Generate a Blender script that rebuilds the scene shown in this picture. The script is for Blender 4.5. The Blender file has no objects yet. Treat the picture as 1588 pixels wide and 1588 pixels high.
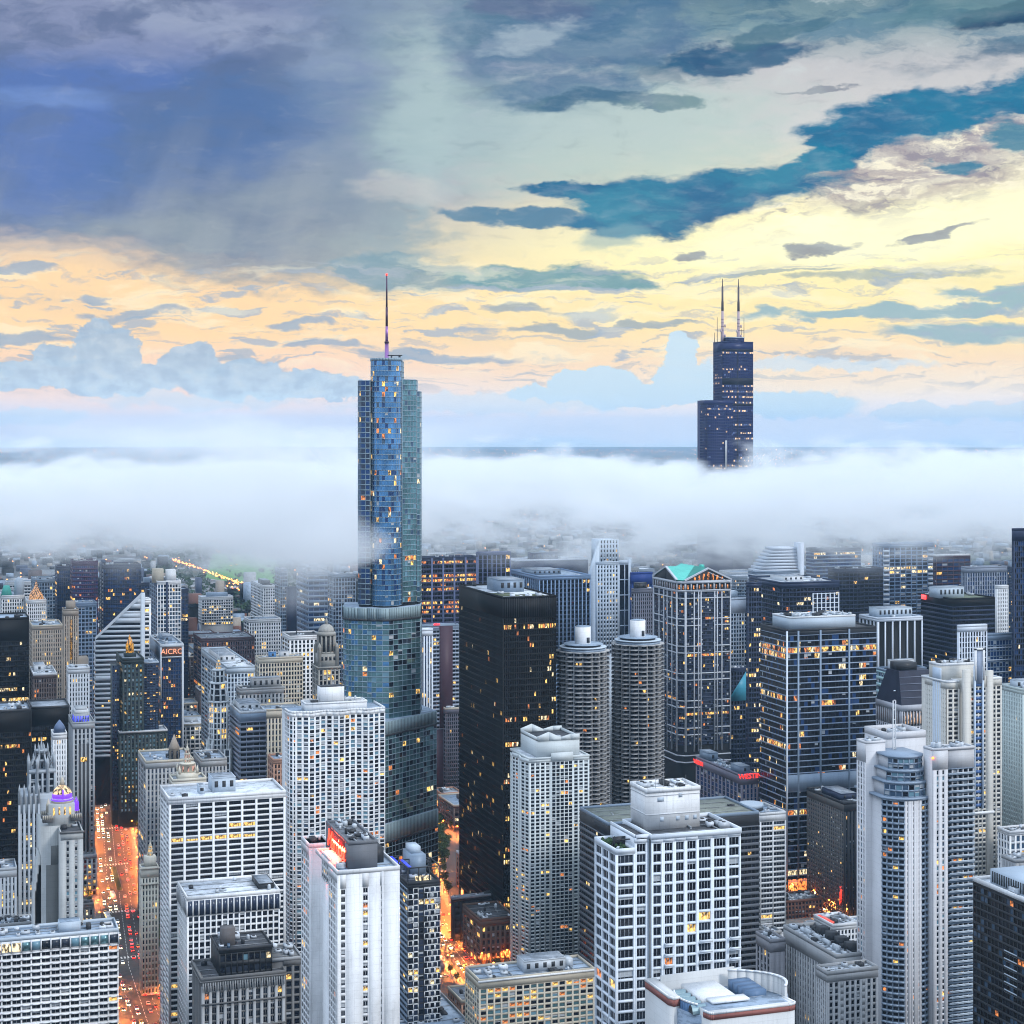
import bpy, math, random, time
import numpy as np
from mathutils import Vector, Matrix
random.seed(7)
rng = np.random.default_rng(7)
SC = bpy.context.scene
COL = SC.collection

# ------------------------------------------------------------------ camera
CAM_Z = 314.0
F = 2740.0            # focal length in photo pixels (1588 wide)
EYE = 667.0           # eye-level row
PSI = math.radians(18.85)
fwd = (math.sin(PSI), math.cos(PSI)); rgt = (math.cos(PSI), -math.sin(PSI))
cam_d = bpy.data.cameras.new('camera'); cam = bpy.data.objects.new('camera', cam_d); COL.objects.link(cam)
cam.location = (0, 0, CAM_Z); cam.rotation_euler = (math.pi / 2, 0, -PSI)
cam_d.sensor_width = 36; cam_d.lens = F / 1588 * 36; cam_d.shift_y = -(794 - EYE) / 1588
cam_d.clip_start = 1; cam_d.clip_end = 90000
SC.camera = cam

# ------------------------------------------------------------------ render look
SC.view_settings.view_transform = 'Standard'; SC.view_settings.look = 'None'
SC.view_settings.exposure = 0.28; SC.view_settings.gamma = 1.0
SC.render.engine = 'CYCLES'
cy = SC.cycles
cy.use_denoising = True
try: cy.denoiser = 'OPENIMAGEDENOISE'
except Exception: pass
cy.use_adaptive_sampling = True; cy.adaptive_threshold = 0.02
cy.max_bounces = 9; cy.diffuse_bounces = 2; cy.glossy_bounces = 2; cy.transmission_bounces = 2
cy.volume_bounces = 8; cy.transparent_max_bounces = 8
cy.caustics_reflective = False; cy.caustics_refractive = False
cy.sample_clamp_indirect = 4.0
cy.volume_max_steps = 128
SC.render.use_persistent_data = False
cy.pixel_filter_type = 'BLACKMAN_HARRIS'; cy.filter_width = 1.05

def lin(c):
    if isinstance(c, (tuple, list)) and max(c) > 1.0001 or isinstance(c, tuple) and isinstance(c[0], int):
        c = [x / 255 for x in c[:3]]
        c = [x / 12.92 if x <= 0.04045 else ((x + 0.055) / 1.055) ** 2.4 for x in c]
    return (c[0], c[1], c[2], 1.0)

class NT:
    """small helper for building node trees"""
    def __init__(s, tree): s.t = tree; s.n = tree.nodes; s.l = tree.links; s.n.clear()
    def node(s, typ, **kw):
        n = s.n.new(typ)
        for k, v in kw.items(): setattr(n, k, v)
        return n
    def put(s, sock, v):
        if v is None: return
        if hasattr(v, 'is_output'): s.l.new(v, sock)
        else:
            try: sock.default_value = v
            except Exception:
                if isinstance(v, (int, float)): sock.default_value = (v, v, v)
                else: sock.default_value = v[:3]
    def m(s, op, a, b=None, c=None, clamp=False):
        n = s.n.new('ShaderNodeMath'); n.operation = op; n.use_clamp = clamp
        for i, v in enumerate((a, b, c)):
            if v is not None: s.put(n.inputs[i], v)
        return n.outputs[0]
    def vm(s, op, a, b=None):
        n = s.n.new('ShaderNodeVectorMath'); n.operation = op
        s.put(n.inputs[0], a)
        if b is not None: s.put(n.inputs[1], b)
        return n.outputs[0] if op not in ('LENGTH', 'DOT_PRODUCT', 'DISTANCE') else n.outputs[1]
    def comb(s, x, y, z):
        n = s.n.new('ShaderNodeCombineXYZ')
        for i, v in enumerate((x, y, z)): s.put(n.inputs[i], v)
        return n.outputs[0]
    def sep(s, v):
        n = s.n.new('ShaderNodeSeparateXYZ'); s.put(n.inputs[0], v); return n.outputs
    def ss(s, v, a, b, lo=0.0, hi=1.0):
        n = s.n.new('ShaderNodeMapRange'); n.interpolation_type = 'SMOOTHSTEP'
        s.put(n.inputs[0], v); s.put(n.inputs[1], a); s.put(n.inputs[2], b); s.put(n.inputs[3], lo); s.put(n.inputs[4], hi)
        return n.outputs[0]
    def lr(s, v, a, b, lo=0.0, hi=1.0):
        n = s.n.new('ShaderNodeMapRange'); n.clamp = True
        s.put(n.inputs[0], v); s.put(n.inputs[1], a); s.put(n.inputs[2], b); s.put(n.inputs[3], lo); s.put(n.inputs[4], hi)
        return n.outputs[0]
    def mix(s, f, a, b, mode='MIX'):
        n = s.n.new('ShaderNodeMixRGB'); n.blend_type = mode
        s.put(n.inputs[0], f); s.put(n.inputs[1], a if hasattr(a, 'is_output') else lin(a)); s.put(n.inputs[2], b if hasattr(b, 'is_output') else lin(b))
        return n.outputs[0]
    def noise(s, vec, scale=1.0, detail=3.0, rough=0.5, dist=0.0, dims='3D', lac=2.0):
        n = s.n.new('ShaderNodeTexNoise'); n.noise_dimensions = dims
        s.put(n.inputs['Vector'], vec); n.inputs['Scale'].default_value = scale; n.inputs['Detail'].default_value = detail
        n.inputs['Roughness'].default_value = rough; n.inputs['Distortion'].default_value = dist
        return n.outputs[0]
    def ramp(s, f, stops, interp='LINEAR'):
        n = s.n.new('ShaderNodeValToRGB'); cr = n.color_ramp; cr.interpolation = interp
        while len(cr.elements) < len(stops): cr.elements.new(0.5)
        for e, (p, c) in zip(cr.elements, stops): e.position = p
        for e, (p, c) in zip(cr.elements, stops): e.position = p; e.color = lin(c)
        s.put(n.inputs[0], f); return n.outputs[0]

# ------------------------------------------------------------------ world: evening cloud sky
world = bpy.data.worlds.new('World'); SC.world = world; world.use_nodes = True
world.cycles.sampling_method = 'MANUAL'; world.cycles.sample_map_resolution = 256
SUN_EL=36; SUN_ROT=math.radians(146); SKY_GAIN=.93; SKY_TOP=1.75
def build_sky():
    w = NT(world.node_tree)
    out = w.node('ShaderNodeOutputWorld'); bg = w.node('ShaderNodeBackground')
    tc = w.node('ShaderNodeTexCoord')
    x, y, z = w.sep(tc.outputs['Generated'])
    az = w.m('ARCTAN2', x, y)
    el = w.m('ARCSINE', z)
    # bearings measured in units of 1/2740 rad: U grows to the west, V falls with height above the eye level
    U = w.m('MULTIPLY_ADD', w.m('SUBTRACT', az, PSI), F, 794.0)
    V = w.m('MULTIPLY_ADD', el, -F, EYE)
    P = w.comb(U, V, 0.0)
    # domain warp shared by all clouds
    n1 = w.node('ShaderNodeTexNoise'); n1.inputs['Scale'].default_value = 1.0; n1.inputs['Detail'].default_value = 6; n1.inputs['Roughness'].default_value = 0.58
    w.l.new(w.vm('MULTIPLY', P, (1/210, 1/85, 1)), n1.inputs['Vector'])
    wv = w.vm('SUBTRACT', n1.outputs['Color'], (0.5, 0.5, 0.5))
    n2 = w.node('ShaderNodeTexNoise'); n2.inputs['Scale'].default_value = 1.0; n2.inputs['Detail'].default_value = 5; n2.inputs['Roughness'].default_value = 0.62
    w.l.new(w.vm('MULTIPLY', P, (1/60, 1/30, 1)), n2.inputs['Vector'])
    wf = w.vm('SUBTRACT', n2.outputs['Color'], (0.5, 0.5, 0.5))
    PW = w.vm('ADD', P, w.vm('ADD', w.vm('MULTIPLY', wv, (190, 78, 0)), w.vm('MULTIPLY', wf, (44, 22, 0))))
    PU, PV, _ = w.sep(PW)
    n3 = w.noise(w.vm('MULTIPLY', w.vm('ADD', P, w.vm('MULTIPLY', wf, (40, 16, 0))), (1/48, 1/17, 1)), 1.0, 4, .55)
    er = w.m('SUBTRACT', n3, .5)
    big = w.vm('MULTIPLY', wv, (260, 60, 0))
    SU, SV, _ = w.sep(w.vm('ADD', P, big))
    def blob(cx, cy, rx, ry, soft=0.35, rot=0.0, U_=PU, V_=PV, erode=1.5):
        """soft ellipse mask, 1 inside"""
        du = w.m('SUBTRACT', U_, float(cx)); dv = w.m('SUBTRACT', V_, float(cy))
        if rot:
            c, s_ = math.cos(math.radians(rot)), math.sin(math.radians(rot))
            a = w.m('ADD', w.m('MULTIPLY', du, c / rx), w.m('MULTIPLY', dv, s_ / rx))
            b = w.m('ADD', w.m('MULTIPLY', du, -s_ / ry), w.m('MULTIPLY', dv, c / ry))
        else:
            a = w.m('MULTIPLY', du, 1 / rx); b = w.m('MULTIPLY', dv, 1 / ry)
        d = w.m('ADD', w.m('MULTIPLY', a, a), w.m('MULTIPLY', b, b))
        d = w.m('MULTIPLY_ADD', er, erode * (1.9 if ry < 12 and erode > 1 else 1.0), d)
        return w.ss(d, 1.0 + soft, max(0.0, 1.0 - soft), 0.0, 1.0)
    # base colours by height, left (east) and right (west) of the view; Vn 0 at V=-200, 1 at V=700
    Vn = w.lr(SV, -200, 700)
    def vr(stops): return [((v + 200) / 900, c) for v, c in stops]
    left = w.ramp(Vn, vr([(-200, (150,162,186)), (0, (140,150,180)), (120, (110,125,175)), (300, (120,130,175)), (385, (206,186,170)), (430, (250,212,160)), (520, (255,214,158)), (575, (252,212,182)), (610, (250,222,208)), (650, (242,232,238)), (680, (232,232,244)), (690, (214,228,245))]))
    right = w.ramp(Vn, vr([(-200, (150,165,175)), (0, (88,118,134)), (60, (128,154,160)), (120, (190,190,192)), (210, (206,204,202)), (290, (228,220,190)), (340, (252,242,190)), (400, (255,246,186)), (450, (254,236,172)), (500, (254,228,165)), (555, (250,220,180)), (600, (250,232,208)), (640, (248,238,236)), (680, (236,236,246)), (690, (212,228,245))]))
    fx = w.ss(U, 300, 1150)
    col = w.mix(fx, left, right)
    # the real clear sky glows faintly through
    sky = w.node('ShaderNodeTexSky'); sky.sky_type = 'NISHITA'; sky.sun_disc = False
    sky.sun_elevation = math.radians(SUN_EL); sky.sun_rotation = SUN_ROT
    col = w.mix(0.02, col, w.mix(1.0, sky.outputs[0], (0.12, 0.12, 0.12), 'MULTIPLY'), 'ADD')
    # greenish light veil in the upper middle
    col = w.mix(w.m('MULTIPLY', blob(900, 210, 330, 90, 0.9, U_=SU, V_=SV), 0.6), col, (166,196,190))
    col = w.mix(w.m('MULTIPLY', blob(640, 170, 90, 130, 0.95, U_=SU, V_=SV), 0.7), col, (168,188,190))
    # soft streaks everywhere
    st = w.noise(w.vm('MULTIPLY', PW, (1/420, 1/60, 1)), 1.0, 5, 0.55)
    col = w.mix(w.m('MULTIPLY', w.ss(st, 0.5, 0.72), 0.35), col, w.mix(0.35, col, (120,140,160)))
    # ---- upper right teal cloud field
    tn = w.noise(w.vm('ADD', w.vm('MULTIPLY', PW, (1/300, 1/75, 1)), (3.3, 7.7, 0.0)), 1.0, 6, 0.6)
    col = w.mix(w.m('MULTIPLY', w.m('MULTIPLY', w.ss(tn, 0.52, 0.62), w.ss(V, 130, 40)), 0.75), col, (84,116,140))
    shade = w.noise(w.vm('MULTIPLY', PW, (1/130, 1/50, 1)), 1.0, 5, 0.6)
    def cloud(c, masks, a=1.0, dark=None):
        nonlocal col
        m_ = masks[0]
        for k in masks[1:]: m_ = w.m('MAXIMUM', m_, k)
        cc = c
        if dark is not None: cc = w.mix(w.ss(shade, 0.35, 0.65), c, dark)
        cc = w.mix(w.ss(n3, .45, .75, 0, .22), cc, w.mix(.5, cc, (225,232,232)))
        col = w.mix(w.m('MULTIPLY', m_, a), col, cc)
    rg = w.noise(w.vm('ADD', w.vm('MULTIPLY', PW, (1/170, 1/52, 1)), (1.3, 4.2, 0.0)), 1.0, 7, 0.62)
    reg = w.m('MULTIPLY', w.ss(w.m('MULTIPLY_ADD', er, 200, U), 600, 800), w.ss(w.m('MULTIPLY_ADD', er, 80, V), w.m('MULTIPLY_ADD', w.m('MINIMUM', w.m('MAXIMUM', U, 700.0), 1300.0), -.14, 330), 90))
    col = w.mix(w.m('MULTIPLY', w.m('MULTIPLY', w.ss(rg, 0.44, 0.6), reg), .85), col, w.mix(w.ss(shade, .4, .6), (40,92,124), (92,128,150)))
    col = w.mix(w.m('MULTIPLY', w.m('MULTIPLY', w.ss(rg, 0.42, 0.30), reg), .6), col, (208,216,216))
    cloud((88,122,150), [blob(900, 60, 170, 50, .7, -12), blob(990, 75, 120, 30, .6, -10), blob(880, 150, 110, 32, .6)], .8, (60,100,140))
    cloud((50,98,130), [blob(1130, 104, 118, 22, .35, -3)], .92, (30,78,118))
    cloud((56,100,128), [blob(1215, 68, 78, 16, .45, -14)], .8, (70,110,130))
    cloud((45,92,125), [blob(925, 170, 110, 13, .5), blob(1010, 172, 70, 10, .5)], .7, (80,120,130))
    cloud((30,70,105), [blob(1555, 55, 78, 20, .4, -14)], .9, (22,60,92))
    cloud((92,130,140), [blob(1480, 40, 130, 30, .8, -6)], .6)
    cloud((60,72,100), [blob(1310, 4, 60, 12, .5)], .8)
    # white-grey band under the long teal cloud on the right
    cloud((228,222,205), [blob(1450, 245, 190, 42, .7, -20)], .85, (150,140,150))
    cloud((150,138,148), [blob(1340, 285, 110, 22, .6, -12), blob(1470, 300, 70, 14, .6, -10), blob(1470, 300, 60, 12, .6, -10)], .7, (205,195,180))
    wb = w.noise(w.vm('MULTIPLY', PW, (1/95, 1/26, 1)), 1.0, 7, 0.65)
    wr = blob(1420, 285, 270, 62, .6, -14, U, V, .6)
    col = w.mix(w.m('MULTIPLY', w.m('MULTIPLY', w.ss(wb, .5, .6), wr), .8), col, (138,132,146))
    col = w.mix(w.m('MULTIPLY', w.m('MULTIPLY', w.ss(wb, .5, .40), wr), .85), col, (250,243,216))
    col = w.mix(w.m('MULTIPLY', blob(1400, 365, 330, 46, .9, -4, PU, PV, 1.5), .75), col, (255,252,212))
    # long teal bands
    cloud((2,98,140), [blob(1430, 196, 185, 36, .4, -9), blob(1560, 172, 120, 26, .3, -7), blob(1310, 235, 70, 20, .35, -4)], .97, (16,116,152))
    cloud((38,118,150), [blob(1570, 232, 45, 26, .4, -15), blob(1452, 268, 34, 12, .45)], .9, (60,126,150))
    cloud((2,94,138), [blob(1080, 298, 215, 30, .42, -4), blob(1010, 330, 130, 40, .35, -8), blob(1255, 268, 70, 18, .4, -12), blob(905, 300, 90, 16, .4, 4)], .96, (34,126,156))
    cloud((40,112,150), [blob(850, 340, 78, 15, .4, 3), blob(745, 330, 60, 13, .45, 6)], .9, (70,120,150))
    cloud((130,168,176), [blob(950, 372, 60, 20, .7, -10)], .6)
    # ---- storm cloud upper left
    storm_c = w.mix(w.ss(SV, 60, 400), (98,118,156), (134,148,160))
    storm_c = w.mix(w.m('MULTIPLY', blob(20, 225, 420, 130, .95, -8, SU, SV, .8), .9), storm_c, (80,112,176))
    storm_c = w.mix(w.m('MULTIPLY', blob(430, 150, 290, 85, .95, -26, SU, SV, .6), .9), storm_c, (76,108,156))
    storm_c = w.mix(w.m('MULTIPLY', blob(60, 40, 420, 75, .9, 0, SU, SV, 1.2), 0.75), storm_c, (142,150,180))
    storm_c = w.mix(w.m('MULTIPLY', blob(90, 175, 110, 16, .9, 0, SU, SV, 1.0), .5), storm_c, (122,152,206))
    storm_c = w.mix(w.m('MULTIPLY', blob(360, 60, 230, 34, .9, 14, SU, SV, 1.6), 0.6), storm_c, (150,162,186))
    t2_ = w.noise(w.vm('MULTIPLY', PW, (1/190, 1/75, 1)), 1.0, 7, 0.6)
    storm_c = w.mix(w.m('MULTIPLY', w.m('MULTIPLY', w.ss(t2_, 0.44, 0.62), w.ss(V, 230, 40)), .65), storm_c, (84,96,134))
    storm_c = w.mix(w.m('MULTIPLY', w.m('MULTIPLY', w.ss(t2_, 0.40, 0.28), w.ss(V, 300, 60)), .5), storm_c, (160,170,196))
    storm_c = w.mix(w.m('MULTIPLY', w.ss(t2_, 0.42, 0.62), .5), storm_c, (92,112,146))
    rain = w.noise(w.vm('MULTIPLY', w.vm('ADD', P, w.comb(w.m('MULTIPLY', V, 0.35), 0.0, 0.0)), (1/110, 1/520, 1)), 1.0, 4, 0.5)
    storm_c = w.mix(w.m('MULTIPLY', w.m('MULTIPLY', w.ss(rain, 0.44, 0.66), w.ss(V, 130, 320)), 0.26), storm_c, (172,178,182))
    edge = w.m('ADD', U, w.m('MULTIPLY', w.m('SUBTRACT', rain, 0.5), 160))
    m1 = blob(90, 140, 590, 250, .55, 3, SU, SV, .5)
    m2 = blob(400, 345, 300, 104, .5, 5, PU, PV, 1.2)
    m3 = w.m('MULTIPLY', w.ss(SU, 880, 470), w.ss(SV, 330, 60))
    m_r = w.ss(w.m('MULTIPLY_ADD', er, 150, SU), 840, 400); m_b = w.ss(w.m('SUBTRACT', w.m('MULTIPLY_ADD', er, 60, PV), w.m('MULTIPLY_ADD', w.m('MINIMUM', w.m('MAXIMUM', U, 0.0), 600.0), .13, 378)), 26, -34)
    sm = w.m('MAXIMUM', w.m('MULTIPLY', m_r, m_b), w.m('MULTIPLY', m2, .9))
    storm_c = w.mix(w.m('MULTIPLY', w.ss(SU, 380, 720), .8), storm_c, (142,166,174))
    col = w.mix(w.m('MULTIPLY', w.m('MINIMUM', sm, 1.0), .95), col, storm_c)
    col = w.mix(w.m('MULTIPLY', blob(660, 190, 60, 120, .95, 6, SU, SV, 1.6), .45), col, (176,198,198))
    col = w.mix(w.m('MULTIPLY', blob(600, 300, 90, 22, .95, 0, SU, SV, 3.0), .45), col, (206,200,194))
    cloud((130,158,172), [blob(640, 425, 120, 24, .4, 2)], .8, (112,148,160))
    # grey towering top right of the storm
    cloud((92,106,140), [blob(820, 20, 80, 22, .7)], .7)
    cloud((186,200,208), [blob(835, 62, 70, 16, .95, -14, SU, PV, 4.0)], .5)
    # ---- teal grey streaks over the yellow
    cloud((92,146,158), [blob(840, 432, 150, 19, .35, -1), blob(960, 440, 70, 9, .4)], .92, (120,160,165))
    cloud((140,160,172), [blob(930, 486, 60, 6, .5), blob(815, 480, 60, 8, .5), blob(860, 508, 70, 7, .5), blob(1010, 500, 60, 5, .5)], .8)
    cloud((150,158,165), [blob(1275, 392, 48, 9, .5, -8), blob(1445, 372, 60, 8, .5, -14), blob(1060, 397, 34, 7, .5, -8), blob(1260, 157, 45, 4, .5)], .85, (120,125,140))
    cloud((150,166,166), [blob(1370, 436, 130, 9, .5, -1), blob(1180, 430, 110, 4, .4, -3)], .75)
    cloud((130,172,188), [blob(1380, 484, 220, 11, .4, -2), blob(1530, 462, 80, 9, .5), blob(1500, 515, 150, 14, .5)], .85)
    # streak field low
    sn = w.noise(w.vm('ADD', w.vm('MULTIPLY', PW, (1/150, 1/22, 1)), (9.1, 2.2, 0.0)), 1.0, 5, 0.55)
    col = w.mix(w.m('MULTIPLY', w.m('MULTIPLY', w.ss(sn, 0.56, 0.62), w.m('MULTIPLY', w.ss(V, 405, 440), w.ss(V, 640, 560))), w.ss(U, 1700, 900, .55, .8)), col, (162,176,190))
    s2 = w.noise(w.vm('ADD', w.vm('MULTIPLY', PW, (1/88, 1/11, 1)), (3.1, 5.2, 0.0)), 1.0, 6, 0.6)
    col = w.mix(w.m('MULTIPLY', w.m('MULTIPLY', w.ss(s2, 0.54, 0.63), w.m('MULTIPLY', w.ss(V, 370, 430), w.ss(V, 640, 560))), .55), col, (168,176,186))
    s3 = w.noise(w.vm('ADD', w.vm('MULTIPLY', PW, (1/200, 1/30, 1)), (6.1, 1.2, 0.0)), 1.0, 6, 0.6)
    col = w.mix(w.m('MULTIPLY', w.m('MULTIPLY', w.ss(s3, 0.5, 0.62), w.m('MULTIPLY', w.ss(V, 380, 430), w.ss(V, 610, 540))), .38), col, (255,248,214))
    cloud((150,168,186), [blob(40, 428, 60, 8, .5, 4), blob(225, 486, 60, 9, .5, -6), blob(50, 524, 70, 9, .5), blob(180, 458, 26, 7, .5), blob(660, 550, 110, 9, .5), blob(520, 540, 80, 6, .5), blob(470, 508, 50, 8, .5)], .85)
    ft = w.noise(w.vm('MULTIPLY', PW, (1/64, 1/22, 1)), 1.0, 6, .65)
    col = w.mix(w.m('MULTIPLY', w.m('MULTIPLY', w.ss(ft, .52, .72), w.ss(V, 560, 300)), .26), col, w.mix(.6, col, (60,86,112)))
    col = w.mix(w.m('MULTIPLY', w.m('MULTIPLY', w.ss(ft, .46, .30), w.ss(V, 600, 400)), .10), col, w.mix(.5, col, (238,236,226)))
    # ---- distant cumulus near the horizon: billows
    vb = w.node('ShaderNodeTexNoise'); vb.inputs['Scale'].default_value = 1.0; vb.inputs['Detail'].default_value = 5; vb.inputs['Roughness'].default_value = 0.6
    w.l.new(w.vm('MULTIPLY', P, (1/42, 1/36, 1)), vb.inputs['Vector'])
    CU, CV, _ = w.sep(w.vm('ADD', P, w.vm('MULTIPLY', w.vm('SUBTRACT', vb.outputs['Color'], (.5, .5, .5)), (52, 46, 0))))
    def cb(cx, cy, rx, ry, s_=.10, rot=0): return blob(cx, cy, rx, ry, s_, rot, CU, CV, .5)
    cum = w.mix(w.ss(CV, 520, 640), (168,188,206), (196,218,234))
    bil = w.noise(w.vm('MULTIPLY', P, (1/30, 1/22, 1)), 1.0, 5, .6)
    cum = w.mix(w.m('MULTIPLY', w.ss(bil, .45, .62), .4), cum, (140,164,192)); cum = w.mix(w.m('MULTIPLY', w.ss(bil, .46, .36), .3), cum, (214,222,226))
    cloud(cum, [cb(90, 585, 130, 24), cb(95, 560, 34, 26), cb(160, 540, 36, 40), cb(200, 550, 28, 36), cb(190, 590, 100, 28), cb(300, 565, 48, 30), cb(360, 585, 90, 26), cb(420, 598, 130, 24), cb(500, 600, 90, 18)], .93)
    cloud((198,222,236), [cb(1055, 555, 24, 36), cb(1070, 590, 60, 28), cb(920, 592, 72, 22), cb(1000, 612, 160, 20), cb(860, 612, 70, 16), cb(1210, 628, 120, 20, .3)], .93)
    cloud((206,222,232), [cb(1250, 566, 190, 9, .5), cb(1500, 640, 120, 12, .3), cb(1410, 640, 70, 14), cb(1560, 640, 60, 14)], .75)
    cloud((204,226,240), [cb(760, 625, 240, 16, .4), cb(320, 622, 160, 12, .5), cb(60, 650, 90, 14, .3)], .55)
    # ---- outside the view: the same evening overcast, brightening evenly to the zenith
    on = w.noise(w.vm('MULTIPLY', P, (1/600, 1/300, 1)), 1.0, 3, 0.55)
    over = w.mix(w.ss(on, .3, .7), (182,202,228), (214,227,243))
    side = w.mix(w.ss(V, 640, 300), (218,228,244), (170,190,216))
    wide = w.mix(w.ss(V, 672, 700), w.mix(w.ss(V, 300, -900), side, over), (206,222,242))
    far = w.m('ABSOLUTE', w.m('SUBTRACT', U, 794.0))
    fac = w.m('MULTIPLY', w.m('MULTIPLY', w.ss(far, 1500, 850), w.ss(V, -420, -20)), w.ss(V, 712, 688))
    bg2 = w.node('ShaderNodeBackground'); w.l.new(wide, bg2.inputs[0]); w.l.new(w.ss(V, 560, -1800, SKY_GAIN, SKY_TOP), bg2.inputs[1])
    w.l.new(col, bg.inputs[0]); bg.inputs[1].default_value = SKY_GAIN
    ms = w.node('ShaderNodeMixShader'); w.l.new(fac, ms.inputs[0]); w.l.new(bg2.outputs[0], ms.inputs[1]); w.l.new(bg.outputs[0], ms.inputs[2])
    w.l.new(ms.outputs[0], out.inputs[0])
build_sky()

def make_sun():
    l=bpy.data.lights.new('sun','SUN'); l.energy=SUN_E; l.angle=math.radians(SUN_ANG); l.color=(1,.965,.92)
    o=bpy.data.objects.new('sun',l); COL.objects.link(o)
    # light comes from behind the camera, high, from the north west
    o.rotation_euler=(math.radians(SUN_TILT),0,math.radians(SUN_Z))
def box_mesh(name,x0,x1,y0,y1,z0,z1,rot=0.0):
    me=bpy.data.meshes.new(name)
    me.from_pydata([(x0,y0,z0),(x1,y0,z0),(x1,y1,z0),(x0,y1,z0),(x0,y0,z1),(x1,y0,z1),(x1,y1,z1),(x0,y1,z1)],[],[(3,2,1,0),(4,5,6,7),(0,1,5,4),(1,2,6,5),(2,3,7,6),(3,0,4,7)])
    o=bpy.data.objects.new(name,me); o.rotation_euler=(0,0,rot); COL.objects.link(o); return o
def make_haze():
    o=box_mesh('haze',-33600,33600,-33600,33600,-1.5,560)
    m=bpy.data.materials.new('evening air'); m.use_nodes=True; w=NT(m.node_tree)
    v=w.node('ShaderNodeVolumePrincipled'); v.inputs['Color'].default_value=HAZE_COL; v.inputs['Density'].default_value=HAZE_D
    v.inputs['Anisotropy'].default_value=0.0
    out=w.node('ShaderNodeOutputMaterial'); w.l.new(v.outputs[0],out.inputs['Volume']); o.data.materials.append(m); m.cycles.homogeneous_volume=True
    o['kind']='stuff'; o['label']='thin blue evening haze over the whole city'
def make_fog():
    # frame of the view: local Y is depth away from the camera, local X across
    o=box_mesh('fog_bank',-1300,1300,1000,2420,120,350,-PSI)
    m=bpy.data.materials.new('low cloud'); m.use_nodes=True; w=NT(m.node_tree)
    m.cycles.homogeneous_volume=False; m.cycles.volume_step_rate=FOG_STEP
    tc=w.node('ShaderNodeTexCoord'); P=tc.outputs['Object']; x,y,z=w.sep(P)
    n=w.noise(w.vm('MULTIPLY',P,(1/170,1/230,1/62)),1.0,2,.5)
    f=w.noise(w.vm('MULTIPLY',P,(1/50,1/65,1/22)),1.0,3,.6)
    nn=w.m('MULTIPLY',w.m('SUBTRACT',n,.5),1.9); ff=w.m('MULTIPLY',w.m('SUBTRACT',f,.5),1.5)
    wv=w.m('MULTIPLY_ADD',ff,.45,nn)
    top=w.m('MULTIPLY_ADD',wv,82,FOG_TOP); bot=w.m('MULTIPLY_ADD',wv,-150,FOG_BOT)
    dt=w.ss(w.m('SUBTRACT',top,z),-2,20); db=w.ss(w.m('SUBTRACT',z,bot),-12,46)
    yy=w.m('MULTIPLY_ADD',wv,-800,y)
    front=w.ss(yy,1430,1700)
    d=w.m('MULTIPLY',w.m('MULTIPLY',w.m('MULTIPLY',dt,db),front),w.ss(f,.34,.64,.05,1.6))
    def puff(cx,cy,cz,rx,ry,rz,k=1.9):
        a=w.vm('MULTIPLY',w.vm('SUBTRACT',P,(cx,cy,cz)),(1/rx,1/ry,1/rz)); r=w.vm('LENGTH',a)
        return w.ss(w.m('MULTIPLY_ADD',wv,k,r),1.0,0.25)
    # arms of cloud drifting past the left flank of the tall glass tower and hanging lower on the left
    d=w.m('ADD',d,w.m('MULTIPLY',puff(-104,1085,252,42,46,28),2.0))
    d=w.m('ADD',d,w.m('MULTIPLY',puff(-190,1350,250,120,200,48),.5))
    d=w.m('ADD',d,w.m('MULTIPLY',puff(-205,1720,190,75,180,34),.2))
    d=w.m('ADD',d,w.m('MULTIPLY',puff(-250,1800,303,190,320,30),.22))
    v=w.node('ShaderNodeVolumePrincipled'); v.inputs['Color'].default_value=(.976,.993,1,1); v.inputs['Anisotropy'].default_value=0.0
    w.put(v.inputs['Density'],w.m('MULTIPLY',d,FOG_D))
    out=w.node('ShaderNodeOutputMaterial'); w.l.new(v.outputs[0],out.inputs['Volume']); o.data.materials.append(m)
    o['kind']='stuff'; o['label']='white low cloud bank lying across the skyline behind the glass tower'
SUN_E,SUN_ANG,SUN_TILT,SUN_Z=1.5,12,54,34
HAZE_COL=(.50,.76,1,1); HAZE_D=3.0e-5
FOG_STEP=0.35; FOG_TOP,FOG_BOT=276,198; FOG_D=.015
make_sun(); LAMP_W = 62000.0
make_haze()
make_fog()
# ------------------------------------------------------------------ placing helpers
Z3 = np.array([0., 0., 1.])
def W(px, D, z=0.0):
    u = (px - 794) / F
    return np.array([D * (fwd[0] + u * rgt[0]), D * (fwd[1] + u * rgt[1]), z])
def proj(p):
    d = p[0] * fwd[0] + p[1] * fwd[1]; r = p[0] * rgt[0] + p[1] * rgt[1]
    if d < 5: return None
    return (794 + F * r / d, EYE + F * (CAM_Z - p[2]) / d, d)
def Zof(py, D): return CAM_Z - (py - EYE) / F * D
def solve(c, e, px):
    """distance t along unit e from ground point c at which the bearing px is met"""
    d0 = c[0]*fwd[0]+c[1]*fwd[1]; u0 = c[0]*rgt[0]+c[1]*rgt[1]
    ed = e[0]*fwd[0]+e[1]*fwd[1]; er = e[0]*rgt[0]+e[1]*rgt[1]; k = (px-794)/F
    return (k*d0-u0)/(er-k*ed)

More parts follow.
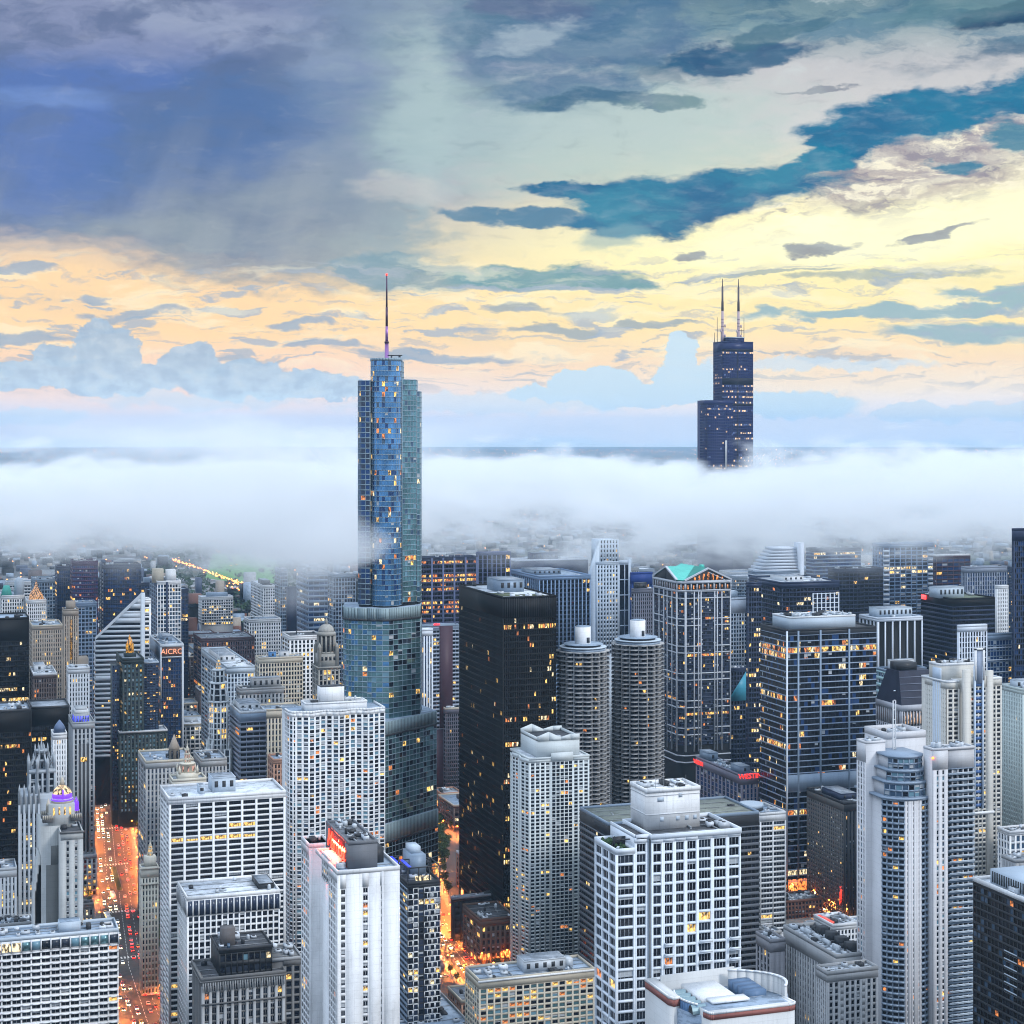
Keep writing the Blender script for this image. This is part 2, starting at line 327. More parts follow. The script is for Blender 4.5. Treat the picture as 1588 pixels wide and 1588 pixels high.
# ------------------------------------------------------------------ mesh collector
BOXF = np.array([[0,3,2,1],[4,5,6,7],[0,1,5,4],[1,2,6,5],[2,3,7,6],[3,0,4,7]])
class MB:
    def __init__(s): s.v = []; s.f = []; s.m = []; s.n = 0; s.ng = []   # ng: ngons
    def _add(s, v, f, m):
        s.v.append(v); s.f.append(f + s.n); s.m.append(m); s.n += len(v)
    def boxes(s, lo, hi, mat=0, frame=None):
        lo = np.atleast_2d(np.asarray(lo, float)); hi = np.atleast_2d(np.asarray(hi, float)); N = len(lo)
        x0,y0,z0 = lo.T; x1,y1,z1 = hi.T
        v = np.stack([np.stack(c, 1) for c in ((x0,y0,z0),(x1,y0,z0),(x1,y1,z0),(x0,y1,z0),(x0,y0,z1),(x1,y0,z1),(x1,y1,z1),(x0,y1,z1))], 1).reshape(-1, 3)
        if frame is not None: v = tofr(v, frame)
        f = (BOXF[None] + (np.arange(N) * 8)[:, None, None]).reshape(-1, 4)
        s._add(v, f, np.full(len(f), mat))
    def box(s, x0, x1, y0, y1, z0, z1, mat=0, frame=None): s.boxes([[x0,y0,z0]], [[x1,y1,z1]], mat, frame)
    def quads(s, v, mat, frame=None):
        v = np.asarray(v, float).reshape(-1, 3); N = len(v) // 4
        if frame is not None: v = tofr(v, frame)
        f = np.arange(N * 4).reshape(-1, 4)
        s._add(v, f, np.broadcast_to(np.asarray(mat), (N,)).copy())
    def prism(s, poly, z0, z1, mat=0, top=None, z1s=None, caps=True):
        """extrude a 2D polygon (counter-clockwise); z1s: own top height per corner"""
        P = np.asarray(poly, float); N = len(P); zt = np.full(N, z1) if z1s is None else np.asarray(z1s, float)
        v = np.concatenate([np.c_[P, np.full(N, z0)], np.c_[P, zt]])
        i = np.arange(N); j = (i + 1) % N
        f = np.stack([i, j, j + N, i + N], 1); b = s.n
        s._add(v, f, np.full(N, mat))
        if caps:
            s.ng.append((list(b + N + i), mat if top is None else top)); s.ng.append((list(b + i[::-1]), mat))
    def cone(s, c, rings, n=12, mat=0, cap=True, ph=0.0):
        """lathe: rings = [(r, z), ...] about centre c"""
        a = np.arange(n) / n * 2 * math.pi + ph
        v = np.concatenate([np.c_[c[0] + r*np.cos(a), c[1] + r*np.sin(a), np.full(n, z)] for r, z in rings])
        i = np.arange(n); j = (i + 1) % n
        f = np.concatenate([np.stack([i+k*n, j+k*n, j+(k+1)*n, i+(k+1)*n], 1) for k in range(len(rings)-1)]); b = s.n
        s._add(v, f, np.full(len(f), mat))
        if cap: s.ng.append((list(b + (len(rings)-1)*n + i), mat)); s.ng.append((list(b + i[::-1]), mat))
    def poly(s, pts, mat=0):
        b = s.n; v = np.asarray(pts, float); s.v.append(v); s.n += len(v); s.ng.append((list(range(b, b+len(v))), mat))
    def build(s, name, mats, parent=None, loc=None):
        me = bpy.data.meshes.new(name)
        v = np.concatenate(s.v) if s.v else np.zeros((0, 3))
        f = np.concatenate(s.f) if s.f else np.zeros((0, 4), int)
        me.vertices.add(len(v)); me.vertices.foreach_set('co', v.astype(np.float32).ravel())
        nl = len(f) * 4 + sum(len(g[0]) for g in s.ng)
        li = np.concatenate([f.ravel()] + [np.array(g[0]) for g in s.ng]) if s.ng else f.ravel()
        me.loops.add(nl); me.loops.foreach_set('vertex_index', li.astype(np.int32))
        st = np.arange(len(f)) * 4; tot = [4] * len(f); cur = len(f) * 4; st = list(st)
        for g in s.ng: st.append(cur); tot.append(len(g[0])); cur += len(g[0])
        me.polygons.add(len(st)); me.polygons.foreach_set('loop_start', np.array(st, np.int32))
        mi = np.concatenate(s.m + [np.array([g[1] for g in s.ng])]) if s.m or s.ng else np.zeros(0)
        me.polygons.foreach_set('material_index', mi.astype(np.int32))
        for m_ in mats: me.materials.append(m_)
        me.update(calc_edges=True)
        o = bpy.data.objects.new(name, me); COL.objects.link(o)
        if parent is not None: o.parent = parent
        if loc is not None: o.location = loc
        return o
def fr(O, u):
    """facade frame: origin O (x, y, z0) , u = unit direction left to right seen from outside"""
    u = np.array([u[0], u[1], 0.]); u /= np.linalg.norm(u); n = np.array([u[1], -u[0], 0.])
    return (np.array([O[0], O[1], O[2] if len(O) > 2 else 0.]), u, n)
def tofr(v, f):
    O, u, n = f
    return O + v[:, :1] * u + v[:, 1:2] * n + v[:, 2:3] * Z3

# ------------------------------------------------------------------ materials
MATS = {}
def wall(name, rgb, rough=0.75, dirt=0.35, scale=1.0, metal=0.0, streak=1.0, bump=0.0, spec=0.3):
    key = ('w', name)
    if key in MATS: return MATS[key]
    m = bpy.data.materials.new(name); m.use_nodes = True; w = NT(m.node_tree)
    b = w.node('ShaderNodeBsdfPrincipled'); out = w.node('ShaderNodeOutputMaterial'); w.l.new(b.outputs[0], out.inputs[0])
    tc = w.node('ShaderNodeTexCoord'); P = tc.outputs['Object']
    big = w.noise(w.vm('MULTIPLY', P, (1/19, 1/19, 1/26)), scale, 4, .6)
    col = w.mix(w.m('MULTIPLY', w.ss(big, .42, .68), dirt), rgb, tuple(c * .62 for c in lin(rgb)[:3]))
    stv = w.noise(w.vm('MULTIPLY', P, (1.3, 1.3, .045)), 1.0, 3, .6)
    col = w.mix(w.m('MULTIPLY', w.ss(stv, .5, .78), dirt * .8 * streak), col, tuple(c * .5 for c in lin(rgb)[:3]))
    fine = w.noise(P, .9, 3, .7)
    if streak == 0:
        pud = w.noise(w.vm('MULTIPLY', P, (1/5.5, 1/4.0, 1)), 1.0, 5, .65)
        col = w.mix(w.m('MULTIPLY', w.ss(pud, .52, .57), dirt), col, tuple(c * .45 for c in lin(rgb)[:3])); col = w.mix(w.m('MULTIPLY', w.ss(pud, .40, .36), dirt), col, tuple(min(1, c * 1.35) for c in lin(rgb)[:3]))
    else:
        jz = w.m('LESS_THAN', w.m('FRACT', w.m('DIVIDE', w.sep(P)[2], 2.9)), .05); col = w.mix(w.m('MULTIPLY', jz, .22), col, tuple(c * .4 for c in lin(rgb)[:3]))
    col = w.mix(w.m('MULTIPLY', w.ss(fine, .4, .75), dirt * .35), col, tuple(min(1, c * 1.18) for c in lin(rgb)[:3]))
    w.l.new(col, b.inputs['Base Color']); b.inputs['Roughness'].default_value = rough; b.inputs['Metallic'].default_value = metal
    b.inputs['Specular IOR Level'].default_value = spec
    MATS[key] = m; return m
def glassm(name, rgb, rough=.12, spec=.4, metal=0.0, vary=.25):
    key = ('g', name)
    if key in MATS: return MATS[key]
    m = bpy.data.materials.new(name); m.use_nodes = True; w = NT(m.node_tree)
    b = w.node('ShaderNodeBsdfPrincipled'); out = w.node('ShaderNodeOutputMaterial'); w.l.new(b.outputs[0], out.inputs[0])
    tc = w.node('ShaderNodeTexCoord')
    nz = w.noise(w.vm('MULTIPLY', tc.outputs['Object'], (.13, .13, .09)), 1.0, 3, .6)
    w.l.new(w.mix(w.ss(nz, .3, .7, 0, vary * 2), rgb, tuple(c * .5 for c in lin(rgb)[:3])), b.inputs['Base Color'])
    b.inputs['Roughness'].default_value = rough; b.inputs['Specular IOR Level'].default_value = spec; b.inputs['Metallic'].default_value = metal
    MATS[key] = m; return m
def litm(name, rgb, e, var=True):
    key = ('l', name)
    if key in MATS: return MATS[key]
    m = bpy.data.materials.new(name); m.use_nodes = True; w = NT(m.node_tree)
    b = w.node('ShaderNodeBsdfPrincipled'); out = w.node('ShaderNodeOutputMaterial'); w.l.new(b.outputs[0], out.inputs[0])
    tc = w.node('ShaderNodeTexCoord')
    nz = w.noise(w.vm('MULTIPLY', tc.outputs['Object'], (1.0, 1.0, .45)), .9, 2, .6)
    b.inputs['Base Color'].default_value = (.03, .03, .03, 1); b.inputs['Roughness'].default_value = .2
    b.inputs['Emission Color'].default_value = lin(rgb)
    if var: w.l.new(w.m('MULTIPLY', w.ss(nz, .38, .62, .05, 1.5), e), b.inputs['Emission Strength'])
    else: b.inputs['Emission Strength'].default_value = e
    MATS[key] = m; return m
G_DARK = glassm('dark window glass', (.008, .011, .02)); G_GREY = glassm('grey window glass', (.03, .04, .06)); G_BLUE = glassm('blue window glass', (.05, .10, .17), spec=.8)
G_CYAN = glassm('pale blue window glass', (.16, .30, .38), rough=.25); G_BLACK = glassm('black window glass', (.004, .004, .005), spec=.25, rough=.2)
BLIND = wall('window blinds', (.42, .45, .48), .8, .1); G_TEAL = glassm('teal tower glass', (.20, .40, .44), spec=.8, rough=.14, metal=.6, vary=.5)
G_SKY = glassm('sky blue tower glass', (.15, .40, .74), spec=.8, rough=.14, metal=.65, vary=.5); G_DEEP = glassm('deep blue tower glass', (.03, .08, .22), spec=.5, rough=.12, metal=.3)
G_BRN = glassm('brown window glass', (.05, .035, .03)); G_LAV = glassm('smoke blue glass', (.03, .045, .085), spec=.6)
L_WARM = litm('lit window yellow', (255, 200, 105), 1.1); L_ORG = litm('lit window orange', (255, 150, 75), .7); L_PALE = litm('lit window pale', (255, 230, 180), 1.0)
L_COOL = litm('lit window cool', (170, 215, 235), .55)
# window sets: list of (material, weight) ; first entries unlit
T_DARK = [(G_DARK, .7), (G_GREY, .3)]; T_MIX = [(G_DARK, .5), (G_GREY, .25), (G_BLUE, .15), (G_CYAN, .1)]
T_RES = [(G_DARK, .5), (G_GREY, .2), (G_BLUE, .12), (G_CYAN, .18)]; T_BLACK = [(G_BLACK, 1.0)]; T_BLUE = [(G_BLUE, .5), (G_GREY, .3), (G_DARK, .2)]
T_TEAL = [(G_TEAL, .62), (G_BLUE, .12), (G_GREY, .2), (G_CYAN, .06)]; T_SKY = [(G_SKY, .55), (G_DEEP, .25), (G_TEAL, .12), (G_CYAN, .08)]
T_NAVY = [(G_DEEP, .6), (G_LAV, .4)]; T_LAV = [(G_LAV, .6), (G_DARK, .4)]; T_BRN = [(G_BRN, .6), (G_DARK, .4)]
M_ROOF = wall('grey gravel roof', (.30, .34, .39), .95, .8, 2.0, streak=0); M_ROOFW = wall('pale membrane roof', (.64, .69, .75), .8, .7, 2.0, streak=0)
M_ROOFB = wall('blue grey roof', (.30, .38, .48), .8, .6, 2.0, streak=0); M_ROOFD = wall('dark tar roof', (.07, .075, .085), .95, .6, 2.0, streak=0)
M_UNIT = wall('galvanised roof unit', (.50, .54, .58), .55, .4, metal=.2); M_PIPE = wall('dull steel pipe', (.30, .32, .34), .5, .3, metal=.5); M_FAN = wall('fan grille', (.05, .05, .055), .6, .2)
M_WHITE = wall('white concrete', (.80, .81, .82), .7, .6); M_OFFW = wall('off white concrete', (.64, .66, .68), .75, .3); M_CREAM = wall('cream limestone', (.52, .47, .38), .8, .4)
M_LIME = wall('grey limestone', (.36, .37, .38), .85, .45); M_STONE = wall('dark weathered stone', (.17, .17, .17), .85, .5); M_TAN = wall('tan stone', (.34, .29, .24), .85, .4)
M_BRICK = wall('red brown brick', (.16, .075, .055), .9, .4); M_BROWN = wall('brown granite', (.10, .075, .07), .6, .35); M_BLACK = wall('black steel', (.008, .008, .009), .6, .3, spec=.2)
M_CHAR = wall('charcoal metal', (.035, .037, .042), .5, .3); M_STEEL = wall('blue grey steel', (.24, .31, .40), .5, .3, metal=.2); M_PALEB = wall('pale blue grey cladding', (.48, .56, .64), .6, .25)
M_NAVY = wall('navy cladding', (.03, .045, .09), .5, .3); M_TERRA = wall('terracotta', (.42, .24, .17), .85, .35)
M_COPPER = wall('green copper roof', (.10, .50, .42), .55, .35, streak=.6); M_GOLD = wall('gilded tile', (.72, .46, .12), .4, .3, metal=.4)

# ------------------------------------------------------------------ building
FOOT = []          # footprints already taken: (polygon, front depth)
BLD = []
WIN_CACHE = {}
def win_mesh(w, h, mat, mull, frame_m, blind):
    key = (round(w, 1), round(h, 1), mat.name, mull, frame_m.name, blind)
    if key in WIN_CACHE: return WIN_CACHE[key]
    w, h = round(w, 1), round(h, 1)
    b = MB(); t = min(.12, w * .08)
    f = fr((0, 0, 0), (-1, 0))   # local x = -u, y = n : write directly instead
    b.quads([[-w/2, 0, -h/2], [w/2, 0, -h/2], [w/2, 0, h/2], [-w/2, 0, h/2]], 0)
    y = .05
    b.quads([[-w/2, y, h/2-t], [w/2, y, h/2-t], [w/2, y, h/2], [-w/2, y, h/2],
             [-w/2, y, -h/2], [w/2, y, -h/2], [w/2, y, -h/2+t], [-w/2, y, -h/2+t],
             [-w/2, y, -h/2+t], [-w/2+t, y, -h/2+t], [-w/2+t, y, h/2-t], [-w/2, y, h/2-t],
             [w/2-t, y, -h/2+t], [w/2, y, -h/2+t], [w/2, y, h/2-t], [w/2-t, y, h/2-t]], 1)
    for k in range(mull):
        x = -w/2 + w * (k+1) / (mull+1)
        b.box(x-.05, x+.05, .0, .07, -h/2+t, h/2-t, 1)
    if blind: b.quads([[-w/2+t, .02, h/2-t-(h-2*t)*blind], [w/2-t, .02, h/2-t-(h-2*t)*blind], [w/2-t, .02, h/2-t], [-w/2+t, .02, h/2-t]], 2)
    o = b.build('window', [mat, frame_m, BLIND]); me = o.data; bpy.data.objects.remove(o)
    WIN_CACHE[key] = me; return me

SUBS = dict(penthouse_roof=('penthouse',), louvre=('penthouse',), finial=('dome', 'lantern'), plinth_window=('plinth',), crest_glass=('arched_crest',), plant_fins=('plant_room',), gold_turret=('turret_base',), penthouse_rim=('penthouse',), band=('penthouse',), louvre_band=(), antenna_drum=('antenna',), lit_storey=('belfry',), balustrade=('corner_terrace',))
class Bld:
    def __init__(s, name, label, cat='building', loc=(0, 0), rot=0.0, group=None):
        s.root = bpy.data.objects.new(name, None); COL.objects.link(s.root)
        s.root.empty_display_size = 5
        s.loc = np.array([loc[0], loc[1], 0.]); s.rot = math.radians(rot)
        s.root.location = s.loc; s.root.rotation_euler = (0, 0, s.rot)
        s.root['label'] = label; s.root['category'] = cat
        if group: s.root['group'] = group
        s.parts = {}; s.panes = []; s.seed = np.random.default_rng(abs(hash(name + label)) % 99991 if False else sum(map(ord, name + label)))
        s.c, s.s_ = math.cos(s.rot), math.sin(s.rot); BLD.append(s); s.maxz = 0; s.bb = []
    def world(s, p):
        p = np.asarray(p, float); return np.stack([s.loc[0] + s.c*p[..., 0] - s.s_*p[..., 1], s.loc[1] + s.s_*p[..., 0] + s.c*p[..., 1], p[..., 2]], -1)
    def part(s, name, mats=None, own=False):
        """own=True: a fresh object of that name"""
        key = name if not own else (name, len(s.parts))
        if key not in s.parts: s.parts[key] = (MB(), [], name, own if isinstance(own, (str, tuple)) else None)
        mb, ms = s.parts[key][:2]
        return mb, ms, key
    def mat(s, key, m):
        ms = s.parts[key][1]
        if m not in ms: ms.append(m)
        return ms.index(m)
    def B(s, name, x0, x1, y0, y1, z0, z1, m, own=False, frame=None):
        mb, ms, key = s.part(name, own=own); mb.box(x0, x1, y0, y1, z0, z1, s.mat(key, m), frame); s.maxz = max(s.maxz, z1)
        if frame is None: s.bb.append((x0, x1, y0, y1, z1))
        return key
    def face(s, O, u, w, z0, z1, nc, nr, pier=.5, sp=.8, pd=.5, sd=.42, end=None, wm=M_WHITE, sm=None, theme=T_DARK, lit=.05, litrow=.0, lm=(L_WARM,), mull=0,
             skip=None, top=0.0, bot=0.0, blind=0.12, wall_part='wall', minpx=6.5, fm=None, sill=0, rowfill=.72, pier_every=1, solid=False, off=.06):
        """one facade: nc columns by nr floors of recessed windows between piers and spandrels.
        O = local (x, y) of its left end on the recessed plane's OUTER line, u = local direction to the right."""
        if nr < 1 or nc < 1 or w < .3 or z1 - z0 < 1: print('SKIPFACE', s.root['label'], nr, nc, w); return
        f = fr((O[0], O[1], 0), u); sm = sm or wm; fm = fm or wm
        mb, ms, key = s.part(wall_part); kw = s.mat(key, wm); ks = s.mat(key, sm)
        end = pier if end is None else end
        zt = z1 - top; zb = z0 + bot
        gw = (w - 2*end + pier) / nc            # pitch
        fh = (zt - zb) / nr
        x = end + np.arange(nc) * gw             # left of each window cell
        ww = gw - pier; wh = fh - sp
        D = pd
        # end piers and inner piers
        px = [(0, end), (w - end, w)] + [(x[i] - pier, x[i]) for i in range(1, nc) if i % pier_every == 0]
        lo = [[a, -D - .2, z0] for a, b in px]; hi = [[b, 0, zt + .01] for a, b in px]
        mb.boxes(lo, hi, kw, f)
        # spandrels at each floor
        zz = zb + np.arange(nr + 1) * fh
        lo = np.c_[np.full(nr+1, .02), np.full(nr+1, -D - .2), zz - sp/2 if True else zz]; hi = np.c_[np.full(nr+1, w - .02), np.full(nr+1, sd - pd), zz + sp/2]
        lo[0, 2] = z0; hi[-1, 2] = zt; 
        mb.boxes(lo, hi, ks, f)
        if top > 0: mb.box(0, w, -D - .2, .04, zt, z1, kw, f)
        # panes
        cx = x + ww/2; cz = zb + (np.arange(nr) + .5) * fh
        CX, CZ = np.meshgrid(cx, cz); ci, ri = np.meshgrid(np.arange(nc), np.arange(nr))
        keep = np.ones(CX.shape, bool)
        if skip is not None:
            keep = np.array([[not skip(c, nr - 1 - r) for c in range(nc)] for r in range(nr)])   # r counted from the top
            bad = ~keep
            if bad.any():
                bx = CX[bad]; bz = CZ[bad]; k = len(bx)
                mb.boxes(np.c_[bx - gw/2, np.full(k, -D - .2), bz - fh/2], np.c_[bx + gw/2, np.full(k, -.03 if not solid else .01), bz + fh/2], kw, f)
        wts = np.array([t[1] for t in theme]); wts = wts / wts.sum()
        v = s.seed.choice(len(theme), size=CX.shape, p=wts)
        pl = np.full((nr, 1), lit) + 0.0
        if litrow > 0: pl = np.where(s.seed.random((nr, 1)) < litrow, rowfill, pl)
        run = s.seed.random(CX.shape); run = np.where(s.seed.random(CX.shape) < .5, np.roll(run, 1, 1), run)
        L = run < pl
        lv = s.seed.integers(0, len(lm), CX.shape)
        if theme[0][0] is G_BLACK or wm in (M_BLACK, M_NAVY): blind = 0.0
        bl = np.where(s.seed.random(CX.shape) < blind, s.seed.choice([.3, .5, .8], CX.shape), 0.0)
        sel = keep
        n = int(sel.sum())
        if n:
            P = tofr(np.c_[CX[sel], np.full(n, -D + off), CZ[sel]], f)
            matl = [t[0] for t in theme] + list(lm)
            mi = np.where(L, len(theme) + lv, v)[sel]
            s.panes.append(dict(P=P, u=f[1], n=f[2], w=ww, h=wh, mi=mi, mats=matl, mull=mull, bl=bl[sel], fm=fm, minpx=minpx))
        # back of the recess
        mb.box(.01, w - .01, -D - .15, -D, z0, zt, ks, f)
        if sill:
            k = int(sel.sum()); a = CX[sel]; b_ = CZ[sel]
            mb.boxes(np.c_[a - ww/2 - .1, np.full(k, sd - pd - .02), b_ - wh/2 - .25], np.c_[a + ww/2 + .1, np.full(k, .18), b_ - wh/2 - .05], kw, f)
        s.maxz = max(s.maxz, z1)
    def core(s, x0, x1, y0, y1, z0, z1, m, inset=1.25, part='wall'):
        s.bb.append((x0, x1, y0, y1, z1))
        mb, ms, key = s.part(part); mb.box(x0 + inset, x1 - .0, y0 + inset, y1, z0, z1 - .25, s.mat(key, m))
        s.maxz = max(s.maxz, z1)
    def roof(s, x0, x1, y0, y1, z, m=M_ROOF, par=1.2, pm=M_OFFW, units=0, pt=.5, seed=0, avoid=()):
        units = int(units * 1.7)
        if units >= 4 and x1 - x0 > 8 and y1 - y0 > 8:
            for q in range(3):
                mb, ms, key = s.part('roof_pipe', own=True); k = s.mat(key, M_PIPE); yy = y0 + (y1-y0)*(.2 + .27*q); mb.box(x0 + 1, x1 - 1.5, yy, yy + .22, z + .15, z + .37, k); [mb.box(xx, xx + .15, yy - .1, yy + .32, z - .05, z + .15, k) for xx in np.arange(x0 + 1.5, x1 - 2, 4)]
        mb, ms, key = s.part('roof_deck'); mb.box(x0 + pt + .01, x1 - pt - .01, y0 + pt + .01, y1 - pt - .01, z - .5, z - .02, s.mat(key, m))
        mb, ms, key = s.part('parapet'); k = s.mat(key, pm)
        zt = z + par
        for a in ((x0, x1, y0, y0+pt), (x0, x1, y1-pt, y1), (x0, x0+pt, y0+pt+.003, y1-pt-.003), (x1-pt, x1, y0+pt+.003, y1-pt-.003)): mb.box(*a, z - .55, zt, k)
        r = random.Random(seed + int(x1*7 + y1*13))
        for i in range(units):
            for _ in range(12):
                uw, ul = r.uniform(1.5, 4.2), r.uniform(1.5, 5.5)
                ux = r.uniform(x0+1, max(x0+1.1, x1-1-uw)); uy = r.uniform(y0+1, max(y0+1.1, y1-1-ul))
                if all(ux > b or ux+uw < a or uy > d or uy+ul < c for a, b, c, d in avoid): break
            else: continue
            if ux + uw > x1 - .6 or uy + ul > y1 - .6: continue
            avoid = list(avoid) + [(ux, ux+uw, uy, uy+ul)]
            h = r.uniform(.8, 2.4); t = r.random()
            mb, ms, key = s.part('roof_unit', own=True); k = s.mat(key, r.choice([M_UNIT, M_ROOFW, M_UNIT, M_CHAR]))
            if t < .75:
                mb.box(ux, ux+uw, uy, uy+ul, z + .2, z+h, k); kf = s.mat(key, M_FAN)
                for q in range(max(1, int(ul/2))): mb.cone((ux+uw/2, uy + ul*(q+.5)/max(1, int(ul/2))), [(min(uw, 2)*.38, z+h), (min(uw, 2)*.36, z+h+.2)], 8, kf)
                mb.box(ux+.2, ux+uw-.2, uy+.2, uy+ul-.2, z-.05, z+.2, kf)
            elif t < .9: mb.cone((ux+uw/2, uy+uw/2), [(uw*.3, z), (uw*.3, z+h), (uw*.15, z+h+.4)], 10, k)
            else: mb.box(ux, ux+.5, uy, uy+ul*1.6, z+.3, z+.75, s.mat(key, M_PIPE)); mb.box(ux, ux+.5, uy, uy+.5, z-.05, z+.3, k)
    def finish(s):
        # split panes: those that read singly become window objects, the rest one mesh
        tot = []
        for gi, g in enumerate(s.panes):
            Pw = s.world(g['P']); d = Pw[:, 0]*fwd[0] + Pw[:, 1]*fwd[1]; r = Pw[:, 0]*rgt[0] + Pw[:, 1]*rgt[1]
            px = 794 + F*r/d; py = EYE + F*(CAM_Z - Pw[:, 2])/d
            uw = s.c*g['u'][0] - s.s_*g['u'][1], s.s_*g['u'][0] + s.c*g['u'][1]
            ud = abs(uw[0]*rgt[0] + uw[1]*rgt[1]) + .0
            # apparent width of the pane
            ur = uw[0]*rgt[0] + uw[1]*rgt[1]; udp = uw[0]*fwd[0] + uw[1]*fwd[1]
            aw = np.abs(F*g['w']*(ur*d - r*udp)/(d*d)); ah = F*g['h']/d
            size = np.maximum(aw, ah); ok = (size >= g['minpx']) & (px > -10) & (px < 1598) & (py < 1596) & (aw > 2.0)
            for i in np.nonzero(ok)[0]: tot.append((aw[i]*ah[i] * (1 + .0004*Pw[i, 2]), gi, i))
        tot.sort(reverse=True); pick = set((a[1], a[2]) for a in tot[:300])
        mb = MB(); mats = []
        for gi, g in enumerate(s.panes):
            n = len(g['P']); w_, h_, u, nn = g['w'], g['h'], g['u'], g['n']
            sel = np.array([(gi, i) not in pick for i in range(n)])
            idx = {}
            for m_ in list(g['mats']) + [g['fm'], BLIND]:
                if m_ not in mats: mats.append(m_)
                idx[m_.name] = mats.index(m_)
            P = g['P'][sel]
            if len(P):
                lut = np.array([idx[m_.name] for m_ in g['mats']])
                q = np.stack([P - u*w_/2 - Z3*h_/2, P + u*w_/2 - Z3*h_/2, P + u*w_/2 + Z3*h_/2, P - u*w_/2 + Z3*h_/2], 1)
                mb.quads(q, lut[g['mi'][sel]])
                bl = g['bl'][sel]; hb = bl > 0
                if hb.any():
                    Pb = P[hb] + nn*.02; b = bl[hb][:, None]
                    mb.quads(np.stack([Pb - u*w_*.48 + Z3*(h_/2 - h_*b), Pb + u*w_*.48 + Z3*(h_/2 - h_*b), Pb + u*w_*.48 + Z3*h_/2, Pb - u*w_*.48 + Z3*h_/2], 1), idx[BLIND.name])
                for k in range(g['mull']):
                    x = -w_/2 + w_*(k+1)/(g['mull']+1); Pm = P + nn*.05 + u*x
                    mb.quads(np.stack([Pm - u*.06 - Z3*h_/2, Pm + u*.06 - Z3*h_/2, Pm + u*.06 + Z3*h_/2, Pm - u*.06 + Z3*h_/2], 1), idx[g['fm'].name])
            for i in np.nonzero(~sel)[0]:
                me = win_mesh(w_, h_, g['mats'][g['mi'][i]], g['mull'], g['fm'], float(g['bl'][i]))
                o = bpy.data.objects.new('window', me); o.parent = s.root
                M = Matrix(((-u[0], nn[0], 0, g['P'][i][0]), (-u[1], nn[1], 0, g['P'][i][1]), (0, 0, 1, g['P'][i][2]), (0, 0, 0, 1)))
                o.matrix_local = M; COL.objects.link(o)
        if mb.n:
            o = mb.build('glazing', mats, s.root); o['kind'] = 'stuff'
        last = {}
        for key, (mb, ms, name, own) in s.parts.items():
            if not mb.n: continue
            host = next((last[h] for h in SUBS.get(name, ()) if h in last), None)
            o = mb.build(name, ms, host or s.root); last[name] = o
        if s.bb:
            b = np.array(s.bb); x0, x1, y0, y1 = b[:, 0].min(), b[:, 1].max(), b[:, 2].min(), b[:, 3].max()
            c = s.world([[x0, y0, 0], [x1, y0, 0], [x1, y1, 0], [x0, y1, 0]])
            FOOT.append((c[:, :2], s.maxz, s))

def place(xc, D, xr=None, xl=None, rot=0.0, w=None, dep=None):
    """corner point, face width and depth from the bearings of the corner (xc), the far end of the front face (xr) and of the side face (xl)"""
    c = W(xc, D); a = math.radians(rot)
    if w is None: w = solve(c, (math.cos(a), math.sin(a)), xr)
    if dep is None: dep = solve(c, (-math.sin(a), math.cos(a)), xl)
    return c, w, dep
def zvis(D): return max(0.0, CAM_Z - (1588 - EYE) / F * D - 10)
def std(name, label, xc, D, yt, xr, xl=None, dep=None, fh=3.3, nc=10, ne=None, st=None, est=None, core=None, rf=None, rot=0.0, cat='building', par=1.2, pm=None,
        units=4, H=None, z0=None, east=True, north=True, group=None, fin=False, pen=None, ntop=None, b=None, w=None):
    """an office or apartment block with a north face and an east face in view"""
    c, w, dep = place(xc, D, xr, xl, rot, w, dep)
    H = Zof(yt, D) if H is None else H
    st = dict(st or {}); wm = st.get('wm', M_OFFW)
    if b is None: b = Bld(name, label, cat, c, rot, group)
    zb = zvis(D * 1.12) if z0 is None else z0
    nr = max(1, int(round((H - zb - st.get('top', 0)) / fh)))
    zb = H - st.get('top', 0) - nr * fh
    if zb < 0: zb = 0.0
    if north: b.face((-.02, 0), (1, 0), w + .02, zb, H, nc, nr, **st)
    es = dict(st); es.update(est or {})
    gw = w / nc; ne = ne or max(1, int(round(dep / gw)))
    if east: b.face((0, dep), (0, -1), dep - .02, zb, H, ne, nr, **es)
    b.core(0, w - .01, 0, dep, 0, H, core or wm)
    if zb > 0: b.B('wall', .3, w - .02, .3, dep - .01, 0, zb + .4, core or wm)
    keep = []
    if pen:   # penthouses: (x0, x1, y0, y1, h, mat) as fractions of the roof
        for (a0, a1, b0, b1, h, m) in pen:
            X0, X1, Y0, Y1 = a0*w, a1*w, b0*dep, b1*dep; keep.append((X0, X1, Y0, Y1))
            b.B('penthouse', X0, X1, Y0, Y1, H - .1, H + h, m, own=True)
            mb, ms, key = b.part('penthouse_roof', own=True); k = b.mat(key, M_ROOF); mb.box(X0-.15, X1+.15, Y0-.15, Y1+.15, H + h + .003, H + h + .35, b.mat(key, m)); mb.box(X0+.4, X1-.4, Y0+.4, Y1-.4, H+h+.35, H+h+.42, k)
            n = max(1, int((X1-X0)/4)); mb, ms, key = b.part('louvre', own=True); kl = b.mat(key, M_CHAR)
            for q in range(n): xq = X0 + (q+.5)*(X1-X0)/n; mb.box(xq - .9, xq + .9, Y0 - .06, Y0 + .1, H + h*.35, H + h*.8, kl)
    b.roof(-.06, w + .06, -.06, dep + .06, H, rf or M_ROOF, par, pm or wm, units, avoid=keep, seed=len(BLD))
    b.W, b.Dp, b.H = w, dep, H
    if not fin: b.finish_later = True
    return b
def S(**k): return k

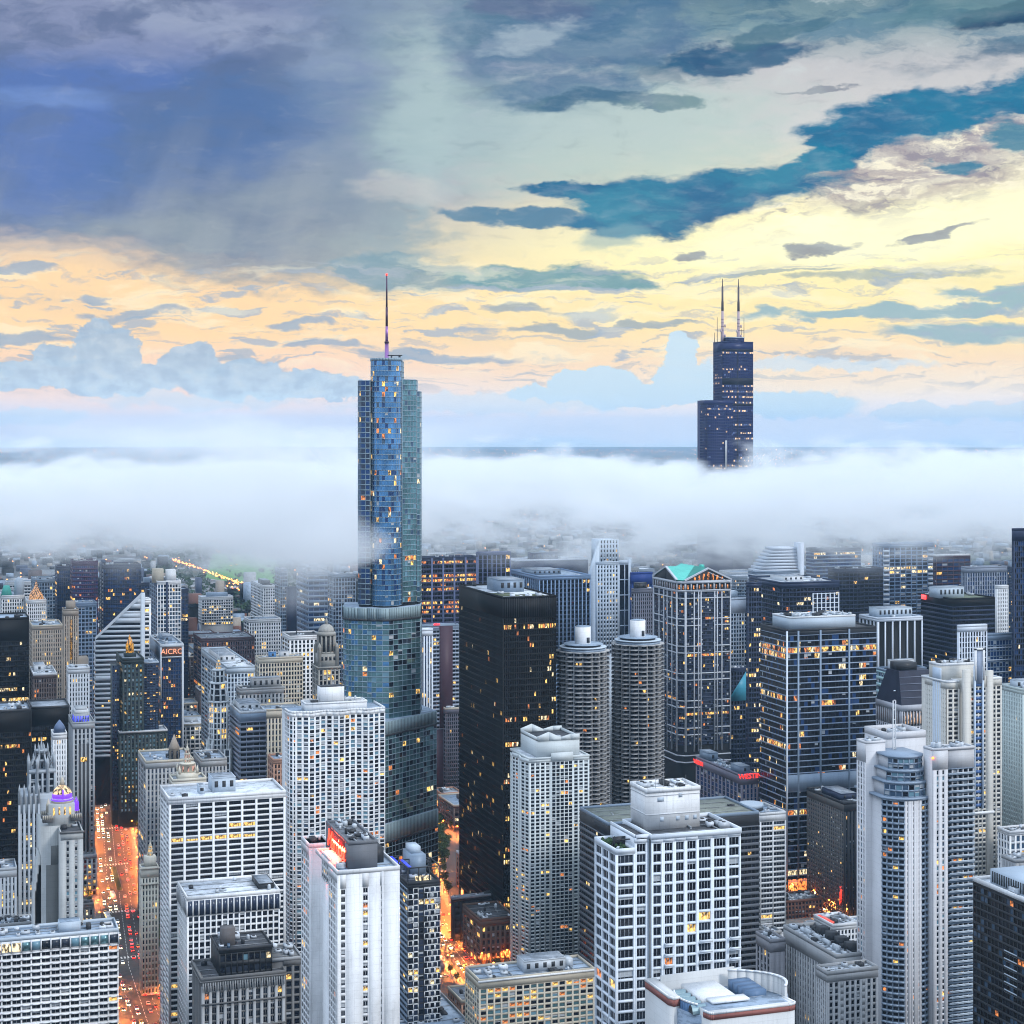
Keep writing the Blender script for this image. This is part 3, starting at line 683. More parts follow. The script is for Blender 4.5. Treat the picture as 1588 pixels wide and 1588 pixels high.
# ================================================================= NEAR BUILDINGS
def hotel_left():
    b = std('hotel', 'wide white hotel slab with scalloped window bays and blue grey roof, lower left corner', -60, 790, 1479, 184, dep=19, fh=2.95, nc=16, ne=5,
            st=S(pier=.55, sp=.95, pd=1.0, sd=1.35, wm=M_WHITE, theme=T_DARK, lit=.03, top=6.2, mull=1, blind=.12, lm=(L_ORG, L_WARM)), rf=M_ROOFB, units=9, pm=M_PALEB, H=Zof(1465, 790))
    H, w = b.H, b.W
    # glazed top storey between fins
    mb, ms, key = b.part('top_storey_fins', own=True); k = b.mat(key, M_OFFW); n = 17
    for i in range(n):
        x = i * w / (n-1); mb.box(x - .3, x + .3, -.5, -.03, H - 6, H - .6, k)
    for i in range(n-1):
        x0 = i*w/(n-1)+.32; x1 = (i+1)*w/(n-1)-.32
        m_ = L_PALE if i in (3, 4, 5) else (G_CYAN if i < 5 else b.seed.choice([G_DARK, G_GREY, G_CYAN, G_TEAL]))
        mb, ms, key = b.part('top_window', own=True); mb.box(x0, x1, -.16, -.06, H - 5.4, H - 1.5, b.mat(key, m_)); 
    # scalloped sills under each bay
    fh = (H - 6.2 - zvis(790*1.12)) / max(1, int(round((H - zvis(790*1.12) - 6.2) / 2.95)))
    for r in range(26):
        mb, ms, key = b.part('balcony_edge', own=True); k = b.mat(key, M_WHITE)
        z = H - 6.2 - r * 2.95
        for i in range(16):
            cx = (i + .5) * w / 16; q = w/16/2 - .32
            P = [(cx - q, -.34), (cx - q*.6, -.62), (cx, -.74), (cx + q*.6, -.62), (cx + q, -.34)]
            mb.prism(P, z - .42, z + .08, k)
    b.B('penthouse', w*.62, w*.76, 5, 12, H, H + 4.5, M_PALEB, own=True); b.B('penthouse', w*.62+.4, w*.76-.4, 5.4, 11.6, H+4.5, H + 4.8, M_ROOFB, own=True)
    b.B('roof_hatch', w*.80, w*.83, 6, 10, H, H + 2.4, M_CHAR, own=True)
    mb, ms, key = b.part('roof_well', own=True); k = b.mat(key, M_OFFW)
    for a in ((w*.91, w*.975, 6, 6.6), (w*.91, w*.975, 12, 12.6), (w*.91, w*.91+.6, 6.6, 12), (w*.975-.6, w*.975, 6.6, 12)): mb.box(*a, H, H + 1.1, k)
    mb.box(w*.91+.6, w*.975-.6, 6.6, 12, H, H+.12, b.mat(key, M_CHAR))

def marriott():
    D1 = 690; c1, w1, d1 = place(479, D1, 512, 467); H1 = Zof(1313, D1)
    b = Bld('hotel_tower', 'tall white hotel tower with blank walls and red lettered sign box on its roof', 'building', c1)
    s_ = S(pier=.5, sp=.8, pd=.35, sd=.28, wm=M_WHITE, theme=T_DARK, lit=.04, top=3.6, blind=.1, lm=(L_WARM, L_ORG), minpx=5)
    zb = zvis(800); nr = int((H1 - zb) / 2.75); zb = H1 - 3.6 - nr*2.75
    b.face((0, d1), (0, -1), d1 - .02, zb, H1, 4, nr, **s_)
    b.B('wall', 1.3, w1 + 6, .02, d1, zb, H1 - .02, M_WHITE); b.B('wall', .0, 1.3, .0, .02, zb, H1, M_WHITE); b.B('wall', 1.3, w1, .3, d1, 0, H1 - .3, M_WHITE)
    b.roof(-.06, w1 + .4, -.06, d1 + .06, H1, M_ROOFB, 1.1, M_WHITE, 2)
    # recessed east wall between the wings, then the front wing
    D2 = 640; c2, w2, d2 = place(523, D2, 620, 509.6); H2 = Zof(1355, D2)
    o = c2 - c1; X, Y = o[0], o[1]
    b.face((X, Y + d2), (0, -1), d2 - .02, zb, H2, 5, int((H2 - zb) / 2.75), **s_)
    f = fr((X - .02, Y, 0), (1, 0)); wn = 620
    nr2 = int((H2 - 3.6 - zb) / 2.75)
    cols = [(0.05, .14), (.40, .50), (.685, .745)]
    # solid white north wall with three stacks of windows
    last = 0.0
    segs = []
    for a, c in cols: segs.append((last, a, False)); segs.append((a, c, True)); last = c
    segs.append((last, 1, False))
    for a, c, win in segs:
        x0, x1 = a*w2, c*w2
        if win: b.face((X - .02 + x0, Y), (1, 0), x1 - x0, zb, H2, 1, nr2, pier=.25, sp=.95, pd=.4, sd=.3, wm=M_WHITE, theme=T_DARK, lit=.07, top=H2 - zb - nr2*2.75, blind=.2, mull=1 if (x1-x0) > 1.4 else 0, lm=(L_WARM, L_ORG), minpx=5)
        else: b.B('wall', X - .02 + x0, X - .02 + x1, Y + .0, Y + 1.2, zb, H2, M_WHITE)
    b.B('wall', X + 1, X + w2, Y + .6, Y + d2, 0, H2 - .3, M_WHITE); b.B('wall', X + 5, X + w2 - .3, Y + d2, Y + 44, 0, H2 - .4, M_WHITE); b.B('wall', X + .0, X + w2 - .01, Y + .3, Y + d2, 0, zb+.4, M_WHITE)
    b.B('wall', X + .71*w2 - .1, X + .74*w2, Y - .12, Y, zb, H2 - .5, M_OFFW)
    b.roof(X - .06, X + w2 + .06, Y - .06, Y + 36, H2, M_ROOFB, 1.1, M_WHITE, 3, avoid=[(X + 5.4, X + w2 - 3.2, Y + 2, Y + 34)])
    # link wing with its own window wall, between the two
    b.face((X + w2*.0 + .5, Y + d2 + 14), (0, -1), 13.9, H2 - 8, H2 + 2.2, 5, 4, pier=.7, sp=1.0, pd=.3, sd=.25, wm=M_WHITE, theme=T_DARK, top=1.0, minpx=4)
    b.B('wall', X + .9, X + 6, Y + d2 + .1, Y + d2 + 14, 0, H2 + 2.0, M_WHITE)
    # plant box carrying the sign
    bx0, bx1 = X + 5.2, X + w2 - 7.4
    MG = wall('grey plant box', (.17, .18, .20), .7, .3); RD = wall('red sign panel', (.45, .03, .02), .5, .2)
    by0, by1 = Y + 4, Y + 41; zt = H2 + 9.5
    b.B('plant_box', bx0, bx1, by0, by1, H2 - .1, zt, MG, own=True)
    b.B('plant_box', bx1 + .01, bx1 + 4.2, by0 + 7, by1 - 5, H2 - .1, zt - 4, M_CHAR, own=True)
    b.roof(bx0 - .05, bx1 + .05, by0 - .05, by1 + .05, zt, M_ROOFB, .8, MG, 12)
    mbp, ms, key = b.part('sign_panel', own=True); mbp.box(bx0 - .25, bx0 - .01, by0 + 6, by0 + 30, zt - 8.6, zt - .7, b.mat(key, RD))
    cu = bpy.data.curves.new('sign_lettering', 'FONT'); cu.body = 'Marriott'; cu.size = 9.6; cu.extrude = .15; cu.align_x = 'CENTER'; cu.align_y = 'CENTER'; cu.shear = .25; cu.space_character = .88
    cu.materials.append(litm('red neon letters', (255, 60, 30), 2.6, False)); t = bpy.data.objects.new('sign_lettering', cu); COL.objects.link(t); t.parent = b.root
    t.location = (bx0 - .5, by0 + 18, zt - 4.4); t.rotation_euler = (math.pi/2, 0, -math.pi/2); t['label'] = 'red glowing script lettering'
    for k in range(5):
        yy = by0 + 8 + k * 5
        l = bpy.data.lights.new('sign_light', 'POINT'); l.energy = 4500; l.color = (1, .10, .04); l.shadow_soft_size = .8
        lo = bpy.data.objects.new('sign_light', l); lo.location = (bx0 - 2.6, yy, zt - 5 ); lo.parent = b.root; COL.objects.link(lo)
    b.finish_later = True

def grid_office():
    b = std('office_tower', 'white grid office tower with broad dark windows and bare white roof beside the avenue', 262, 900, 1241, 443, 248, fh=2.86, nc=8, ne=3,
            st=S(pier=1.15, sp=.92, pd=.9, sd=.82, wm=M_WHITE, theme=T_DARK, lit=.03, litrow=.06, top=2.2, mull=4, lm=(L_WARM,), fm=M_CHAR), rf=M_ROOFW, units=2,
            pen=[(.40, .60, .35, .75, 7.2, M_PALEB), (.28, .33, .3, .5, 4, M_PALEB)])
def grid_office_low():
    D = 850; H = Zof(1395, D)
    b = std('office_block', 'shorter white square grid office block with tall dark top storey, below the grid office tower', 290, D, 1395, 434, 275, fh=3.15, nc=16, ne=8,
            st=S(pier=.62, sp=.8, pd=.7, sd=.6, wm=M_WHITE, theme=T_DARK, lit=.02, litrow=.08, top=8.4, lm=(L_ORG,), minpx=6.5), rf=M_ROOFW, units=3,
            pen=[(.80, .97, .25, .8, 2.2, M_CHAR)])
    mb, ms, key = b.part('top_storey_fins', own=True); k = b.mat(key, M_WHITE); kd = b.mat(key, G_LAV)
    for i in range(17): x = i*b.W/16; mb.box(x - .3, x + .3, -.42, .0, H - 8.2, H - .9, k)
    for i in range(9): y = i*b.Dp/8; mb.box(-.42, .0, y - .3, y + .3, H - 8.2, H - .9, k)
    for i in range(16):
        mbw, ms, kk = b.part('tall_window', own=True); mbw.box(i*b.W/16 + .32, (i+1)*b.W/16 - .32, -.14, -.06, H - 8, H - 1.0, b.mat(kk, G_LAV))
    for i in range(8):
        mbw, ms, kk = b.part('tall_window', own=True); mbw.box(-.14, -.06, i*b.Dp/8 + .32, (i+1)*b.Dp/8 - .32, H - 8, H - 1.0, b.mat(kk, G_LAV))
def stone_hotel():
    D = 790; c, w, dep = place(313, D, 442, 298); H = Zof(1520, D)
    b = Bld('stone_hotel', 'old dark stone hotel with paired tall windows and black mansard top, bottom centre left', 'building', c)
    zb = zvis(950); n = int((H - 3 - zb) / 3.2)
    b.face((-.02, 0), (1, 0), w + .02, zb, H, 11, n, pier=1.3, sp=.7, pd=.9, sd=.25, wm=M_LIME, sm=M_STONE, theme=T_DARK, lit=.08, top=3, mull=1, lm=(L_WARM, L_ORG))
    b.face((0, dep), (0, -1), dep - .02, zb, H, 6, n, pier=1.3, sp=.7, pd=.9, sd=.25, wm=M_STONE, theme=T_DARK, lit=.05, top=3, mull=1)
    b.core(0, w, 0, dep, 0, H, M_STONE); b.roof(-.4, w + .4, -.4, dep + .4, H, M_ROOFD, 1.0, M_STONE, 3)
    mb, ms, key = b.part('cornice', own=True); k = b.mat(key, M_STONE); mb.box(-.9, w + .7, -.9, .0, H - 1.2, H - .6, k); mb.box(-.9, -.45, 0, dep, H - 1.2, H - .6, k)
    for zc in (H - 11.5, H - 23): mb.box(-.5, w + .4, -.55, .0, zc, zc + .7, k)
    for i in range(34): x = .5 + i*(w-1)/33; mb.box(x-.2, x+.2, -.7, -.42, H - 5.4, H - 1.25, b.mat(key, M_LIME))
    # mansard block above
    x0, x1 = w*.22, w*.86; MB_ = wall('black slate mansard', (.025, .027, .03), .5, .4)
    b.face((x0, 3), (1, 0), x1 - x0, H, H + 11.5, 9, 2, pier=.5, sp=2.2, pd=.5, sd=.4, wm=MB_, theme=T_GREY if False else T_MIX, lit=.12, lm=(L_PALE, L_WARM), top=1.5, minpx=5)
    b.B('mansard', x0 + .1, x1, 3.9, dep - 2, H, H + 11, MB_); b.roof(x0 - .3, x1 + .3, 2.7, dep - 1.7, H + 11.5, M_ROOFD, .7, M_CHAR, 5)
    b.B('chimney_block', w*.28, w*.44, 9, 15, H + 11.4, H + 19.5, wall('soot grey render', (.14, .13, .13), .9, .5), own=True)
    b.B('water_tank', w*.33, w*.36, 5, 7, H + 11.4, H + 13.5, G_BLUE, own=True); 
    b.B('wall', w*.86 + .02, w + 9, 6, dep, 0, H + 4, M_STONE)
    b.face((w + .5, 5.4), (1, 0), 8.6, zb, H + 4, 2, n, pier=1.2, sp=1.0, pd=.5, sd=.4, wm=M_STONE, theme=T_DARK, lit=.1, top=3)
    b.roof(w*.86, w + 9.2, 5.2, dep, H + 4, M_ROOFB, .9, M_LIME, 3)
    b.finish_later = True
def wavy_tower():
    D = 1000; c = W(460, D); H = Zof(1107, D)
    b = Bld('apartment_tower', 'white apartment tower with wavy facade and white rooftop boxes, left of the glass tower', 'building', c)
    wtot = solve(c, (1, 0), 598)
    nb = 15; pts = []
    for i in range(nb*2 + 1):
        x = wtot * i / (nb*2); pts.append((x, 1.25*math.cos(i / (nb*2) * 2*math.pi*3.1)))
    P = [(-3.8, 15)] + [(-3.8, 9), (-3.4, 4.5), (-1.9, 1.4)] + pts
    zb = zvis(1120); nr = int((H - 2 - zb) / 2.42); zb = H - 2 - nr*2.42
    P = np.array(P)
    s_ = S(sp=.66, wm=M_WHITE, theme=T_RES, lit=.05, lm=(L_ORG, L_WARM), top=2.0, blind=.25, minpx=6)
    # group polyline into bays of one window each
    B_ = [(0, 1), (1, 2), (2, 3), (3, 4)] + [(4 + 2*i, 6 + 2*i) for i in range(nb)]
    for a, e in B_:
        p, q = P[a], P[e]; L = np.linalg.norm(q - p)
        b.face(p, (q - p)/L, L, zb, H, 1 if L < 5.8 else 2, nr, pier=.5, pd=.45, sd=.4, **s_)
    poly = list(map(tuple, P)) + [(wtot, 26), (-3.8, 26)]
    poly2 = [(x + (0.9 if x < 2 else 0), y + 1.3) for x, y in poly]
    mb, ms, key = b.part('wall'); mb.prism(poly2, 0, H - .3, b.mat(key, M_OFFW))
    # parapet following the curve
    mb, ms, key = b.part('parapet'); k = b.mat(key, M_WHITE)
    for i in range(len(P) - 1):
        p, q = P[i], P[i+1]; L = np.linalg.norm(q-p); mb.box(-.05, L + .05, -.5, .07, H, H + 1.3, k, fr((p[0], p[1], 0), (q - p)/L))
    mb.box(wtot - .5, wtot, 1, 26, H, H + 1.3, k)
    mb, ms, key = b.part('roof_deck'); mb.prism([(x + (.5 if x < 0 else 0), y + .4) for x, y in poly], H - .3, H + .1, b.mat(key, M_ROOFB))
    b.bb.append((-4, wtot, -1, 26, H)); Hh = H
    b.B('penthouse', 6.2, wtot - 10, 4.2, 17, H, H + 4.6, M_WHITE, own=True); b.roof(6.0, wtot - 9.8, 4.0, 17.2, H + 4.6, M_ROOFB, .5, M_WHITE, 4, avoid=[(14, 28, 6, 15)])
    b.B('stair_tower', 15.2, 29.2, 7, 15, H + 4.6, H + 13.2, M_WHITE, own=True); b.B('stair_tower', 15.6, 28.8, 7.4, 14.6, H + 13.2, H + 13.6, M_CHAR, own=True)
    b.finish_later = True
def hex_tower():
    D = 900; H = Zof(1352, D)
    hx = lambda c, r: False
    b = std('hotel_tower', 'small dark hotel with white honeycomb window frames and blue lit roof terrace', 632, D, 1372, 683, 599.5, fh=2.96, nc=6, ne=9,
            st=S(pier=.32, sp=.5, pd=.35, sd=.3, wm=M_CHAR, theme=T_LAV, lit=.09, top=2, lm=(L_WARM, L_PALE), minpx=5.5), est=S(sp=.8, pd=.3, sd=.9, wm=M_CHAR, sm=M_STEEL), rf=M_ROOFD, units=3)
    w, dp, H = b.W, b.Dp, b.H
    zb = zvis(900*1.12); nr = int(round((H - zb - 2) / 2.96)); zb = H - 2 - nr*2.96
    gw = w / 6
    for r in range(nr - 3):
        z = H - 2 - (r+1)*2.96
        for col in (0, 1, 3, 4, 5):
            if col == 0 and r % 2 == 0: continue
            o = .5*gw*(r % 2) if col >= 3 else 0
            x = col*gw + o; 
            if x + gw > w + .2: continue
            mb, ms, key = b.part('honeycomb_frame', own=True); k = b.mat(key, M_WHITE)
            for a in ((x + .1, x + gw - .1, z, z + .3), (x + .1, x + gw - .1, z + 2.66, z + 2.955), (x + .1, x + .42, z + .3, z + 2.66), (x + gw - .42, x + gw - .1, z + .3, z + 2.66)): mb.box(a[0], a[1], -.22, -.02, a[2], a[3], k)
    for y0, y1, h in ((0, dp*.45, 8), (dp*.5, dp*.95, 5)):
        mbs, ms, key = b.part('terrace_frame', own=True); k = b.mat(key, M_CHAR)
        for x in (0, w*.33, w*.66, w - .5):
            for y in (y0, y1 - .5): mbs.box(x, x+.5, y, y+.5, H, H + h, k)
        mbs.box(-.1, w+.1, y0-.1, y0 + .6, H + h, H + h + .5, k); mbs.box(-.1, w+.1, y1-.6, y1+.1, H + h, H + h + .5, k); mbs.box(-.1, .5, y0+.6, y1-.6, H+h, H+h+.5, k); mbs.box(w-.5, w+.1, y0+.6, y1-.6, H+h, H+h+.5, k)
    BLUEL = litm('blue terrace light', (40, 60, 255), 1.6, False)
    b.B('terrace_light', .8, 2.0, dp*.52, dp*.9, H + 5.6, H + 5.8, BLUEL, own=True); b.B('terrace_light', .8, 2.2, 1, dp*.4, H + 8.6, H + 8.8, BLUEL, own=True)
    b.B('plant_room', w*.35, w*.8, dp*.35, dp*.75, H, H + 11, M_STEEL, own=True); b.B('plant_room', w*.4, w*.7, dp*.45, dp*.7, H + 11, H + 14.5, M_PALEB, own=True)
    b.B('lit_lobby', w*.3, w*.75, 2, 4, H + 1, H + 3, L_PALE, own=True)
def peaked_tower():
    D = 1000; c, w, dep = place(821, D, 914, 791); H = Zof(1178, D)
    b = Bld('apartment_tower', 'slim white apartment tower with gabled crown and small square windows, right of the black tower', 'building', c)
    zb = zvis(1100); nr = int((H - zb - 2) / 2.12); zb = H - 2 - nr*2.12
    MG = wall('pale green grey concrete', (.62, .67, .68), .7, .25)
    s_ = S(sp=.85, pd=.4, sd=.36, wm=MG, theme=T_DARK, lit=.06, lm=(L_WARM, L_ORG), top=2, minpx=6)
    b.face((-.02, 0), (1, 0), w*.36, zb, H, 4, nr, pier=.95, **s_)
    b.face((-.02 + w*.36, -.5), (1, 0), w*.36, zb, H + 3, 5, nr, pier=.45, **{**s_, 'sp': .5, 'top': 5})
    b.face((-.02 + w*.72, 0), (1, 0), w*.28, zb, H, 3, nr, pier=.95, **s_)
    # faceted east flank
    q = dep / 4; pts = [(0, dep), (-2.2, dep*.72), (-.6, dep*.5), (-2.4, dep*.26), (0, 0)]
    for i in range(4):
        p, e = np.array(pts[i]), np.array(pts[i+1]); L = np.linalg.norm(e - p)
        b.face(p, (e - p)/L, L - .02, zb, H - (1.5 if i == 0 else 0), 2, nr, pier=.9, **s_)
    b.core(0, w, 0, dep, 0, H, MG); b.bb.append((-2.4, w, -1, dep, H))
    b.roof(-.1, w + .06, -.06, dep + .06, H, M_ROOFW, .8, MG, 0)
    # crown block with gables
    x0, x1, y0, y1 = w*.16, w*.86, 2.5, dep - 2; z1 = H + 10
    b.B('crown', x0, x1, y0, y1, H, z1, MG)
    mb, ms, key = b.part('gabled_parapet', own=True); k = b.mat(key, MG); n_ = 2
    for (yy0, yy1) in ((y0 - .3, y0 + .5), (y1 - .5, y1 + .3)):
        xs = [x0, x0 + (x1-x0)*.27, x0 + (x1-x0)*.55, x0 + (x1-x0)*.78, x1]; hs = [2.2, 4.6, 1.2, 2.6, 2.6]
        for i in range(4):
            mb.prism([(xs[i], yy0), (xs[i+1], yy0), (xs[i+1], yy1), (xs[i], yy1)], z1 - .5, 0, k, z1s=[z1 + hs[i], z1 + hs[i+1], z1 + hs[i+1], z1 + hs[i]])
    mb.prism([(x0, y0), (x0 + .6, y0), (x0 + .6, y1), (x0, y1)], z1 - .5, z1 + 1.6, k); mb.prism([(x1 - .6, y0), (x1, y0), (x1, y1), (x1 - .6, y1)], z1 - .5, z1 + 1.6, k)
    b.B('roof_deck', x0 + .6, x1 - .6, y0 + .5, y1 - .5, z1, z1 + .1, M_ROOFD)
    for i in range(4): b.B('roof_unit', x0 + 2 + i*3.6, x0 + 4.4 + i*3.6, y0 + 2, y0 + 6, z1, z1 + 1.5, M_UNIT, own=True)
    b.finish_later = True
def condo():
    D = 610; H = Zof(1300, D); c, w, dep = place(1010, D, 1149, 988)
    b = Bld('condominium_tower', 'large pale blue white condominium tower with deep window grid and tall white penthouse block', 'building', c)
    zb = zvis(720); fh = 3.62; nr = int((H - zb - 1.6) / fh); zb = H - 1.6 - nr*fh
    MW = wall('pale blue white concrete', (.74, .80, .87), .65, .18)
    s_ = dict(sp=.78, pd=.7, sd=.6, wm=MW, theme=T_DARK, lit=.016, lm=(L_ORG, L_WARM), top=1.6, fm=MW, minpx=6, blind=.05)
    fr_ = [(0, .125, 2, 0), (.125, .25, 1, 2), (.25, .375, 1, 2), (.375, .51, 1, 2), (.51, .68, 1, 3), (.68, .85, 1, 3), (.85, 1.0, 1, 2)]
    for a, e, n, m_ in fr_:
        jut = -.45 if a < .5 else 0
        b.face((a*w, jut), (1, 0), (e - a)*w, zb, H, 1, nr, pier=.6, mull=m_ or 1, **s_)
    b.core(0, w, 0, 26, 0, H, MW, 1.9)
    # balconies on the lower floors of three stacks
    for (a, e) in ((.125, .25), (.51, .68), (.85, 1.0)):
        for r in range(9, nr):
            z = H - 1.6 - r*fh - fh + .3
            mb, ms, key = b.part('balcony', own=True); k = b.mat(key, MW)
            xa, xe = a*w + .6, e*w - .6; mb.box(xa, xe, -1.5, -.46, z - .12, z + .1, k); mb.box(xa, xe, -1.5, -1.38, z + .1, z + 1.0, k); mb.box(xa, xa + .1, -1.37, -.46, z + .1, z + 1, k); mb.box(xe - .1, xe, -1.37, -.46, z + .1, z + 1, k)
    b.roof(-.06, w + .06, -.5, 26, H, M_ROOFD, 1.3, MW, 5, avoid=[(-2, w*.55, 2, 24)])
    # left wing: lower first bay with a terrace, then a full height bay up to the notch
    c2, w2, d2 = place(955, 607, 985, 922); H2 = Zof(1322, 607); X, Y = (c2 - c)[:2]
    nr2 = int((H2 - zb - .6) / fh)
    b.face((X - .02, Y), (1, 0), w2, zb, H2, 1, nr2, pier=.55, mull=3, **{**s_, 'top': .9}); b.face((X, Y + d2), (0, -1), d2 - .02, zb, H2, 3, nr2, pier=.6, mull=1, **{**s_, 'top': .9})
    b.core(X, X + w2, Y, Y + d2, 0, H2, MW, 1.9); b.roof(X - .06, X + w2 + .1, Y - .06, Y + d2, H2, M_ROOFD, 1.1, MW, 1)
    X2 = X + w2
    b.face((X2 + .02, Y + .02), (1, 0), -X2 - .9, zb, H, 1, nr, pier=.6, mull=2, **s_); b.B('wall', X2 + .03, -.9, Y + 1.4, 24, 0, H - .2, MW); b.B('wall', X2 + .02, X2 + .5, Y + .9, 24, H2, H, MW)
    b.B('notch', -.9, .0, 1.6, 3.0, zb, H - .5, M_PALEB, own=True)
    b.B('roof_deck', X2 + .5, -.4, Y + 1.5, 23.4, H - .19, H + .05, M_ROOFD); b.B('parapet', X2 + .02, X2 + .5, Y + .9, 24, H + .01, H + 1.2, MW); b.B('parapet', X2 + .5, -.5, Y - .02, Y + .5, H - .3, H + 1.2, MW)
    # terrace garden on the wing
    GR = wall('terrace planting', (.035, .07, .03), .95, .5); r = random.Random(3)
    mb, ms, key = b.part('terrace_shrubs', own=True); k = b.mat(key, GR)
    for i in range(26):
        px_, py_ = r.uniform(X + 1, X2 - 1), r.uniform(Y + 1, Y + d2 - 2); q = r.uniform(.4, .9); mb.cone((px_, py_), [(q*.6, H2), (q, H2 + q), (q*.7, H2 + 1.6*q), (q*.1, H2 + 2*q)], 6, k)
    b.B('terrace_frame', X2 - 5, X2 - .3, Y + 8, Y + 8.4, H2, H2 + 3.4, M_CHAR, own=True); b.B('terrace_frame', X2 - 5, X2 - .3, Y + 4, Y + 4.3, H2 + 3.0, H2 + 3.4, M_CHAR, own=True)
    # penthouse tower
    c3, w3, d3 = place(1003, 622, 1085, 978); X3, Y3 = (c3 - c)[:2]; H3 = Zof(1228, 622)
    b.B('penthouse', X3, X3 + w3, Y3, Y3 + d3, H - .2, H3, M_WHITE, own=True)
    mid = H + (H3 - H) * .38
    b.B('band', X3 - .15, X3 + w3 + .15, Y3 - .15, Y3 + d3, mid, mid + .35, M_OFFW, own=True); b.B('band', X3 - .12, X3 + w3 + .12, Y3 - .12, Y3 + d3, H3 - 1.8, H3 - 1.5, M_OFFW, own=True)
    b.roof(X3 - .25, X3 + w3 + .25, Y3 - .25, Y3 + d3 + .2, H3, M_ROOFB, .9, M_WHITE, 4)
    for q, (fx, fz) in enumerate(((.2, .72), (.6, .8), (.25, .2), (.55, .2), (.72, .2), (.88, .2))):
        zz = H + (H3 - H)*fz; b.B('louvre', X3 + w3*fx, X3 + w3*(fx + (.12 if q < 1 else .07)), Y3 - .08, Y3 + .1, zz, zz + 1.5, M_PALEB, own=True)
    mb, ms, key = b.part('antenna', own=True)
    for q in range(5): mb.cone((X3 + 1 + q*w3*.2, Y3 + 2 + (q*37 % 5)), [(.08, H3), (.05, H3 + 3 + (q % 3))], 5, b.mat(key, M_PIPE))
    b.finish_later = True
def inn_block():
    D = 850; H = Zof(1523, D)
    b = std('hotel_block', 'cream hotel block with paired teal and lit windows and square plant room on its roof', 743, D, 1523, 922, 721, fh=2.7, nc=16, ne=6,
            st=S(pier=.8, sp=.95, pd=.4, sd=.35, wm=M_CREAM, theme=[(G_TEAL, .4), (G_CYAN, .25), (G_DARK, .35)], lit=.22, top=3.5, lm=(L_WARM, L_ORG), blind=.1, minpx=5.5,
                 pier_every=1, mull=0), rf=M_ROOFB, units=8, pen=[(.42, .78, .25, .75, 5.5, M_UNIT)], core=M_CREAM)
    b.B('stair_tower', b.W*.80, b.W*.86, 8, 14, b.H, b.H + 4.2, M_UNIT, own=True)
    mb, ms, key = b.part('cornice', own=True); k = b.mat(key, M_WHITE); mb.box(-.5, b.W + .4, -.5, -.07, b.H - .4, b.H + .5, k)
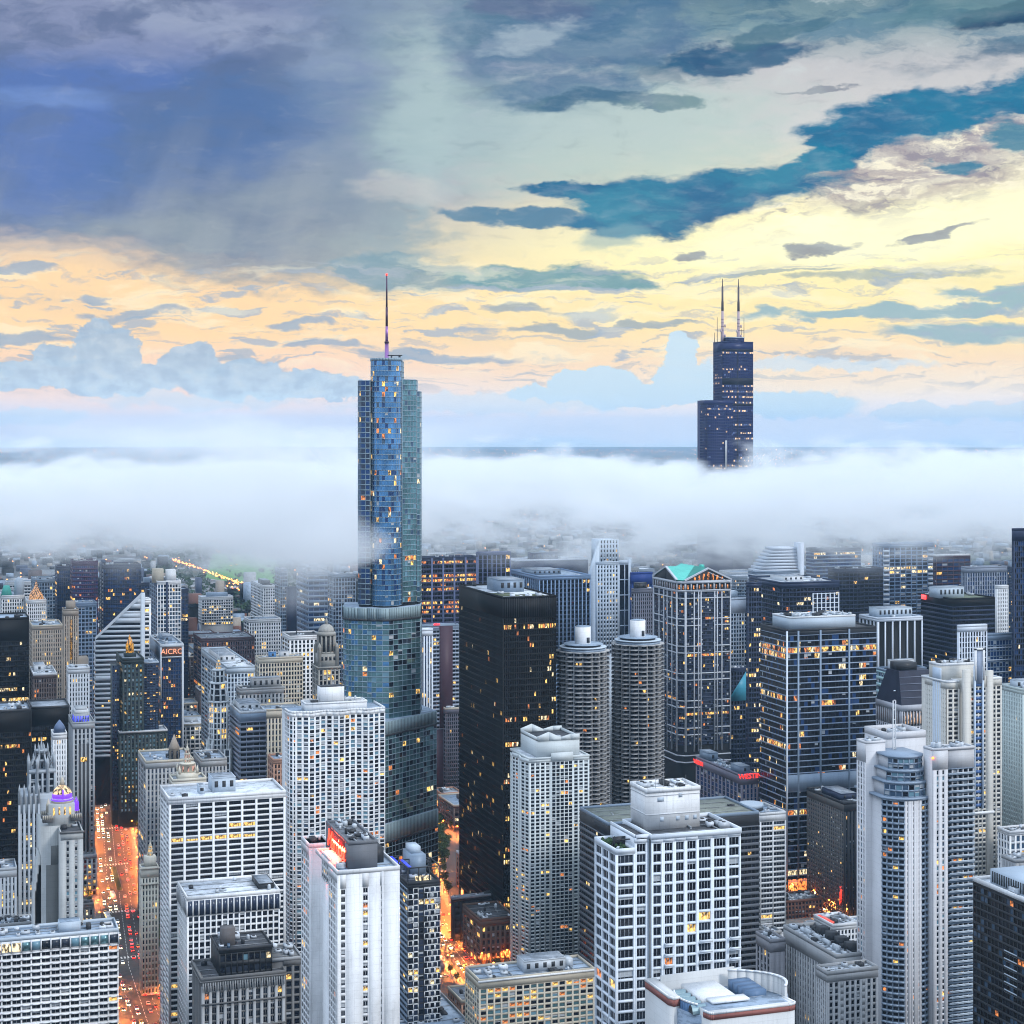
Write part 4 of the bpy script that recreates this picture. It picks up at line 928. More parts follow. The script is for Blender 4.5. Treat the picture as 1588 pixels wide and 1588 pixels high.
def crescent_block():
    D = 560; c = W(1107, D); H = Zof(1571, D)
    b = Bld('cinema_block', 'pale block with red trimmed parapets and curved glass wall around a sunken roof, bottom edge', 'building', c)
    w = solve(c, (1, 0), 1223); MP = wall('pale precast', (.60, .61, .61), .75, .3); RT = wall('red stone trim', (.34, .13, .11), .8, .3)
    GG = glassm('dark green curtain glass', (.03, .07, .08), spec=.7)
    def arc(cx, cy, r, a0, a1, n): return [(cx + r*math.cos(math.radians(a0 + (a1-a0)*i/n)), cy + r*math.sin(math.radians(a0 + (a1-a0)*i/n))) for i in range(n+1)]
    # front-right wing
    mb, ms, key = b.part('wall'); k = b.mat(key, MP)
    front = [(-4, 6)] + arc(0, 3, 3, 180, 270, 4) + [(w, 0)] + arc(w + 0, 3, 3, 270, 350, 4)[1:] + [(w + 2, 12), (w - 4, 18), (-4, 18)]
    mb.prism(front, 0, H, k)
    back = [(-17, 24), (-14, 21), (-10, 22), (-8, 46), (w - 2, 50), (w - 6, 40), (0, 40), (-8, 30), (-17, 56)]
    mb.prism([(-17.5, 26), (-15.5, 22.5), (-11, 23.5), (-10, 58), (-17.5, 58)], 0, H + 1.6, k)
    mb.prism([(-10, 50), (w - 4, 52), (w - 4, 53.2), (-10, 51.2)], 0, H + 3.5, k)
    cur = arc(w*.42, 26, 22, 222, 150, 12)
    mb2, ms, key2 = b.part('curved_glass_wall', own=True); kg = b.mat(key2, GG); kr = b.mat(key2, M_WHITE); kb = b.mat(key2, wall('blue band', (.10, .2, .36), .5, .2))
    for i in range(12):
        p, q = np.array(cur[i+1]), np.array(cur[i]); u = q - p; L = np.linalg.norm(u); f = fr((p[0], p[1], 0), u/L)
        mb2.box(0, L, -.5, 0, 0, H - 4.6, kg, f); mb2.box(-.02, L + .02, -.55, .1, H - 4.6, H + .6, kb, f); mb2.box(-.05, L + .05, -.7, .25, H + .6, H + 1.2, kr, f)
    cur = arc(w*.2, 24, 27, -28, 60, 12)
    mb3, ms, key3 = b.part('curved_parapet', own=True); kw = b.mat(key3, MP); kr = b.mat(key3, M_WHITE)
    for i in range(12):
        p, q = np.array(cur[i]), np.array(cur[i+1]); u = q - p; L = np.linalg.norm(u); f = fr((p[0], p[1], 0), u/L)
        mb3.box(0, L, -.6, 0, 0, H + 3.4, kw, f); mb3.box(-.04, L + .04, -.8, .2, H + 3.4, H + 3.9, kr, f)
    # trims
    mb4, ms, key4 = b.part('red_trim', own=True); kt = b.mat(key4, RT); kw4 = b.mat(key4, M_WHITE)
    ring = front[:]
    for i in range(len(ring) - 3):
        p, q = np.array(ring[i]), np.array(ring[i+1]); u = q - p; L = np.linalg.norm(u)
        if L < .01: continue
        f = fr((p[0], p[1], 0), u/L); mb4.box(0, L, -.02, .22, H - 2.2, H - .5, kt, f); mb4.box(-.05, L + .05, -.45, .35, H - .5, H + .25, kw4, f)
    for p, q in (((-17.5, 58), (-17.5, 26)), ((-17.5, 26), (-15.5, 22.5)), ((-15.5, 22.5), (-11, 23.5))):
        p, q = np.array(p), np.array(q); u = q - p; L = np.linalg.norm(u); f = fr((p[0], p[1], 0), u/L); mb4.box(0, L, -.02, .22, H - 1.4, H + .8, kt, f); mb4.box(-.05, L+.05, -.4, .35, H + .8, H + 1.7, kw4, f)
    mb5, ms, key5 = b.part('roof_deck'); mb5.prism(arc(w*.4, 27, 24, 0, 330, 20), 0, H - 2.2, b.mat(key5, M_ROOFB)); mb5.box(-3, w + 1, 4, 17, H - .8, H + .05, b.mat(key5, M_ROOFB))
    b.B('white_roof_panel', w*.10, w*.60, 11, 19, H + .4, H + 1.1, M_WHITE, own=True); b.B('white_roof_panel', w*.04, w*.50, 19.02, 46, H - 1.6, H + 1.0, M_WHITE, own=True)
    VG = wall('roof vault metal', (.22, .32, .36), .35, .3, metal=.3)
    for i in range(5):
        mb6, ms, key6 = b.part('roof_vault', own=True); yy = 13 + i*6.5; kk = b.mat(key6, VG)
        A = [(yy + 2.9*math.cos(a*math.pi/8), H - 2.0 + 2.6*math.sin(a*math.pi/8)) for a in range(9)]
        for j in range(8):
            (ya, za), (yb, zb_) = A[j], A[j+1]; mb6.quads([[-9, ya, za], [w*.02, ya, za], [w*.02, yb, zb_], [-9, yb, zb_]], kk)
        mb6.poly([(-9, y_, z_) for y_, z_ in A], b.mat(key6, M_CHAR))
    for i in range(4): b.B('roof_unit', w*.66, w*.93, 20 + i*6, 25 + i*6, H - 2.2, H + 1.4, wall('blue chiller', (.12, .2, .33), .5, .3), own=True)
    b.face((w*.34, -.02), (1, 0), w*.52, H - 14, H - 4.4, 8, 2, pier=.25, sp=.6, pd=.3, sd=.2, wm=MP, theme=[(G_CYAN, .5), (G_GREY, .5)], minpx=4)
    def fit(v): v[:, 0] = np.where(v[:, 0] < 0, v[:, 0]*.5, v[:, 0]); v[:, 1] *= .6
    for mb_, _, _, _ in b.parts.values():
        for v in mb_.v: fit(v)
    for g_ in b.panes: fit(g_['P'])
    b.bb = [(-9, w + 3, 0, 35, H)]; b.maxz = H
    b.finish_later = True
def grey_blocks():
    GS = wall('grey pink stone', (.25, .25, .27), .85, .4)
    b = std('stone_block', 'narrow blank grey stone block with flat roof, right of the condominium tower', 1195, 830, 1461, 1218, 1172, fh=3.4, nc=2, ne=4,
            st=S(pier=2.6, sp=.8, pd=.6, sd=.2, wm=GS, theme=T_DARK, top=5, skip=lambda c, r: True), est=S(skip=None, pier=1.2), rf=M_ROOFW, units=2)
    b2 = std('medical_block', 'long grey limestone block with strip windows and crowded white roof plant', 1297, 800, 1485, 1349, 1215, fh=3.4, nc=6, ne=20,
             st=S(pier=1.0, sp=1.1, pd=.6, sd=.15, wm=M_LIME, theme=T_DARK, top=7, lit=.03), rf=M_ROOFW, units=16, par=1.4)
    for i in range(4): b2.B('duct', b2.W*.25, b2.W*.32, 6 + i*9, 12 + i*9, b2.H + .5, b2.H + 2.8, M_UNIT, own=True); b2.B('plant_room', b2.W*.55, b2.W*.85, 5 + i*9, 10 + i*9, b2.H, b2.H + 3.8, M_CHAR, own=True)
    b3 = std('clinic_block', 'square grey stone block with rows of small dark windows in front of the long block', 1283, 740, 1511, 1362, 1265, fh=2.75, nc=9, ne=5,
             st=S(pier=1.1, sp=1.0, pd=.4, sd=.34, wm=M_LIME, theme=T_DARK, top=3.5, lit=.05, lm=(L_ORG, L_WARM), minpx=5, skip=lambda c, r: c in (2, 6)), rf=M_ROOFW, units=4)
def plaza_tower():
    D = 800; H = Zof(1152, D); MP = wall('warm white concrete', (.62, .62, .64), .7, .25)
    c, w, dep = place(1343, D, 1373, 1328.5)
    b = Bld('apartment_tower', 'tallest pale apartment tower with curved glass front and balconies between two flat wings', 'building', c)
    zb = zvis(880); fh = 2.63; n = int((H - 9 - zb)/fh); zb = H - 9 - n*fh
    s_ = dict(sp=.95, pd=.4, sd=.36, wm=MP, theme=T_RES, lit=.05, lm=(L_ORG, L_WARM), top=9, minpx=5, blind=.25)
    # left wing: windowed north-east strip then blank return
    b.face((0, dep), (0, -1), dep - .02, zb, H, 3, n, pier=1.2, **s_)
    b.B('wall', -.02, w, 0, 1.5, zb, H, MP); b.core(0, w, 0, dep, 0, H, MP)
    b.roof(-.06, w + .06, -.06, dep + .1, H, M_ROOFW, .6, MP, 2)
    # right wing in front
    c2, w2, d2 = place(1447, D - 14, 1511, 1432); X, Y = (c2 - c)[:2]; H2 = Zof(1163, D - 14)
    n2 = int((H2 - 9 - zb)/fh)
    b.face((X - .02, Y), (1, 0), w2*.36, zb, H2, 2, n2, pier=1.9, **{**s_, 'theme': T_RES})
    b.face((X + w2*.36, Y + .6), (1, 0), w2*.64 + .3, zb, H2, 5, n2, pier=.35, **{**s_, 'theme': T_DARK, 'sm': M_STEEL, 'pd': 1.0, 'sd': 1.1})
    b.B('wall', X + .02, X + w2 - .02, Y + 1.8, Y + d2, 0, H2 - .1, MP); b.B('wall', X, X + 1.5, Y + .02, Y + d2, zb, H2, MP)
    b.roof(X - .06, X + w2 + .3, Y - .06, Y + d2, H2, M_ROOFW, .6, MP, 4)
    mb, ms, key = b.part('balconies', own=True); k = b.mat(key, M_PALEB)
    for r in range(n2):
        z = H2 - 9 - (r+1)*fh; mb.box(X + w2*.38, X + w2 - .2, Y - .9, Y + .55, z + .1, z + .35, k); mb.box(X + w2*.38, X + w2 - .2, Y - .9, Y - .78, z + .35, z + 1.0, k)
    # central core and curved bay
    px0, px1 = W(1376, D + 10) - c, W(1465, D + 2) - c; Hc = Zof(1158, D + 4)
    b.B('upper_block', px0[0], px1[0], 6, 26, H - 22, Zof(1153, D + 4) + 1.2, MP); zc = Zof(1153, D+4) + 1.2
    b.roof(px0[0] - .06, px1[0] + .06, 5.94, 26, zc, M_ROOFD, 2.6, MP, 3)
    mbm, ms, key = b.part('mast_pair', own=True); k = b.mat(key, M_OFFW); mx = (W(1401, D - 2) - c)[0]
    zt = Zof(1090, D)
    for dx in (0, 1.3): mbm.box(mx + dx, mx + dx + .3, 1.6, 2.2, H - 30, zt, k)
    for q in range(12): mbm.box(mx + .5, mx + 1.3, 1.7, 2.1, H - 26 + q*4.4, H - 25.6 + q*4.4, k)
    zs = [(1175, 3), (1193, 2), (1213, 1), (1235, 0)]
    CY = -7.0; cx = (W(1398.5, (c[1] + CY) / .8753) - c)[0]; R = 13.6
    zprev = zb
    def bay(r_, z0_, z1_, glassy, nn):
        th = np.linspace(200, 340, nn + 1); P = [(cx + r_*math.cos(math.radians(t)), CY + r_*.92*math.sin(math.radians(t))) for t in th]
        k_ = max(1, int(round((z1_ - z0_)/fh)))
        for i in range(nn):
            p, q = np.array(P[i]), np.array(P[i+1]); L = np.linalg.norm(q - p); mid_ = (i in range(int(nn*.38), int(nn*.66)))
            if glassy: b.face(p, (q-p)/L, L, z0_, z1_, 1, k_, pier=.18, sp=.7, pd=.3, sd=.4, wm=M_STEEL, sm=M_STEEL, theme=[(G_BLUE, .35), (G_CYAN, .3), (G_DARK, .35)], lit=.02, minpx=5)
            elif mid_: b.face(p, (q-p)/L, L, z0_, z1_, 1, k_, pier=1.2, sp=1.0, pd=.4, sd=.36, wm=MP, theme=T_RES, lit=.08, minpx=5, lm=(L_ORG, L_WARM), top=0)
            else: b.face(p, (q-p)/L, L, z0_, z1_, 1, k_, pier=.25, sp=.9, pd=.9, sd=1.2, wm=M_STEEL, sm=M_STEEL, theme=T_DARK, lit=.06, minpx=5, lm=(L_ORG, L_WARM))
        mbx, ms, key = b.part('bay_cap', own=True); mbx.prism([(cx + (x-cx)*1.03, CY + (y-CY)*1.03) for x, y in P] + [(cx + r_*.9, 14), (cx - r_*.9, 14)], z1_, z1_ + .9, b.mat(key, M_STEEL))
        mbw, ms, key = b.part('wall'); mbw.prism([(cx + (x-cx)*.9, CY + (y-CY)*.86) for x, y in P] + [(cx + r_*.8, 14), (cx - r_*.8, 14)], 0 if not glassy else z0_, z1_, b.mat(key, MP))
    z_a = Zof(1238, D - 10)
    bay(R, zb, z_a, False, 12); bay(R - 1.6, z_a + .9, Zof(1213, D - 8), True, 10); bay(R - 3.0, Zof(1213, D-8) + .9, Zof(1194, D - 6), True, 9); bay(R - 4.2, Zof(1194, D-6) + .9, Zof(1172, D - 4), True, 9)
    b.B('warning_light', X - .6, X + .1, Y - .5, Y + .2, H2 - 4, H2 - 3.2, litm('orange lamp', (255, 110, 40), 6, False), own=True)
    b.bb.append((0, X + w2, Y, 26, H)); b.finish_later = True
def right_edge():
    D = 640
    b = std('glass_block', 'dark glazed block with staggered pale panels and white roof rim, cut by the right edge', 1665, D, 1430, 1760, 1509, fh=3.0, nc=8, ne=26,
            st=S(pier=.2, sp=.7, pd=.3, sd=.5, wm=M_CHAR, sm=M_CHAR, theme=[(G_BLACK, .45), (G_DARK, .4), (G_BRN, .15)], lit=.025, top=1.5, mull=0, lm=(L_ORG,)),
            est=S(theme=[(G_BLACK, .5), (G_DARK, .36), (G_BLUE, .14)], blind=.0), rf=M_ROOFW, pm=M_WHITE, units=4)
    b.B('plant_room', -.0 + 4, 22, 20, 58, b.H, b.H + 5.5, M_PALEB, own=True)
    mb, ms, key = b.part('plant_fins', own=True); k = b.mat(key, M_CHAR)
    for i in range(24): mb.box(3.8, 3.98, 20.4 + i*1.55, 21.1 + i*1.55, b.H + .6, b.H + 4.8, k)
    for r in range(30):                                   # pale balcony strips
        for (a, e) in ((.33, .46), (.62, .86)):
            if (r // 6) % 2 == (a > .5): continue
            mb, ms, key = b.part('pale_panel', own=True); z = b.H - 5 - r*3.0; mb.box(-.12, -.02, b.Dp*(1-e), b.Dp*(1-a), z, z + 1.2, b.mat(key, M_PALEB))
# ================================================================= LANDMARKS IN THE MIDDLE
def spire_rings(base, steps, n=10):
    return [(r, base + z) for r, z in steps]
def glass_tower():
    D = 1134; c = W(600, D)
    b = Bld('glass_tower', 'tall stepped blue glass tower with rounded corners and slender spire, rising through the cloud', 'skyscraper', c, -math.degrees(PSI))
    k = D / F                                  # metres per pixel of the photo at this depth
    MULL = wall('pale steel mullion', (.26, .35, .41), .4, .2); LV = wall('louvre band', (.30, .40, .43), .6, .2)
    def tier(P, z0, z1, fh=3.35, theme=T_TEAL, lit=.04, litrow=.05, band=None, smooth=3.6, close=True, vis=None, mn=.1):
        P = [np.array(p, float) for p in P]
        n = int((z1 - (band or 0) - z0) / fh); zb = z1 - (band or 0) - n*fh
        N = len(P)
        for i in range(N):
            p, q = P[i], P[(i+1) % N]; u = q - p; L = np.linalg.norm(u)
            if L < .3: continue
            u = u / L; nn = np.array([u[1], -u[0]])
            wl = (p + q)/2                                # only the faces turned to the city north of it
            if nn[1] > .35: continue
            nc = max(1, int(round(L / smooth)))
            th = theme(i, wl) if callable(theme) else theme
            b.face(p, u, L, max(zb, 22), z1 - (band or 0), nc, int((z1 - (band or 0) - max(zb, 22))/fh), pier=mn, sp=.42, pd=.22, sd=.34 if fh < 4 else .2, wm=MULL, sm=MULL, theme=th, lit=lit, litrow=litrow, lm=(L_WARM, L_PALE, L_ORG), minpx=6, end=mn/2, blind=.02)
            if band:
                f = fr((p[0], p[1], 0), u); mb, ms, key = b.part('louvre_band', own=True)
                mb.box(-.02, L + .02, -.6, .15, z1 - band, z1, b.mat(key, LV), f)
                for q_ in range(int(L/1.5)): mb.box(q_*1.5, q_*1.5 + .12, .15, .3, z1 - band + .3, z1 - .2, b.mat(key, M_CHAR), f)
                mb.box(-.02, L + .02, -.5, .3, z1 - band - 1.3, z1 - band, b.mat(key, M_CHAR), f)
        mb, ms, key = b.part('core'); cen = sum(P)/N
        mb.prism([tuple(p + (cen - p)/np.linalg.norm(cen - p)*1.3) for p in P], max(0, z0 - 2), z1 - .2, b.mat(key, M_CHAR))
        mb, ms, key = b.part('roof_deck'); mb.prism([tuple(p + (cen - p)/np.linalg.norm(cen - p)*.4) for p in P], z1 - .5, z1 + .25, b.mat(key, M_ROOFB))
        for p in P: b.bb.append((p[0], p[0]+.1, p[1], p[1]+.1, z1))
    def X(px): return (px - 600) * k
    def arc(cx, cy, rx, ry, a0, a1, n): return [(cx + rx*math.cos(math.radians(a0 + (a1-a0)*i/n)), cy + ry*math.sin(math.radians(a0 + (a1-a0)*i/n))) for i in range(n+1)]
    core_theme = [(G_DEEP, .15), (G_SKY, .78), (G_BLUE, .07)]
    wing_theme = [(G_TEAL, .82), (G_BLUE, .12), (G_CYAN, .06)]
    # upper shaft: left wing, bowed centre, right wing
    zA, zC, zR, zR2 = Zof(590, D), Zof(559, D), Zof(588, D), Zof(606, D)
    z2, z1 = Zof(944, D - 6), Zof(1140, D - 20)
    left = arc(X(560), 9, X(600)-X(593), 7, 180, 262, 4) + [(X(574), 1.2), (X(574), 30), (X(553), 30)]
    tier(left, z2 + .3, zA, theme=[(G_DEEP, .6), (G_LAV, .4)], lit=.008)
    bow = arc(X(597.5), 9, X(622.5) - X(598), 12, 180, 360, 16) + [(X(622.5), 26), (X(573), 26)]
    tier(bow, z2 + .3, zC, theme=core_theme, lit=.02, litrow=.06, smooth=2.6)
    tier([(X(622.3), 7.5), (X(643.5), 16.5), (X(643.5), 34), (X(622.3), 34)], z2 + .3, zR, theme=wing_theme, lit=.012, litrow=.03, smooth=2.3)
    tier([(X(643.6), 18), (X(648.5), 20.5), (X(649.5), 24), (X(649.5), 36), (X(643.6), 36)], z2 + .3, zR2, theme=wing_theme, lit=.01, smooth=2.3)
    # second tier: long rounded nose to the left
    a34 = math.radians(45); xs, ys = X(598), -3.5
    xe = X(650); ye = -4.3 + (xe - 1.7)*math.tan(a34)
    nose = arc(X(556), 16, X(600) - X(572), 17, 190, 268, 7)
    t2 = [(X(528), 34), (X(528.5), 20)] + nose + [(X(570), -2.5), (X(584), -4.4), (1.7, -4.3), (xe, ye), (xe, ye + 20), (xs, 36)]
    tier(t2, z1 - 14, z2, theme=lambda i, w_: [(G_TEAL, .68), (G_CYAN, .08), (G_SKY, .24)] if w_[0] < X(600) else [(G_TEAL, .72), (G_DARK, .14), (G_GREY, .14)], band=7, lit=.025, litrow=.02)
    # lowest tier: its right flank runs back from the river corner
    t1 = [(X(520), 36), (X(522), 4), (X(585), -16.4), (X(600), -16), (30.8, 28.7), (X(640), 60)]
    tier(t1, 40, z1 + 7.5, theme=[(G_TEAL, .62), (G_DARK, .2), (G_GREY, .18)], band=8, lit=.04, litrow=.01)
    t0 = [(X(518), 38), (X(520), 2), (X(585), -17.8), (X(601), -17.4), (31.7, 29), (X(640), 62)]
    tier(t0, 4, Zof(1280, D - 20), theme=T_BLACK, band=11, lit=.1, litrow=.0, fh=3.6)
    # crown rails, window cleaning crane, spire
    mb, ms, key = b.part('crown_rim', own=True)
    for i in range(16):
        p, q = np.array(bow[i]), np.array(bow[i+1]); u = q - p; L = np.linalg.norm(u); mb.box(0, L, -.4, .3, zC, zC + 1.6, b.mat(key, MULL), fr((p[0], p[1], 0), u/L))
    mb, ms, key = b.part('roof_crane', own=True); kk = b.mat(key, M_CHAR)
    mb.box(2, 3, 6, 7, zC, zC + 3.2, kk); mb.box(0, 9.5, 6.2, 6.8, zC + 3.2, zC + 3.8, kk); mb.box(7, 8.4, 6, 7, zC + 2.2, zC + 3.2, kk)
    SP1 = wall('mauve spire metal', (.34, .17, .42), .35, .2, metal=.6); SP2 = wall('dark spire metal', (.10, .06, .10), .35, .2, metal=.6)
    sx, sy = X(598), 10
    sp, ms, key = b.part('spire', own=True); zt = Zof(423, D)
    H_ = zt - zC
    sp.cone((sx, sy), [(2.2, zC), (1.9, zC + H_*.03), (1.35, zC + H_*.035), (1.2, zC + H_*.205)], 12, b.mat(key, SP1))
    sp.cone((sx, sy), [(1.5, zC + H_*.205), (1.5, zC + H_*.225)], 12, b.mat(key, SP2))
    sp.cone((sx, sy), [(.95, zC + H_*.225), (.80, zC + H_*.40)], 12, b.mat(key, SP1)); sp.cone((sx, sy), [(.8, zC + H_*.40), (.75, zC + H_*.62)], 12, b.mat(key, SP2))
    sp.cone((sx, sy), [(.62, zC + H_*.62), (.42, zC + H_*.985)], 10, b.mat(key, SP2))
    b.B('warning_light', sx - .6, sx + .6, sy - .6, sy + .6, zt - .8, zt + .3, litm('red beacon', (255, 50, 30), 3, False), own=True)
    return b
def black_tower():
    D = 1071
    b = std('office_tower', 'black steel and glass office tower with scattered yellow lit floors, centre of the view', 780, D, 927.5, 862.5, 712, fh=3.75, nc=24, ne=52,
            st=S(pier=.28, sp=1.15, pd=.35, sd=.28, wm=M_BLACK, sm=M_BLACK, theme=T_BLACK, lit=.05, litrow=.13, top=12, blind=0.0, lm=(L_WARM, L_WARM, L_PALE, L_ORG), minpx=9), est=S(lit=.03, litrow=.012), rf=M_ROOFW, pm=M_BLACK, par=1.0, units=5,
            z0=14, pen=[(.30, .78, .42, .70, 7.5, M_STEEL)], H=212)

    mb, ms, key = b.part('screen_fins', own=True); k = b.mat(key, M_CHAR)
    for i in range(25): x = i*b.W/24; mb.box(x - .12, x + .12, -.16, -.045, b.H - 11.6, b.H - .2, k)
    GR = wall('roof lawn', (.10, .12, .06), .95, .5)
    b.B('green_roof', 3, b.W*.45, 12, 34, b.H, b.H + .14, GR, own=True); b.B('green_roof', b.W*.5, b.W - 4, 6, 22, b.H, b.H + .14, GR, own=True)
    mb, ms, key = b.part('lobby_column', own=True); k = b.mat(key, M_BLACK)
    for i in range(5): mb.box(i*b.W/4 - .6 if i else 0, i*b.W/4 + .6 if i < 4 else b.W, 0, 1.2, 0, 14.2, k)
    for i in range(9): mb.box(0, 1.2, i*b.Dp/8 - .6 if i else 0.02, i*b.Dp/8 + .6, 0, 14.2, k)
def corncob(px, py, D, lab, r, cpx):
    c = W(px, D); b = Bld('round_tower', lab, 'building', c, rot=11.25 - 10)
    H = Zof(py, D); fh = 2.72; MC = wall('grey concrete balcony', (.40, .40, .40), .8, .3); MD = wall('balcony shade', (.05, .05, .055), .8, .3)
    n = 16; m_ = 6
    P = []
    for i in range(n):
        for j in range(m_):
            a = (i + j/m_) / n * 2*math.pi; q = abs(math.sin(math.pi * j/m_)) ** .7
            P.append((math.cos(a) * (r - 2.2 + 2.2*q), math.sin(a) * (r - 2.2 + 2.2*q)))
    ring = MB(); ring.prism(P, 0, .45, 0); 
    Pin = [(x*.985, y*.985) for x, y in P]
    i_ = np.arange(len(P)); 
    v = np.concatenate([np.c_[np.array(Pin), np.full(len(P), .45)], np.c_[np.array(Pin), np.full(len(P), 1.15)]]); N = len(P)
    ring._add(v, np.stack([i_, (i_+1) % N, (i_+1) % N + N, i_ + N], 1), np.full(N, 1))
    o = ring.build('balcony_ring', [MC, wall('balcony rail', (.15, .155, .17), .6, .3)], b.root); me = o.data; nf = int((H - 55) / fh)
    o.location = (0, 0, H - fh)
    for i in range(1, nf):
        q = bpy.data.objects.new('balcony_ring', me); q.location = (0, 0, H - fh*(i+1)); q.parent = b.root; COL.objects.link(q)
    # recessed glazing: dark drum with window walls between radial fins
    ri = r - 4.3
    for i in range(n*2):
        a0, a1 = i/(n*2)*2*math.pi, (i+1)/(n*2)*2*math.pi; p = np.array((ri*math.cos(a0), ri*math.sin(a0))); q = np.array((ri*math.cos(a1), ri*math.sin(a1))); L = np.linalg.norm(q-p)
        mid = b.world([[*(p+q)/2, 0]])[0] - np.array([c[0], c[1], 0]); 
        if mid[0]*fwd[0] + mid[1]*fwd[1] > 3: continue
        b.face(p, (q-p)/L, L, H - fh*nf, H - .5, 1, nf, pier=.35, sp=.6, pd=.25, sd=.2, wm=MD, theme=[(G_DARK, .6), (G_GREY, .4)], lit=.035, lm=(L_ORG, L_WARM), minpx=30)
    mb, ms, key = b.part('wall'); mb.cone((0, 0), [(ri - .6, 0), (ri - .6, H)], 32, b.mat(key, MD))
    mb.prism(P, H, H + .5, b.mat(key, MC))
    fins, ms, key = b.part('radial_fin', own=True)
    for i in range(n):
        a = i/n*2*math.pi; u = (math.cos(a), math.sin(a)); fins.box(ri - 1, r - 2.1, -.14, .14, 55, H, b.mat(key, MC), fr((0, 0, 0), u))
    rf, ms, key = b.part('roof_deck', own=True); rf.cone((0, 0), [(r - 3, H + .5), (r - 3, H + 1.7)], 40, b.mat(key, M_ROOFB)); rf.cone((0, 0), [(r - 2.2, H + 2.4), (r - 2.2, H + 2.9)], 40, b.mat(key, M_PALEB))
    rf.cone((0, 0), [(r - 6, H + 1.7), (r - 6, H + 4.2)], 32, b.mat(key, MD)); rf.cone((0, 0), [(r - 4.6, H + 4.2), (r - 4.6, H + 4.6)], 32, b.mat(key, M_ROOFB))
    cr, ms, key = b.part('lift_core', own=True); cr.cone((0, 0), [(4.9, H), (4.9, H + 15)], 24, b.mat(key, M_WHITE)); cr.cone((0, 0), [(4.5, H + 15), (4.5, H + 15.4)], 24, b.mat(key, M_ROOFB))
    u = W(px + 8, D) - c; b.B('door', .6, 2.4, -5.15, -4.3, H + 5.4, H + 8.6, M_CHAR, own=True)
    # parking ramp storeys below
    pk, ms, key = b.part('parking_ramp', own=True)
    for i in range(18): pk.cone((0, 0), [(r - .4, 3 + i*2.9), (r - .4, 4.1 + i*2.9)], 40, b.mat(key, MC))
    for p in ((-r, -r), (r, r)): b.bb.append((p[0], p[0] + .1, p[1], p[1] + .1, H))
    b.maxz = H
